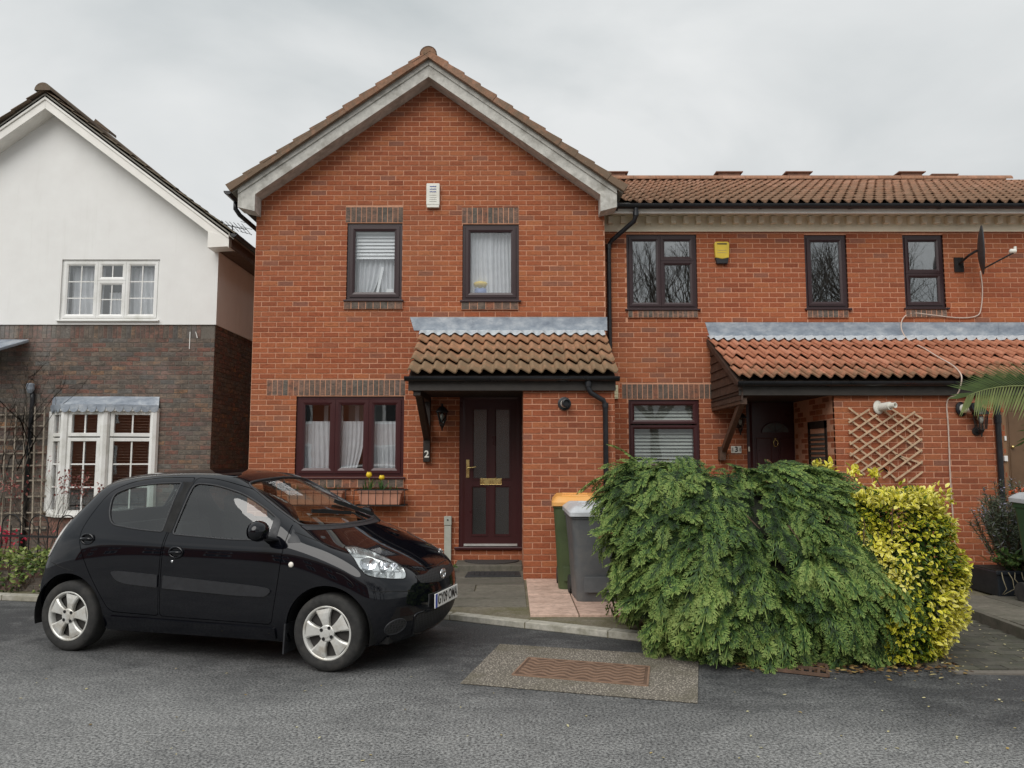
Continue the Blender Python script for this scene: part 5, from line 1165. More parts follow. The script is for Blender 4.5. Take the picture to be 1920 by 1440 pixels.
# number plate
M['plate'] = plain('plate_white', (.80,.80,.77), .35, .04, 5, 0); M['ink'] = plain('black_ink', (.01,.01,.012), .5, .1, 5, 0); M['plate_blue'] = plain('plate_blue', (.02,.07,.42), .4, .1, 5, 0)
px_ = proj('x', 1)((0, .45))[0].x+.004
mb = MB(); mb.box(px_, px_+.010, -.26, .26, .392, .503); plate = cb(mb, 'number_plate', M['plate'], bevel=.004)
mb = MB(); mb.box(px_+.0105, px_+.0115, -.257, -.217, .395, .500); cb(mb, 'plate_band', M['plate_blue'], plate)
def lettering(txt, size, mat, name, bold=.0, extr=.0006):
    cu = bpy.data.curves.new('txt', 'FONT'); cu.body = txt; cu.size = size; cu.align_x = 'CENTER'; cu.align_y = 'CENTER'; cu.offset = bold; cu.extrude = extr
    o = bpy.data.objects.new('txt', cu); COL.objects.link(o); me = evald(o); bpy.data.objects.remove(o); me.materials.clear(); me.materials.append(mat)
    r_ = bpy.data.objects.new(name, me); COL.objects.link(r_); return r_
tx = lettering('GY09 OMA', .108, M['ink'], 'plate_lettering', .0016); tx.parent = plate
tw = max(v.co.x for v in tx.data.vertices)-min(v.co.x for v in tx.data.vertices)
tx.matrix_basis = Matrix.Translation((px_+.0112, .018, .4475)) @ Matrix(((0, 0, 1, 0), (1, 0, 0, 0), (0, 1, 0, 0), (0, 0, 0, 1))) @ Matrix.Diagonal((.445/tw, 1.02, 1, 1))
# headlamps
for s in (1, -1):
    fl = lambda v: Vector((v.x, v.y*s, v.z))
    hl = bpy.data.objects.new('headlight', None); COL.objects.link(hl); hl.parent = car
    pf = proj('h', 1); poly = HL2; n = len(poly)
    mb = MB(); vs = [fl(pf(p)[0]) for p in poly]; back = [fl(hc+(he1*p[0]+he2*p[1])*.86-hn*.055) for p in poly]
    mb.add(vs+back, [(i, (i+1) % n, n+(i+1) % n, n+i) for i in range(n)]+[tuple(range(n, 2*n))]); cb(mb, 'bowl', M['reflector'], hl)
    xs = [p[0] for p in poly]; lft = min(xs); wd = max(xs)-lft
    for fx, fy, r_ in ((.36, .012, .062), (.62, -.012, .044), (.80, -.022, .026)):
        c_ = hc+he1*(lft+wd*fx)+he2*fy-hn*.012; mb = MB(); mb.lathe([(r_, .012), (r_*1.04, .016), (r_*.98, .012), (r_*.75, -.02), (r_*.30, -.038), (r_*.02, -.04)], fl(c_), Vector((hn.x, hn.y*s, hn.z)), 24, cap=False); mb.lathe([(r_*.22, -.03), (r_*.24, .0), (r_*.1, .008)], fl(c_), Vector((hn.x, hn.y*s, hn.z)), 12); cb(mb, 'reflector', M['chrome'], hl, smooth=True, angle=50)
    # clear cover following the body
    g = []; step = .03
    r_ = delaunay_2d_cdt([Vector(p) for p in poly], [(i, (i+1) % n) for i in range(n)], [], 1, 1e-6)
    pts2 = [Vector(p) for p in poly]; ins = lambda x_, y_: sum(((poly[i][1] > y_) != (poly[i-1][1] > y_)) and (x_ < (poly[i-1][0]-poly[i][0])*(y_-poly[i][1])/(poly[i-1][1]-poly[i][1])+poly[i][0]) for i in range(n)) % 2
    g = [Vector((x_, y_)) for x_ in np.arange(lft, lft+wd, step) for y_ in np.arange(min(p[1] for p in poly), max(p[1] for p in poly), step) if ins(x_, y_) and min((Vector((x_, y_))-q).length for q in pts2) > .012]
    r_ = delaunay_2d_cdt(pts2+g, [(i, (i+1) % n) for i in range(n)], [], 1, 1e-6)
    mb = MB(); mb.add([fl((lambda h: h[0]+h[1]*.002)(pf(v))) for v in r_[0]], r_[2]); cb(mb, 'lens', M['lens'], hl, smooth=True)
    mb = MB(); mb.tube([fl(pf(p)[0]) for p in poly+poly[:1]], .004, 6, cap=False); cb(mb, 'lamp_seal', M['car_gap'], hl, smooth=True)
# wheels
ty = MB(); prof = []
for a in np.linspace(-.082, .082, 3): pass
tp = [(.188,-.070),(.205,-.084),(.238,-.0875),(.262,-.080),(.2745,-.066),(.2785,-.040),(.2785,.0),(.2785,.040),(.2745,.066),(.262,.080),(.238,.0875),(.205,.084),(.188,.070)]
ty.lathe(tp, (0, 0, 0), (0, 1, 0), 56, cap=False); tyre_me = ty.mesh('tyre', M['tyre'], smooth=True)
rm = MB(); rm.lathe([(.193,-.066),(.199,-.074),(.195,-.080),(.184,-.078),(.176,-.066),(.172,-.03)], (0, 0, 0), (0, 1, 0), 56, cap=False); rim_me = rm.mesh('rim', M['alloy'], smooth=True)
bk = MB(); bk.lathe([(.186,-.030),(.06,-.035),(.0001,-.035)], (0, 0, 0), (0, 1, 0), 40, cap=False); bk.lathe([(.188,.07),(.0001,.07)], (0, 0, 0), (0, 1, 0), 40, cap=False); back_me = bk.mesh('brake_disc', plain('dark_wheel_back', (.028,.026,.024), .6))  # plain dark discs closing the wheel behind the spokes
sp = MB()
for k in range(5):
    a0 = 2*math.pi*k/5+math.pi/2
    P_ = lambda a, r_, y_: (r_*math.cos(a), y_, r_*math.sin(a))
    rad = [(.045, 34, -.072), (.075, 22, -.078), (.11, 19.5, -.081), (.15, 20.5, -.080), (.182, 22, -.074)]; vs = []
    for r_, w_, y_ in rad: vs += [P_(a0-R(w_), r_, y_+.008), P_(a0-R(w_*.8), r_, y_), P_(a0+R(w_*.8), r_, y_), P_(a0+R(w_), r_, y_+.008)]
    for r_, w_, y_ in rad: vs += [P_(a0-R(w_*.96), r_*.99, y_+.035), P_(a0+R(w_*.96), r_*.99, y_+.035)]
    fs = [(i*4+j, i*4+j+1, i*4+5+j, i*4+4+j) for i in range(4) for j in range(3)]; b_ = 20
    for i in range(4): fs += [(i*4, i*4+4, b_+i*2+2, b_+i*2), (i*4+3, b_+i*2+1, b_+i*2+3, i*4+7)]
    sp.add(vs, fs)
spoke_me = sp.mesh('wheel_cover', M['alloy']); 
hb = MB(); hb.lathe([(.060,-.066),(.060,-.078),(.052,-.083),(.030,-.084),(.028,-.088),(.0001,-.089)], (0, 0, 0), (0, 1, 0), 32, cap=False); hub_me = hb.mesh('hub', M['alloy'], smooth=False)
nt = MB(); nt.lathe([(.0135,-.082),(.0135,-.0855),(.006,-.0855)], (0, 0, 0), (0, 1, 0), 10); nut_me = nt.mesh('wheel_nut', M['car_gap'])
for cx, rot in ((0, 9), (2.33, -12)):
    for s in (-1, 1):
        w_ = bpy.data.objects.new('wheel', None); COL.objects.link(w_); w_.parent = car; w_.location = (cx, s*.70, .2785); w_.rotation_euler = (0, R(rot), 0 if s < 0 else math.pi)
        for nm, me in (('tyre', tyre_me), ('rim', rim_me), ('brake_disc', back_me), ('wheel_cover', spoke_me), ('hub', hub_me)):
            o = bpy.data.objects.new(nm, me); COL.objects.link(o); o.parent = w_
        for k in range(4): a0 = math.pi/4*1.1+k*math.pi/2; o = bpy.data.objects.new('wheel_nut', nut_me); COL.objects.link(o); o.parent = w_; o.location = (.046*math.cos(a0), 0, .046*math.sin(a0))
    for s in (-1, 1):
        mb = MB(); r_ = .345; vs = []; arcs = np.linspace(-.25, math.pi+.25, 24)
        for t_ in arcs: vs += [(cx+r_*math.cos(t_), s*.775, .285+r_*math.sin(t_)), (cx+r_*math.cos(t_), s*.50, .285+r_*math.sin(t_))]
        mb.add(vs, [(2*i, 2*i+2, 2*i+3, 2*i+1) for i in range(23)]); mb.add([(cx+r_*math.cos(t_), s*.50, .285+r_*math.sin(t_)) for t_ in arcs], [tuple(range(24))]); cb(mb, 'arch_liner', M['car_gap'])
    if cx > 1:
        for s in (-1, 1): mb = MB(); mb.prism([(1.985, s*.60, .33), (1.985, s*.79, .33), (1.975, s*.79, .11), (1.975, s*.62, .11)], (.012, 0, 0)); cb(mb, 'mud_flap', M['car_black'])
mb = MB(); mb.box(-.30, 2.75, -.62, .62, .19, .24); mb.box(.35, 1.98, -.735, .735, .185, .25); cb(mb, 'floor_pan', M['car_gap'])
# interior
mb = MB(); mb.prism([(2.22, -.64, .70), (2.22, -.64, .955), (2.02, -.64, .985), (1.72, -.64, .93), (1.66, -.64, .70)], (0, 1.28, 0)); cb(mb, 'dashboard', M['dash'], bevel=.03)
mb = MB(); mb.tube([(1.60+.05*math.sin(t_)*.5, -.34+.175*math.cos(t_), .93+.165*math.sin(t_)) for t_ in np.linspace(0, 2*math.pi, 25)], .014, 8, cap=False); mb.bar((1.60, -.34, .93), (1.80, -.34, .86), .05, .05); mb.bar((1.605, -.50, .93), (1.605, -.18, .93), .012, .03); cb(mb, 'steering_wheel', M['dash'], smooth=True, angle=40)
for y_ in (-.34, .34):
    mb = MB(); mb.prism([(1.38, y_-.23, .40), (1.38, y_-.23, .52), (.95, y_-.23, .48), (.95, y_-.23, .36)], (0, .46, 0)); mb.prism([(1.02, y_-.22, .46), (.90, y_-.22, .46), (.72, y_-.20, 1.02), (.81, y_-.20, 1.04)], (0, .42, 0)); cb(mb, 'seat', M['seat'], bevel=.04)
    mb = MB(); mb.prism([(.80, y_-.12, 1.03), (.70, y_-.12, 1.02), (.675, y_-.10, 1.20), (.755, y_-.10, 1.21)], (0, .24, 0)); cb(mb, 'headrest', M['seat'], bevel=.03)
mb = MB(); mb.box(.10, .55, -.58, .58, .36, .52); mb.prism([(.16, -.58, .50), (.04, -.58, .52), (-.04, -.58, .98), (.06, -.58, .99)], (0, 1.16, 0)); cb(mb, 'rear_seat', M['seat'], bevel=.03)
mb = MB(); mb.tube([(1.45, 0, 1.40), (1.47, 0, 1.33)], .012, 6); mb.box(1.455, 1.475, -.10, .10, 1.28, 1.34); cb(mb, 'rear_view_mirror', M['dash'], bevel=.01)
# ------------------------------------------------------------------ plants
def np_mesh(name, V, Fq, mat, parent=None, cols=None, loc=None, smooth=False):
    """fast mesh from numpy: V (n,3), Fq (m,k)"""
    V = np.asarray(V, dtype=np.float32); Fq = np.asarray(Fq, dtype=np.int32); k = Fq.shape[1]
    off = wloc(parent) if parent else Vector((0, 0, 0))
    me = bpy.data.meshes.new(name); me.vertices.add(len(V)); me.vertices.foreach_set('co', (V-np.array(off, dtype=np.float32)).ravel())
    me.loops.add(Fq.size); me.loops.foreach_set('vertex_index', Fq.ravel()); me.polygons.add(len(Fq))
    me.polygons.foreach_set('loop_start', np.arange(len(Fq), dtype=np.int32)*k); me.update(calc_edges=True)
    if cols is not None:
        at = me.attributes.new('tone', 'FLOAT', 'POINT'); at.data.foreach_set('value', np.asarray(cols, dtype=np.float32))
    me.materials.append(mat)
    if smooth: me.polygons.foreach_set('use_smooth', [True]*len(me.polygons))
    o = bpy.data.objects.new(name, me); COL.objects.link(o); o.parent = parent; return o
def leaf_mat(name, stops, rough=.55, trans=.25, rnd=None):
    t = NT(name); a = t.attr('tone')[2]; c = t.ramp(a, stops)
    c = t.mix(1, c, t.ramp(t.noise(4, 4, .6), [(.3, .75), (.7, 1.2)]), 'MULTIPLY'); t.color(c); t.set(Roughness=rough); t.p.inputs['Specular IOR Level'].default_value = .3
    tl = t.n.new('ShaderNodeBsdfTranslucent'); t.L(c, tl.inputs[0]); ms = t.n.new('ShaderNodeMixShader'); ms.inputs[0].default_value = trans
    t.L(t.p.outputs[0], ms.inputs[1]); t.L(tl.outputs[0], ms.inputs[2]); t.L(ms.outputs[0], t.out.inputs[0]); return t.m
nr = np.random.default_rng(11)
def frames(D, Up):
    """orthonormal frames (x across, y along D, z plate normal) for arrays of directions"""
    D = D/np.linalg.norm(D, axis=1, keepdims=True); X = np.cross(D, Up); X /= np.linalg.norm(X, axis=1, keepdims=True)+1e-9; Z = np.cross(X, D); return X, D, Z
def stamp(tv, tf, tt, P, X, Y, Z, S, tone):
    """places a template (verts tv, faces tf, tones tt) at many spots"""
    n, m = len(P), len(tv)
    V = P[:, None, :]+S[:, None, None]*(tv[None, :, 0:1]*X[:, None, :]+tv[None, :, 1:2]*Y[:, None, :]+tv[None, :, 2:3]*Z[:, None, :])
    Fc = (tf[None, :, :]+(np.arange(n)*m)[:, None, None]).reshape(-1, tf.shape[1])
    T = np.clip(tt[None, :]+tone[:, None], 0, 1).ravel(); return V.reshape(-1, 3), Fc, T
def spray(seed, fingers=9, bend=1.45):
    """a flat cypress spray, about 1 long, arching over: stem with alternating fingers, each with short side fingers"""
    r = random.Random(seed); tv, tf, tt = [], [], []
    def strip(p, d, l, w, t0, t1):
        d = d.normalized(); s = Vector((-d.y, d.x, 0)); b = len(tv); k = 2
        for i in range(k+1):
            f_ = i/k; ww = w*(1-.2*f_) if i < k else w*.2; q = p+d*l*f_
            tv.append((q-s*ww/2)); tv.append((q+s*ww/2)); tt.extend([t0+(t1-t0)*f_]*2)
        for i in range(k): tf.append((b+2*i, b+2*i+1, b+2*i+3, b+2*i+2))
    strip(Vector((0, 0, 0)), Vector((0, 1, 0)), 1.04, .04, .0, .85)
    for i in range(fingers):
        y = .04+.86*i/fingers; L_ = .44*(1-.58*(i/fingers)**1.4)*(.6+.4*min(1, i/2))*r.uniform(.75, 1.2)
        for s in (-1, 1):
            an = R(r.uniform(24, 44)); d = Vector((s*math.sin(an), math.cos(an), 0)); p = Vector((0, y+.025*s, 0))
            strip(p, d, L_, .040, .06, .9)
            for j in (.32, .58, .80):
                q = p+d*L_*j
                for s2 in (-1, 1):
                    a2 = R(34)*s2; d2 = Vector((d.x*math.cos(a2)-d.y*math.sin(a2), d.x*math.sin(a2)+d.y*math.cos(a2), 0)); strip(q, d2, L_*.50*(1.15-j)*r.uniform(.7, 1.3), .027, .25, 1.05)
    out = []
    for v in tv:                                   # arch the whole spray over, edges drooping a little more
        th = bend*max(v.y, -.1); x_ = v.x*(1-.12*abs(v.x)); dz = -.55*v.x*v.x+r.gauss(0, .008)
        yy, zz_ = math.sin(th)/bend, -(1-math.cos(th))/bend; out.append((x_, yy+dz*math.sin(th)*.8, zz_+dz*math.cos(th)))
    return np.array(out), np.array(tf), np.array(tt)
SPR = [spray(i, (6, 7, 6, 8)[i], (1.05, 1.45, 1.7, .8)[i]) for i in range(4)]
M['cypress'] = leaf_mat('cypress_green', [(0, (.010,.022,.008)), (.3, (.030,.068,.020)), (.55, (.078,.146,.032)), (.8, (.165,.250,.060)), (1, (.29,.37,.105))], .6, .2)
M['twig'] = plain('brown_twig', (.075,.045,.028), .9, .3, 20, .4)
hedge = thing('cypress_hedge', (2.1, 7.1, .05), 'dense dark green cypress hedge with drooping fan sprays beside the grey bin', 'hedge')
# hedge volume: rows of (height, left x, right x, front y, back y)
PROF = [(.05, 1.35, 3.15, 6.0, 7.6), (.25, 1.08, 3.34, 5.84, 7.8), (.55, .92, 3.42, 5.80, 7.9), (.85, .84, 3.34, 5.92, 7.95), (1.10, .80, 3.18, 6.15, 7.95), (1.32, .84, 3.04, 6.45, 7.95), (1.46, .96, 2.92, 6.8, 7.85), (1.52, 1.15, 2.75, 7.1, 7.7)]
PZ = np.array([p[0] for p in PROF])
def hedge_at(z): return [np.interp(z, PZ, [p[i] for p in PROF]) for i in (1, 2, 3, 4)]
nc = 1150; per = 3
z = nr.uniform(0, 1, nc)**.85*1.44+.08
l_, r_, f_, b_ = hedge_at(z); cx, cy = (l_+r_)/2, (f_+b_)/2; hx, hy = (r_-l_)/2, (b_-f_)/2
ang = nr.uniform(math.pi*.93, math.pi*2.07, nc); pw = .62
ex = np.sign(np.cos(ang))*np.abs(np.cos(ang))**pw; ey = np.sign(np.sin(ang))*np.abs(np.sin(ang))**pw
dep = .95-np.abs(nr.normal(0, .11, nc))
Pc = np.stack([cx+hx*ex*dep, cy+hy*ey*dep, z*(.97+.03*dep)], 1)
lump = np.array([noise.noise(Vector(p)*2.6) for p in Pc])
nrm = np.stack([np.cos(ang), np.sin(ang), np.clip((z-1.0)*2.4, -.12, 1.5)], 1)
Pc += nrm*lump[:, None]*.09
Dc = nrm*np.array([1, 1, .35])+np.stack([nr.normal(.12, .40, nc), nr.normal(0, .18, nc), -.22+nr.normal(0, .22, nc)], 1); Dc /= np.linalg.norm(Dc, axis=1, keepdims=True)
Uc = np.stack([nr.normal(0, .22, nc), nr.normal(-.15, .22, nc), np.ones(nc)], 1)
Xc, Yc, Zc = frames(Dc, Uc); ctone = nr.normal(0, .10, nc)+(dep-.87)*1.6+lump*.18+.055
n = nc*per; rep = lambda a_: np.repeat(a_, per, axis=0)
fan = np.tile(np.linspace(-1, 1, per), nc)+nr.normal(0, .2, n); csz = rep(nr.uniform(.75, 1.25, nc))
Y0 = rep(Yc)+rep(Xc)*(fan*.40)[:, None]+rep(Zc)*nr.normal(0, .12, n)[:, None]
X, Y, Z = frames(Y0, rep(Zc)+nr.normal(0, .15, (n, 3))); S = nr.uniform(.22, .40, n)*csz*(1.08-.2*np.abs(fan))
P = rep(Pc)+rep(Zc)*nr.normal(0, .02, n)[:, None]-rep(Yc)*.12+rep(Xc)*(fan*.07*csz)[:, None]
tone = rep(ctone)+nr.normal(0, .05, n)
# a darker under-layer fills between the fans
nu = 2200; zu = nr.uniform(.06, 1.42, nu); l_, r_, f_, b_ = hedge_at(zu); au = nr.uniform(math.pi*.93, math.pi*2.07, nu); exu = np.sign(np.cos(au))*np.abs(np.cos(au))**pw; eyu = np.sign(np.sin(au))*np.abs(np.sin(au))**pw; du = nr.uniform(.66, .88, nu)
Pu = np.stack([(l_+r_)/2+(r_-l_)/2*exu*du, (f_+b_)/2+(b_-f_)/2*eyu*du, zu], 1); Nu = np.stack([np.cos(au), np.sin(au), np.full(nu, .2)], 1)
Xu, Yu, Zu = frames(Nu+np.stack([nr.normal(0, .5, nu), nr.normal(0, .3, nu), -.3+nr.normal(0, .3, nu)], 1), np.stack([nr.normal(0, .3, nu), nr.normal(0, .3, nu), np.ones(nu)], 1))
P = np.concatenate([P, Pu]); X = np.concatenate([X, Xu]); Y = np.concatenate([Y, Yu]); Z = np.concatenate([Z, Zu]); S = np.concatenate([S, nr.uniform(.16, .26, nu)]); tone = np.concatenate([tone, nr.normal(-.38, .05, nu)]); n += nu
# a few sprays have died back brown
dead = nr.choice(n-nu, 46, replace=False); v, f, t_ = stamp(*SPR[0], P[dead]+Y[dead]*.03, X[dead], Y[dead], Z[dead], S[dead]*.55, nr.normal(.1, .1, 46))
M['dead_spray'] = leaf_mat('dead_spray', [(0, (.05,.028,.015)), (.5, (.16,.085,.04)), (1, (.30,.17,.08))], .8, .1); tag(np_mesh('dead_spray', v, f, M['dead_spray'], hedge, t_), kind='stuff')
# loose sprays standing up off the top
VV, FF, TT = [], [], []; base = 0; which = nr.integers(0, 4, n)
for k in range(4):
    m_ = which == k; v, f, t_ = stamp(*SPR[k], P[m_], X[m_], Y[m_], Z[m_], S[m_], tone[m_]); VV.append(v); FF.append(f+base); TT.append(t_); base += len(v)
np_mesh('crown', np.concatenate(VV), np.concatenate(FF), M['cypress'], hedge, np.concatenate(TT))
mb = MB(); vs = []; zs_ = [.12, .3, .6, .9, 1.12, 1.28, 1.36]
for zc_ in zs_:
    l0, r0, f0, b0 = [float(q) for q in hedge_at(zc_)]
    for k in range(22):
        a = 2*math.pi*k/22; e = lambda q: math.copysign(abs(q)**.62, q); rr_ = .70 if zc_ < 1.2 else .50
        vs.append(((l0+r0)/2+(r0-l0)/2*rr_*e(math.cos(a)), (f0+b0)/2+(b0-f0)/2*rr_*e(math.sin(a)), zc_))
mb.add(vs, [(i*22+k, i*22+(k+1) % 22, (i+1)*22+(k+1) % 22, (i+1)*22+k) for i in range(len(zs_)-1) for k in range(22)]+[tuple(range((len(zs_)-1)*22, len(zs_)*22))])
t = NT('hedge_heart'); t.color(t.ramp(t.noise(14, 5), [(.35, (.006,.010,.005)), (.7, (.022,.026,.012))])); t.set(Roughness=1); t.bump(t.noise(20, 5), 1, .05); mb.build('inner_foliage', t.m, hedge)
for xx in (1.5, 2.1, 2.7): mb = MB(); mb.tube([(xx, 6.95, .02), (xx+.05, 6.98, .5), (xx, 7.0, 1.1)], [.045, .035, .02], 8); mb.build('trunk', M['twig'], hedge, smooth=True)
mb = MB(); rr = random.Random(4)
for k in range(60):
    q = Vector((rr.uniform(1.3, 3.1), rr.uniform(6.05, 6.4), rr.uniform(.1, 1.1))); mb.tube([q, q+Vector((rr.uniform(-.1, .1), rr.uniform(-.12, 0), rr.uniform(-.18, .02)))], [.006, .003], 4)
tag(mb.build('dead_twig', M['twig'], hedge), kind='stuff')
# dead brown leaves caught in the top
# ---- generic leafy mass
def leaf_t(w=.5, fold=.12):
    v = np.array([(0, 0, 0), (w*.5, .38, fold), (0, .40, 0), (-w*.5, .38, fold), (w*.36, .75, fold*.6-.05), (0, .78, -.05), (-w*.36, .75, fold*.6-.05), (0, 1, -.14)], dtype=float)
    f = np.array([(0, 1, 2, 2), (0, 2, 3, 3), (1, 4, 5, 2), (2, 5, 6, 3), (4, 7, 5, 5), (5, 7, 6, 6)])
    return v, f
def tri_clean(f):
    out = []
    for q in f: out += [(q[0], q[1], q[2])] if q[2] == q[3] else [(q[0], q[1], q[2]), (q[0], q[2], q[3])]
    return np.array(out)
LV, LF = leaf_t(.55); LF = tri_clean(LF); LT_VAR = np.array([.0, .55, -.25, .55, .6, -.2, .6, .5])  # green heart, pale edge
LT_PLAIN = np.array([-.1, .08, 0, .08, .1, 0, .1, .12])
def leaves(name, P, Nn, size, tone, mat, parent, tt=LT_PLAIN, droop=.2, tv=LV, tf=LF, spread=.6):
    n = len(P); D = Nn+nr.normal(0, spread, (n, 3)); D[:, 2] -= droop; U_ = Nn+nr.normal(0, .5, (n, 3)); U_[:, 2] += .6
    X, Y, Z = frames(D, U_); v, f, t_ = stamp(tv, tf, tt, P, X, Y, Z, size, tone); return np_mesh(name, v, f, mat, parent, t_)
M['euonymus'] = leaf_mat('variegated_leaf', [(0, (.012,.035,.010)), (.28, (.05,.105,.015)), (.44, (.24,.28,.022)), (.62, (.60,.55,.035)), (.85, (.78,.71,.10)), (1, (.82,.78,.32))], .35, .2)
eu = thing('golden_shrub', (3.05, 6.2, .05), 'clipped golden yellow variegated shrub at the end of the cypress hedge', 'shrub')
EP = [(.05, 2.80, 3.24, 5.90), (.2, 2.72, 3.36, 5.86), (.5, 2.72, 3.48, 5.90), (.8, 2.72, 3.52, 5.96), (1.05, 2.74, 3.50, 6.04), (1.2, 2.80, 3.44, 6.14), (1.30, 2.90, 3.32, 6.28)]
def euo(n, dmin, dmax):
    z = nr.uniform(.05, 1.27, n); ez = [p[0] for p in EP]; l_, r_, f_ = [np.interp(z, ez, [p[i] for p in EP]) for i in (1, 2, 3)]
    a = nr.uniform(math.pi*.80, math.pi*2.25, n); ex = np.sign(np.cos(a))*np.abs(np.cos(a))**.6; ey = np.sign(np.sin(a))*np.abs(np.sin(a))**.6
    d = nr.uniform(dmin, dmax, n); hx = (r_-l_)/2; P = np.stack([(l_+r_)/2+hx*ex*d, f_+.42+.42*ey*d, z], 1)
    lp = np.array([noise.noise(Vector(p)*4.2) for p in P]); lp2 = np.array([noise.noise(Vector(p)*2.1+Vector((7, 3, 1))) for p in P]); Nn = np.stack([np.cos(a), np.sin(a), np.clip((z-.95)*2, 0, 1.4)], 1); P += Nn*lp[:, None]*.13
    return P, Nn, lp2, d
P, Nn, lp, d = euo(9500, .80, 1.05)
top_ = nr.uniform(size=900); Pt = np.stack([nr.uniform(2.80, 3.42, 900), nr.uniform(6.0, 6.5, 900), 1.22+nr.normal(0, .04, 900)], 1); Nt = np.tile(np.array([0, -.3, 1.]), (900, 1))
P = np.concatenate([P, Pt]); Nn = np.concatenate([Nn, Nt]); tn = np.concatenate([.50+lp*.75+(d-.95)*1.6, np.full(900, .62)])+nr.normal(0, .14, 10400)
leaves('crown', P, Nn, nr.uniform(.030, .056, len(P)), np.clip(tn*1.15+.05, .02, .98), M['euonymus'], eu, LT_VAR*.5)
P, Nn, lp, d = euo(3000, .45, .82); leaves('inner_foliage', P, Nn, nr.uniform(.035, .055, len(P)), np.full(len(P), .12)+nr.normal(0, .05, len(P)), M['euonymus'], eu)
mb = MB(); rr = random.Random(8)
for k in range(26): a = rr.uniform(0, 6.28); mb.tube([(3.0+.05*math.cos(a), 6.25+.05*math.sin(a), .03), (3.0+.15*math.cos(a), 6.25+.12*math.sin(a), .5), (3.03+.3*math.cos(a), 6.25+.25*math.sin(a), rr.uniform(.8, 1.2))], [.012, .008, .004], 5)
mb.build('stem', M['twig'], eu)
# yellow shoots of the same shrub showing over the hedge: its second stem grows through behind
for u_, v_ in [(1529,882),(1553,880),(1598,888),(1640,893)]:
    q = W(u_, v_, 7.45); pt = np.array([tuple(q)]*26)+nr.normal(0, .032, (26, 3))
    leaves('shoot', pt, np.tile([0, -.4, 1.], (26, 1)), nr.uniform(.05, .08, 26), np.full(26, .75)+nr.normal(0, .08, 26), M['euonymus'], eu, LT_VAR*.3)
mb = MB()
for u_, v_ in [(1529,882),(1553,880),(1598,888),(1640,893)]: q = W(u_, v_, 7.45); mb.tube([(3.0, 6.6, .5), (q.x+.1, 7.2, 1.0), q], [.01, .008, .005], 5)
mb.build('stem', M['twig'], eu)
# ---- rosemary and pots by the porch wall
M['rosemary'] = leaf_mat('rosemary_leaf', [(0, (.012,.022,.012)), (.4, (.055,.085,.045)), (.75, (.14,.17,.10)), (1, (.40,.38,.50))], .6, .15)
needle_v = np.array([(-.06, 0, 0), (.06, 0, 0), (.05, .6, .02), (-.05, .6, .02), (0, 1, 0)], dtype=float); needle_f = np.array([(0, 1, 2), (0, 2, 3), (3, 2, 4)]); needle_t = np.array([0, 0, .1, .1, .2])
def bushy(name, label, c, rx, ry, h, nst, mat, cat='shrub', leafs=46, size=.04, tv=needle_v, tf=needle_f, tt=needle_t, tone=.4, flower=0, seed=1, upright=1.0):
    th_ = thing(name, c, label, cat); r = random.Random(seed); mb = MB(); P, N_ = [], []; fl = []
    for k in range(nst):
        a = r.uniform(0, 6.28); q = math.sqrt(r.random()); tip = Vector((c[0]+rx*q*math.cos(a)*1.1, c[1]+ry*q*math.sin(a)*1.1, c[2]+h*(1-.35*q*q)*r.uniform(.6, 1.05))); b0 = Vector((c[0]+rx*.35*q*math.cos(a), c[1]+ry*.35*q*math.sin(a), c[2]))
        md = b0.lerp(tip, .55)+Vector((r.gauss(0, .03), r.gauss(0, .03), .03)); mb.tube([b0, md, tip], [.006, .004, .002], 4)
        for j in range(leafs):
            t_ = r.uniform(.22, 1); p = b0.lerp(md, t_/.55) if t_ < .55 else md.lerp(tip, (t_-.55)/.45); P.append(p); N_.append((r.gauss(0, 1), r.gauss(0, 1), .5*upright+r.gauss(0, .5)))
        if flower and r.random() < flower: fl += [md.lerp(tip, r.uniform(.5, 1))+Vector((r.gauss(0, .012), r.gauss(0, .012), 0)) for _ in range(5)]
    mb.build('stem', M['twig'], th_); P = np.array(P); N_ = np.array(N_)
    leaves('foliage', P, N_, nr.uniform(size*.7, size*1.3, len(P)), np.clip(nr.normal(tone, .14, len(P)), 0, .85), mat, th_, tt, 0, tv, tf, .3)
    if fl: leaves('flower_mass', np.array(fl), np.tile([0, -.6, .5], (len(fl), 1)), nr.uniform(.022, .034, len(fl)), np.full(len(fl), 1.0), mat, th_, LT_PLAIN*0, 0)['kind'] = 'stuff'
    return th_
q = G(1875, 1100, .09)
bushy('rosemary_bush', 'tall grey green rosemary bush with lilac flowers beside the green bin', (q.x-.12, 8.55, .36), .38, .3, .98, 120, M['rosemary'], leafs=95, size=.058, flower=.45, seed=5, tone=.58)
M['ivy'] = leaf_mat('ivy_leaf', [(0, (.015,.035,.012)), (.4, (.055,.105,.03)), (.7, (.17,.24,.06)), (1, (.42,.47,.16))], .4, .2)
bushy('low_plant', 'low green plant with pale twisted stems in the dark trough', (q.x-.08, 8.30, .30), .44, .20, .34, 90, M['ivy'], 'plant', leafs=12, size=.06, tv=LV, tf=LF, tt=LT_PLAIN, tone=.36, seed=6)
tr = thing('plant_trough', (q.x, 8.4, .10), 'dark plastic trough holding the rosemary by the porch wall', 'planter')
mb = MB(); x0_, x1_, y0_, y1_ = q.x-.48, q.x+.36, 8.25, 8.8; mb.prism([(x0_+.03, y0_+.03, .10), (x1_-.03, y0_+.03, .10), (x1_, y0_, .36), (x0_, y0_, .36)], (0, y1_-y0_, 0)); mb.box(x0_-.015, x1_+.015, y0_-.015, y0_+.005, .33, .375); mb.build('trough', plain('dark_trough', (.012,.016,.022), .5, .3, 6, .1), tr, bevel=.01)
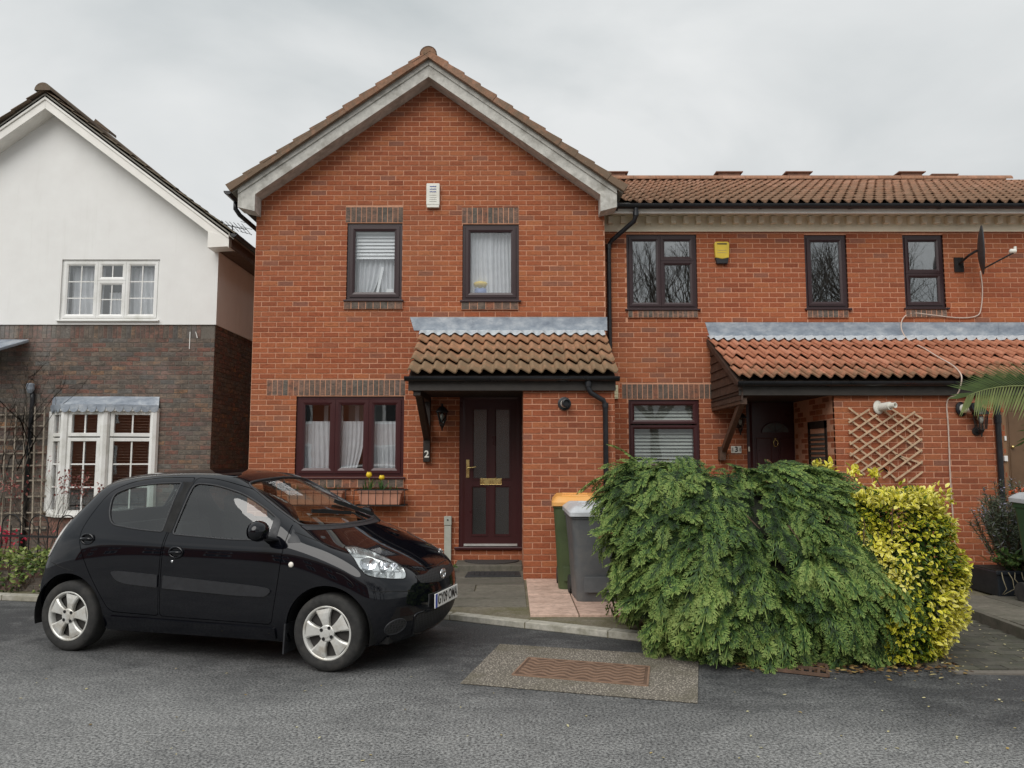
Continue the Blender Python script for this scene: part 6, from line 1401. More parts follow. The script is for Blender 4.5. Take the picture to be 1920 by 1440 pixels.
mb = MB(); mb.box(x0_+.03, x1_-.03, y0_+.03, y1_-.03, .36, .368); mb.build('soil', plain('soil', (.02,.014,.01), 1, .4, 30, 1), tr)
mb = MB(); rr = random.Random(3)
for k in range(4):
    p = Vector((q.x-.45+k*.07, 8.22, .36)); mb.tube([p, p+Vector((rr.uniform(-.04, .04), -.05, -.06)), p+Vector((rr.uniform(-.06, .06), -.06, -.16)), p+Vector((rr.uniform(-.09, .09), -.03, -.22))], [.006, .005, .004, .003], 6)
mb.build('hanging_stem', plain('pale_stem', (.22,.19,.12), .9), tr, smooth=True)
# ---- palm frond reaching in from the right
pm = thing('palm_tree', (6.3, 7.4, .09), 'palm with long arching fronds reaching over the porch wall', 'palm')
M['palm'] = leaf_mat('palm_leaf', [(0, (.03,.055,.015)), (.45, (.075,.115,.03)), (.8, (.22,.26,.09)), (1, (.42,.44,.22))], .4, .3)
mb = MB(); pts_ = [(6.3+.04*math.sin(k), 7.4, .09+k*.2) for k in range(10)]; mb.tube(pts_, [.13-.004*k+.012*(k % 2) for k in range(10)], 12); mb.build('trunk', M['twig'], pm, smooth=True)
VV, FF, TT = [], [], []; base = 0; rch = MB()
def frond(p0, p1, p2, n, L0, tone, roll=0):
    global base
    p0, p1, p2 = Vector(p0), Vector(p1), Vector(p2); B_ = lambda t_: p0*(1-t_)**2+p1*2*t_*(1-t_)+p2*t_*t_
    rch.tube([B_(k/14) for k in range(15)], [.013*(1-k/17) for k in range(15)], 6)
    for i in range(n):
        t_ = .18+.82*i/(n-1); p = B_(t_); tg = (B_(min(1, t_+.02))-B_(max(0, t_-.02))).normalized(); sd_ = tg.cross(Vector((0, -.92, .38))).normalized()
        for s in (-1, 1):
            l = L0*(.45+.55*math.sin(math.pi*min(.95, .25+.70*t_)))*rng.uniform(.8, 1.1)
            sd = (sd_*s*(.95 if t_ < .93 else .5)+tg*(.55+.5*t_)+Vector((0, -.05, -.10))).normalized(); nn = sd.cross(tg).normalized(); a = sd.cross(nn).normalized()*.0105
            q1, q2 = p+sd*l*.5+Vector((0, 0, -.015)), p+sd*l+Vector((0, 0, -.10*l)); vs = [p-a*.5, p+a*.5, q1-a, q1+a, q2]
            VV.append(np.array([tuple(v) for v in vs])); FF.append(np.array([(0, 1, 3), (0, 3, 2), (2, 3, 4)])+base); tn_ = tone+(.28 if s*sd_.z < 0 else -.05)+rng.uniform(-.1, .1); TT.append(np.array([tn_, tn_, tn_, tn_, tn_+.1])); base += 5
q0, q1, q2 = W(2010, 800, 7.6), W(1885, 708, 7.4), W(1822, 732, 7.2)
frond((6.3, 7.4, 1.9), tuple(q1+Vector((.22, 0, .10))), tuple(q2+Vector((-.04, 0, -.05))), 46, .44, .40)
for az, el in ((30, 50), (75, 35), (120, 45), (-40, 40), (-80, 55), (160, 40), (0, 20)):
    d = Vector((math.cos(R(az)), math.sin(R(az)), 0)); frond((6.3, 7.4, 1.9), tuple(Vector((6.3, 7.4, 2.1))+d*.5+Vector((0, 0, math.tan(R(el))*.45))), tuple(Vector((6.3, 7.4, 1.75))+d*1.15), 20, .32, .40)
np_mesh('leaflet', np.concatenate(VV), np.concatenate(FF), M['palm'], pm, np.concatenate(TT)); rch.build('frond_rib', plain('palm_rib', (.20,.23,.08), .5), pm, smooth=True)
# ---- front garden of the white house: low wall, railing, ivy, trellis, bare shrubs
ky = lambda x_: 8.63-(x_+5.6)*.206
gwl = thing('garden_wall', (-7, ky(-7)+.25, 0), 'low dark brick garden wall overgrown with ivy beside the kerb', 'wall')
A, B_ = Vector((-9.6, ky(-9.6)+.30, 0)), Vector((-4.55, ky(-4.55)+.30, 0)); dv_ = (B_-A).normalized(); nn = Vector((dv_.y, -dv_.x, 0)); WLh = .34
mb = MB(); mb.prism([A-nn*.1, B_-nn*.1, B_+nn*-.006, A+nn*-.006], (0, 0, WLh)); mb.build('core', M['mortar_dark'], gwl)
f_, c_ = lay((B_-A).length, .045, WLh, [], None); mb = MB()
M['gw_obj'] = brick_mat('garden_brick', DARKM, 'obj', dirt=(.05,.045,.04), grain=.6)
me = None
for p in f_+c_:
    if p in f_ and (A+dv_*p[0]).x > -7.2:
        if me is None: k_ = MB(); brick_box(k_, (0, 0, 0), dv_, nn, -.1075, .1075, -.0325, .0325); me = k_.mesh('brick', M['gw_obj'])
        c = A+dv_*((p[0]+p[1])/2); inst('brick', me, (c.x, c.y, (p[2]+p[3])/2), gwl)
    else: brick_box(mb, A, dv_, nn, *p)
tag(mb.build('brickwork', M['dark_isl'], gwl, fix=False), kind='stuff')
rl = thing('iron_railing', tuple(A+dv_*2.5+Vector((0, 0, WLh))), 'black iron railing with hooped tops on the low garden wall', 'railing')
M['iron'] = plain('black_iron', (.012,.011,.011), .5, .3, 20, .3); L_ = (B_-A).length; nb = int(L_/.125); off = -nn*.05
mb = MB(); bar_top = .66
for zz_ in (bar_top, WLh+.03): mb.bar(A+off+Vector((0, 0, zz_)), B_+off+Vector((0, 0, zz_)), .012, .025)
mb.build('rail', M['iron'], rl)
k_ = MB(); k_.tube([(0, 0, WLh), (0, 0, bar_top+.12)], .007, 6); bme = k_.mesh('bar', M['iron'])
for i in range(nb):
    p = A+dv_*(i*.125)+off; inst('bar', bme, p, rl)
    if i % 3 == 0:
        mb = MB(); mb.tube([p+Vector((0, 0, bar_top+.12))+dv_*(.125*(1-math.cos(t_)))+Vector((0, 0, .125*math.sin(t_))) for t_ in np.linspace(0, math.pi, 11)], .007, 6); mb.build('hoop', M['iron'], rl)
iv = thing('ivy', tuple(A+dv_*2.5+Vector((0, 0, WLh))), 'pale green ivy trailing over the low wall and railing', 'ivy')
n = 4200; s = nr.uniform(0, L_, n); hgt = np.array([noise.noise(Vector((x_*1.7, 0, 3))) for x_ in s]); zz_ = np.where(nr.uniform(size=n) < .62, WLh+.02+nr.uniform(-.03, .16, n), WLh-np.abs(nr.normal(0, .16, n))*(1+hgt*1.8))
P = np.stack([A.x+dv_.x*s, A.y+dv_.y*s, np.clip(zz_, .05, 1)], 1)+np.outer(nr.uniform(.0, .09, n), np.array(nn))-np.outer((zz_ > WLh)*nr.uniform(0, .16, n), np.array(nn))
gap = np.array([noise.noise(Vector((p[0]*3, p[2]*4, 9))) for p in P]); kp = (zz_ > WLh-.02) | (gap > .06)
P = P[kp]; leaves('foliage', P, np.tile(np.array(nn)+np.array([0, 0, .45]), (len(P), 1)), nr.uniform(.035, .07, len(P)), np.clip(nr.normal(.66, .2, len(P))+(P[:, 2]-WLh)*.9, 0, .95), M['ivy'], iv, LT_PLAIN, .1)
mb = MB()
for k in range(24):
    x0_ = rr.uniform(.3, L_-.3); p = A+dv_*x0_+nn*.012; mb.tube([p+Vector((0, 0, WLh)), p+dv_*rr.uniform(-.1, .1)+Vector((0, 0, WLh*.5)), p+dv_*rr.uniform(-.2, .2)+Vector((0, 0, .08))], .004, 4)
mb.build('stem', M['twig'], iv)
def recurse(mb, p, d, l, r_, depth, rr, spread=.6, up=.1, seg=2, tips=None, taper=.72):
    q = p
    pts_ = [p]
    for i in range(seg):
        d = (d+Vector((rr.gauss(0, .14), rr.gauss(0, .14), rr.gauss(0, .10)+up*.3))).normalized(); q = q+d*l/seg; pts_.append(q)
    mb.tube(pts_, [r_*(1-(1-taper)*i/seg) for i in range(seg+1)], 5 if r_ > .02 else (4 if r_ > .006 else 3), cap=False)
    if tips is not None and depth <= 2: tips.append(q)
    if depth == 0: return
    for k in range(2 if rr.random() < .7 else 3):
        nd = (d+Vector((rr.gauss(0, spread), rr.gauss(0, spread), rr.gauss(0, spread*.7)+up))).normalized()
        recurse(mb, pts_[-1] if k < 2 else pts_[1], nd, l*rr.uniform(.68, .88), r_*taper*rr.uniform(.72, .95), depth-1, rr, spread, up, seg, tips, taper)
M['bark'] = plain('grey_bark', (.10,.085,.07), .9, .3, 12, .5); M['pinkleaf'] = leaf_mat('pink_leaf', [(0, (.16,.03,.03)), (.5, (.30,.09,.08)), (1, (.42,.2,.16))], .5, .3)
ac = thing('bare_shrub', tuple(G(95, 1060, .05)), 'thin bare shrub with a few reddish leaves in front of the bay window', 'shrub')
mb = MB(); tips = []; q = W(88, 1040, 9.6)
for k in range(4): recurse(mb, Vector((q.x+rr.uniform(-.05, .05), 9.6, .05)), Vector((rr.uniform(-.25, .45), 0, 1)).normalized(), .42, .010, 5, rr, .42, .18, 2, tips, .75)
mb.build('branch', M['bark'], ac, fix=False); tp_ = np.array([tuple(t_) for t_ in tips if t_.z > .5][:260]); leaves('foliage', tp_, np.tile([0, 0, 1.], (len(tp_), 1)), nr.uniform(.03, .05, len(tp_)), nr.uniform(.2, .8, len(tp_)), M['pinkleaf'], ac)
cl = thing('bare_climber', (-7.9, DW-.1, .05), 'leafless tangled climber on the dark brick wall above the trellis', 'climber'); mb = MB(); rr2 = random.Random(21)
for k in range(7): recurse(mb, Vector((-8.3+k*.12, DW-.10, .05+.25*k)), Vector((rr2.uniform(-.3, .3), 0, 1)).normalized(), .62, .013, 5, rr2, .45, .12, 2, None, .78)
mb.v = [(x_, DW-.03-min(.14, abs(y_-DW)), z_) for x_, y_, z_ in mb.v]; mb.build('branch', M['bark'], cl, fix=False)
def trellis(name, label, parent_loc, bars, th, wd, mat, group=None):
    o = thing(name, parent_loc, label, 'trellis', group)
    for p, q in bars: mb = MB(); mb.bar(p, q, wd, th, up=(0, 1, 0)); mb.build('slat', mat, o)
    return o
gy = DW-.07; tw_ = plain('grey_trellis_wood', (.28,.24,.19), .85, .25, 20, .3); bars = []
for u_, ut in ((2,12), (17,32), (40,48), (60,66), (75,84)): bars.append((W(u_, 1000, gy-.02), W(ut, 762, gy-.02)))
for v_, in ((775,), (798,), (822,), (848,), (872,), (900,), (930,), (960,), (990,)): bars.append((W(-40, v_+4, gy+.02), W(86, v_, gy+.02)))
trellis('trellis', 'square grey wooden trellis on the dark brick wall by the bay window', (-8, gy, .6), bars, .014, .022, tw_)
# diamond trellis on the porch wall
gy = CY-.035; bars = []; tw2 = plain('pale_trellis_wood', (.52,.37,.24), .8, .25, 16, .3)
zmP = lambda x_, y_: (1560+x_/5.333, 740+y_/5.333)
for a, b in [((165,280),(375,145)), ((170,390),(450,200)), ((178,498),(660,175)), ((178,612),(830,170)), ((210,705),(895,230)), ((285,770),(895,330)), ((400,795),(900,440)), ((510,835),(900,550)), ((630,860),(905,665)), ((765,880),(908,770))]: bars.append((W(*zmP(*a), gy-.014), W(*zmP(*b), gy-.014)))
for a, b in [((165,130),(490,380)), ((165,240),(790,700)), ((165,355),(640,725)), ((175,470),(560,770)), ((180,580),(480,800)), ((215,720),(330,800)), ((370,180),(900,575)), ((480,130),(900,465)), ((600,145),(905,345)), ((820,190),(905,240)), ((640,600),(905,690)), ((500,720),(660,860))]: bars.append((W(*zmP(*a), gy+.006), W(*zmP(*b), gy+.006)))
trellis('trellis', 'pale diamond lattice trellis fixed to the brick porch wall', tuple(W(1660, 900, gy)), bars, .010, .022, tw2)
# ------------------------------------------------------------------ fittings and loose things
M['white_plastic'] = plain('white_plastic', (.76,.75,.68), .4, .06, 8, 0, grime=(.60,.58,.50)); M['yellow_plastic'] = plain('yellow_plastic', (.68,.49,.05), .4, .1, 8, 0)
M['blue_ink'] = plain('blue_ink', (.10,.14,.42), .6, .1, 8, 0); M['grey_ink'] = plain('grey_ink', (.34,.33,.30), .6, .1, 8, 0)
def scribble(mb, x0, x1, z, y, amp, r_, seed):
    r = random.Random(seed); n = 26; mb.tube([(x0+(x1-x0)*i/n, y, z+amp*math.sin(i*1.9+r.random())*r.uniform(.3, 1)) for i in range(n+1)], r_, 4)
a, b, c, d = rect(800, 346, 825, 391, DA); y = DA-.004
o = thing('alarm_box', ((a+b)/2, y, c), 'cream white burglar alarm box with blue script high on the gable', 'alarm box')
mb = MB(); mb.prism([(a, y, c+.035), (b, y, c+.035), (b, y, d), (a, y, d)], (0, -.055, 0)); mb.build('case', M['white_plastic'], o, bevel=.012)
mb = MB(); mb.prism([(a+.01, y, c), (b-.01, y, c), (b-.004, y, c+.05), (a+.004, y, c+.05)], (0, -.05, 0)); mb.build('base', M['white_plastic'], o, bevel=.006)
for k, f_ in enumerate((.86, .75, .64)): mb = MB(); scribble(mb, a+.05, b-.05, c+(d-c)*f_, y-.056, .010, .004, k); mb.build('lettering', M['blue_ink'], o)
for k, f_ in enumerate((.50, .41, .33, .24)): mb = MB(); scribble(mb, a+.045, b-.045, c+(d-c)*f_, y-.056, .004, .0025, 10+k); mb.build('lettering', M['grey_ink'], o)
a, b, c, d = rect(1338, 455, 1366, 496, DB); y = DB-.004
o = thing('alarm_box', ((a+b)/2, y, c), 'bright yellow burglar alarm box with black base under the dentil eaves', 'alarm box')
mb = MB(); mb.prism([(a+.01, y, c+.09), ((a+b)/2, y, c+.07), (b-.01, y, c+.09), (b, y, d-.03), (b-.02, y, d), (a+.02, y, d), (a, y, d-.03)], (0, -.06, 0)); mb.build('case', M['yellow_plastic'], o, bevel=.01)
mb = MB(); mb.prism([(a+.03, y, c), (b-.03, y, c), (b-.012, y, c+.10), ((a+b)/2, y, c+.082), (a+.012, y, c+.10)], (0, -.055, 0)); mb.build('base', M['black_plastic'], o, bevel=.008)
mb = MB(); mb.box(a+.04, b-.04, y-.064, y-.06, d-.045, d-.028); mb.build('strobe_slot', M['black_plastic'], o)
for k in range(2): mb = MB(); scribble(mb, a+.04, b-.05, c+.20-k*.035, y-.061, .006, .0022, 20+k); mb.build('lettering', M['grey_ink'], o)
# wall lanterns
M['lamp_glass'] = glass_mat('lantern_glass', (.75,.78,.78), .8, 1.5, .05)
def lantern(c, wall, label, s=1.0, style=0):
    c = Vector(c); o = thing('wall_lantern', (c.x, wall, c.z-.1), label, 'wall lamp')
    mb = MB(); mb.lathe([(.030*s, 0), (.072*s, .16*s)] if style == 0 else [(.055*s, 0), (.075*s, .14*s)], c+Vector((0, 0, -.09*s)), (0, 0, 1), 6, cap=False); mb.build('glass', M['lamp_glass'], o)
    mb = MB()
    for k in range(6):
        a_ = math.pi/3*k; ax = (Vector((0, 0, 1))).orthogonal().normalized(); e1, e2 = ax, Vector((0, 0, 1)).cross(ax); u_ = e1*math.cos(a_)+e2*math.sin(a_)
        mb.bar(c+Vector((0, 0, -.09*s))+u_*((.030 if style == 0 else .055)*s), c+Vector((0, 0, .07*s))+u_*(.073*s), .008*s, .008*s)
    mb.lathe([(.088*s, 0), (.084*s, .02*s), (.045*s, .065*s), (.016*s, .085*s), (.012*s, .12*s)], c+Vector((0, 0, .07*s)), (0, 0, 1), 12); mb.lathe([(.008*s, -.085*s), (.012*s, -.05*s), (.034*s, -.01*s), (.034*s, .0)], c+Vector((0, 0, -.09*s)), (0, 0, 1), 8); mb.build('cage', M['iron'], o)
    z_ = c.z-.02 if style == 0 else c.z-.13
    mb = MB(); mb.lathe([(.05*s, 0), (.05*s, .012), (.03*s, .02)], (c.x, wall, z_), (0, -1, 0), 14)
    mb.tube([(c.x, wall-.01, z_), (c.x, wall-.06, z_-.03), (c.x, c.y, z_+(.02 if style else .14))], .011*s, 8); mb.build('arm', M['iron'], o, smooth=True, angle=40)
    mb = MB(); mb.lathe([(.012*s, -.03*s), (.028*s, .01*s), (.024*s, .04*s), (.002, .055*s)], c, (0, 0, 1), 10); mb.build('bulb', M['white_plastic'], o, smooth=True)
q = W(829, 783, DA-.12); lantern(q, DA-.004, 'small black lantern beside the plum door with glass panes', 1.05)
q = W(1388, 793, DB-.12); lantern(q, DB-.004, 'black carriage lantern next to the white number three tile', 1.0)
q = W(1839, 789, CY-.11); lantern(q, CY-.004, 'black bulkhead lantern on the porch wall beside the timber door', 1.15, 1)
# boiler flues
def flue(c, d, parts, label):
    c = Vector(c); d = Vector(d).normalized(); o = thing('boiler_flue', c, label, 'flue')
    for nm, prof, mat, at in parts: mb = MB(); mb.lathe(prof, c+d*at, d, 22); mb.build(nm, M[mat], o, smooth=True, angle=35)
q = W(1058, 757, BY); flue((q.x, BY-.003, q.z), (.12, -1, .02), [('collar', [(.085, 0), (.085, .012), (.062, .02)], 'black_plastic', 0), ('pipe', [(.052, 0), (.052, .10)], 'white_plastic', .01), ('terminal', [(.055, 0), (.055, .05), (.040, .055), (.040, .02)], 'black_plastic', .10)], 'short black and white boiler flue on the brick beside the drainpipe')
q = W(1646, 764, CY); flue((q.x, CY-.003, q.z), (.48, -1, .06), [('collar', [(.088, 0), (.088, .012), (.06, .03)], 'white_plastic', 0), ('pipe', [(.052, 0), (.052, .17)], 'white_plastic', .01), ('terminal', [(.036, 0), (.036, .075), (.026, .075), (.026, .03)], 'white_plastic', .18)], 'white boiler flue poking out above the diamond trellis')
q = W(1801, 767, CY); flue((q.x, CY-.003, q.z), (.40, -1, .06), [('collar', [(.092, 0), (.092, .014), (.06, .03)], 'black_plastic', 0), ('pipe', [(.056, 0), (.056, .15)], 'white_plastic', .01), ('terminal', [(.060, 0), (.060, .05), (.045, .05), (.045, .02)], 'black_plastic', .16)], 'white boiler flue with black collar half hidden by the palm frond')
# house numbers
def number(txt, size, o, x, y, z, mat, bold=.0):
    tx = lettering(txt, size, mat, 'numeral', bold); tx.parent = o; tx.location = Vector((x, y, z))-wloc(o); tx.rotation_euler = (math.pi/2, 0, 0)
q = W(800, 852, DA-.095); o = thing('house_number', (q.x, DA-.092, q.z-.06), 'white figure two on the foot of the dark porch bracket', 'number')
mb = MB(); mb.box(q.x-.040, q.x+.040, DA-.098, DA-.0925, q.z-.075, q.z+.075); mb.build('plaque', M['wood_dark'], o); number('2', .135, o, q.x, DA-.0995, q.z, M['white_plastic'], .003)
q = W(1380, 843, DB); o = thing('house_number', (q.x, DB-.004, q.z-.05), 'white tile with black figure three beside the dark recessed door', 'number')
mb = MB(); mb.box(q.x-.075, q.x+.075, DB-.018, DB-.003, q.z-.052, q.z+.052); mb.build('plaque', M['white_plastic'], o, bevel=.003); number('3', .105, o, q.x, DB-.0195, q.z, M['ink'], .003)
mb = MB(); [mb.lathe([(.012, 0), (.012, .001)], (q.x+sx*.055, DB-.0185, q.z+sz*.018), (0, -1, 0), 8) for sx in (-1, 1) for sz in (-1, 0, 1)]; mb.build('ornament', M['grey_ink'], o)
q = W(1404, 842, DB); o = thing('door_bell', (q.x, DB-.003, q.z), 'small white bell push on the frame of the recessed door', 'door bell'); mb = MB(); mb.box(q.x-.012, q.x+.012, DB-.018, DB-.003, q.z-.035, q.z+.035); mb.build('push', M['white_plastic'], o, bevel=.003)
# satellite dish
q = W(1838, 470, DB-.32); dc = Vector((q.x, DB-.36, q.z)); dn = Vector((.90, -.44, .0)).normalized()
o = thing('satellite_dish', (q.x, DB-.004, q.z-.25), 'dark grey satellite dish bolted below the dentil eaves', 'satellite dish')
mb = MB(); e1 = Vector((0, 0, 1)).cross(dn).normalized(); e2 = dn.cross(e1); vs = []; nrg = 9
for i in range(nrg+1):
    r_ = i/nrg
    for k in range(28): a_ = 2*math.pi*k/28; vs.append(dc+e1*.29*r_*math.cos(a_)+e2*.36*r_*math.sin(a_)+dn*(.055*r_*r_-.055))
fs = [(i*28+k, i*28+(k+1) % 28, (i+1)*28+(k+1) % 28, (i+1)*28+k) for i in range(nrg) for k in range(28)]; mb.add(vs, fs)
ds = mb.build('reflector', plain('dish_grey', (.045,.048,.052), .5, .2, 20, .1), o, smooth=True); sm_ = ds.modifiers.new('t', 'SOLIDIFY'); sm_.thickness = .008
mb = MB(); mb.tube([dc-dn*.06, dc-dn*.14+Vector((0, .05, -.05)), (q.x-.14, DB-.01, q.z-.12)], .018, 8); mb.box(q.x-.21, q.x-.07, DB-.02, DB-.004, q.z-.24, q.z-.02); mb.build('mount', M['iron'], o)
lp_ = W(1900, 474, DB-.62); mb = MB(); mb.tube([dc-e2*.28 if (dc-e2*.28).z < dc.z else dc+e2*.28, lp_], .012, 8); mb.build('feed_arm', M['iron'], o)
mb = MB(); mb.lathe([(.026, 0), (.034, .02), (.034, .07), (.020, .085)], lp_+Vector((.04, 0, .02)), (-.95, .25, .1), 14); mb.lathe([(.018, 0), (.018, .06)], lp_+Vector((.03, 0, .03)), (0, 0, 1), 10); mb.build('receiver', M['white_plastic'], o, smooth=True, angle=40)
M['cable'] = plain('pale_cable', (.55,.44,.37), .6, .15, 8, 0)
cp = [W(1838, 508, DB-.03), W(1842, 540, DB-.02), W(1840, 575, DB-.02), W(1832, 592, DB-.02), W(1800, 596, DB-.02), W(1750, 591, DB-.03), W(1715, 587, DB-.02), W(1698, 592, DB-.02), W(1690, 605, DB-.06), W(1692, 622, DB-.10), W(1705, 640, DB-.20)]
up = Vector((0, DB-PY3, 3.335-PZ3)).normalized()
for (u_, v_), yy in zip([(1730,660),(1760,685),(1785,700),(1800,712)], (10.62, 10.25, 9.98, 9.72)): cp.append(Vector((W(u_, v_, yy).x, yy, 3.335+(yy-DB)*(3.335-PZ3)/(DB-PY3)+.075)))
cp += [Vector((cp[-1].x-.02, PY3-.07, PZ3-.03)), Vector((cp[-1].x-.04, PY3+.0, PZ3-.20)), W(1776, 752, CY-.015), W(1778, 800, CY-.015), W(1780, 850, CY-.015), W(1783, 915, CY-.015), Vector((W(1783, 915, CY-.015).x+.02, CY-.015, .1))]
def smooth_path(P, k=5):
    out = []
    for i in range(len(P)-1):
        p0, p1, p2, p3 = P[max(i-1, 0)], P[i], P[i+1], P[min(i+2, len(P)-1)]
        for j in range(k):
            t_ = j/k; out.append(.5*((2*p1)+(p2-p0)*t_+(2*p0-5*p1+4*p2-p3)*t_*t_+(-p0+3*p1-3*p2+p3)*t_**3))
    return out+[P[-1]]
mb = MB(); mb.tube(smooth_path([Vector(c) for c in cp]), .009, 6); o = mb.build('aerial_cable', M['cable'], smooth=True); tag(o, 'pale cable looping from the satellite dish over the porch tiles and down the wall', 'cable')
# window boxes under the ground floor window
def window_box(u0, u1, v0, v1, label, flowers, glab):
    yb = DA-.30; a, b = W(u0, v0, yb).x, W(u1, v0, yb).x; zt_, zb_ = W(u0, v0, yb).z, W(u0, v1, yb).z
    bk = thing('flower_basket', ((a+b)/2, DA-.006, zb_), label+' iron basket fixed under the wide window', 'flower basket')
    mb = MB(); 
    for zz_ in (zt_, zb_):
        for p, q in (((a, yb), (b, yb)), ((a, yb), (a, DA-.01)), ((b, yb), (b, DA-.01)), ((a, DA-.012), (b, DA-.012))): mb.bar((*p, zz_), (*q, zz_), .010, .014)
    mb.build('rim', M['iron'], bk); n = round((b-a)/.105)
    for i in range(n+1): x_ = a+(b-a)*i/n; mb = MB(); mb.tube([(x_, yb, zt_), (x_, yb-.012, (zt_+zb_)/2), (x_, yb, zb_), (x_, DA-.015, zb_)], .0055, 5); mb.build('bar', M['iron'], bk)
    tr_ = thing('flower_trough', ((a+b)/2, DA-.15, zb_+.008), label+' terracotta trough in the iron basket', 'planter')
    mb = MB(); x0_, x1_ = a+.05, b-.05; mb.prism([(x0_+.03, yb+.045, zb_+.008), (x1_-.03, yb+.045, zb_+.008), (x1_, yb+.035, zt_-.01), (x0_, yb+.035, zt_-.01)], (0, .20, 0)); mb.box(x0_-.012, x1_+.012, yb+.022, yb+.25, zt_-.045, zt_-.012); mb.build('trough', M['terracotta_pot'], tr_, bevel=.008)
    mb = MB(); mb.box(x0_+.02, x1_-.02, yb+.05, yb+.22, zt_-.013, zt_-.006); mb.build('soil', M['soil'], tr_)
    return a, b, yb, zt_, zb_
M['terracotta_pot'] = plain('terracotta_plastic', (.50,.235,.155), .6, .12, 8, .1); M['soil'] = plain('soil_dark', (.025,.018,.012), 1, .4, 30, 1); M['bulbleaf'] = leaf_mat('bulb_leaf', [(0, (.02,.045,.012)), (.5, (.05,.11,.03)), (1, (.12,.2,.06))], .5, .25)
fa = window_box(664, 759, 919, 948, 'right hand', 1, ''); fb = window_box(528, 648, 919, 948, 'left hand', 0, '')
blade_v = np.array([(-.05, 0, 0), (.05, 0, 0), (-.055, .5, .04), (.055, .5, .04), (0, 1, .16)]); blade_f = np.array([(0, 1, 3), (0, 3, 2), (2, 3, 4)]); blade_t = np.array([0, 0, .1, .1, .2])
for nm, (u_, v_), sd_, lab in (('tulip', (692, 890), 1, 'taller yellow tulip in the terracotta window trough'), ('tulip', (716, 894), 2, 'shorter yellow tulip in the terracotta window trough')):
    q = W(u_, v_, DA-.17); b0 = Vector((q.x+(.01 if sd_ == 1 else -.01), DA-.17, fa[3]-.01)); o = thing('tulip', b0, lab, 'flower')
    mb = MB(); mb.tube([b0, b0.lerp(q, .5)+Vector((.012, 0, 0)), q-Vector((0, 0, .03))], .006, 6); mb.build('stem', plain('tulip_stem', (.08,.16,.05), .5), o, smooth=True)
    P = np.array([tuple(b0)]*9)+nr.normal(0, .014, (9, 3)); P[:, 2] = b0.z; leaves('leaf', P, np.stack([nr.normal(0, .35, 9), nr.normal(-.1, .3, 9), np.ones(9)], 1), nr.uniform(.12, .21, 9), nr.uniform(.3, .7, 9), M['bulbleaf'], o, blade_t, 0, blade_v, blade_f, .1)
    for k in range(6):
        a_ = k*math.pi/3; r_ = Vector((math.cos(a_), math.sin(a_), 0)); s_ = Vector((-r_.y, r_.x, 0)); h_ = .085 if sd_ == 1 else .07; mb = MB(); bq = q-Vector((0, 0, .045)); vs = []
        for j, (w_, ro) in enumerate(((.010, .006), (.026, .030), (.028, .036), (.018, .032), (.002, .024))):
            z_ = h_*j/4; vs += [bq+r_*ro*.9-s_*w_+Vector((0, 0, z_)), bq+r_*ro*1.12+Vector((0, 0, z_)), bq+r_*ro*.9+s_*w_+Vector((0, 0, z_))]
        mb.add(vs, [(3*i+j, 3*i+j+1, 3*i+4+j, 3*i+3+j) for i in range(4) for j in (0, 1)]); mb.build('petal', M.setdefault('petal', plain('yellow_petal', (.80,.58,.03), .45, .1, 20, 0)), o, smooth=True, fix=False)
for (bx, lab, sd_) in ((fa, 'sparse bulb leaves sprouting in the right hand trough', 3), (fb, 'sparse bulb leaves sprouting in the left hand trough', 4)):
    o = thing('bulb_shoots', ((bx[0]+bx[1])/2, DA-.17, bx[3]-.01), lab, 'plant'); n = 34; P = np.stack([nr.uniform(bx[0]+.08, bx[1]-.08, n), DA-.17+nr.normal(0, .03, n), np.full(n, bx[3]-.012)], 1)
    leaves('leaf', P, np.stack([nr.normal(0, .5, n), nr.normal(-.1, .4, n), np.ones(n)], 1), nr.uniform(.05, .12, n), nr.uniform(.2, .7, n), M['bulbleaf'], o, blade_t, 0, blade_v, blade_f, .15)['kind'] = 'stuff'
# pale duct by the door
q = W(839, 1010, DA-.05); a, b, c, d = rect(833, 968, 846, 1048, DA-.06); o = thing('cable_duct', (q.x, DA-.03, .05), 'pale grey plastic cable duct standing against the wall left of the door', 'duct')
gd = plain('pale_grey_plastic', (.40,.41,.36), .6, .12, 8, .1); mb = MB(); mb.box(a, b, DA-.075, DA-.004, .05, d-.13); mb.build('duct', gd, o, bevel=.006)
mb = MB(); mb.box(a-.004, b+.004, DA-.08, DA-.004, d-.125, d); mb.build('cap', gd, o, bevel=.008); mb = MB(); mb.lathe([(.012, 0), (.012, .004)], ((a+b)/2, DA-.08, d-.05), (0, -1, 0), 10); mb.build('screw', M['iron'], o)
# mats
rub = plain('rubber_mat', (.028,.028,.030), .7, .3, 30, .3)
a, b = W(872, 1090, 9.9).x, W(977, 1090, 9.9).x; o = thing('rubber_mat', ((a+b)/2, 9.95, .066), 'ribbed black rubber doormat on the stone path', 'doormat')
mb = MB(); mb.prism([(a, 9.80, .069), (b, 9.84, .069), (b-.02, 10.24, .069), (a+.02, 10.20, .069)], (0, 0, .014)); mb.build('base', rub, o, bevel=.004)
for i in range(9):
    for j in range(2): x_ = a+.06+(b-a-.12)*i/9; mb = MB(); mb.box(x_, x_+.052, 9.875+j*.17, 10.02+j*.16, .083, .092); mb.build('rib', rub, o)
o = thing('half_round_mat', (-.25, 10.65, .135), 'dark half round mat on the grey doorstep', 'doormat')
mb = MB(); mb.prism([(-.66, 10.88, .137)]+[(-.28-.38*math.cos(t_), 10.86-.36*math.sin(t_), .137) for t_ in np.linspace(0, math.pi, 18)]+[(.10, 10.88, .137)], (0, 0, .012)); mb.build('mat', plain('coir_mat', (.05,.045,.042), .95, .3, 60, .6), o)
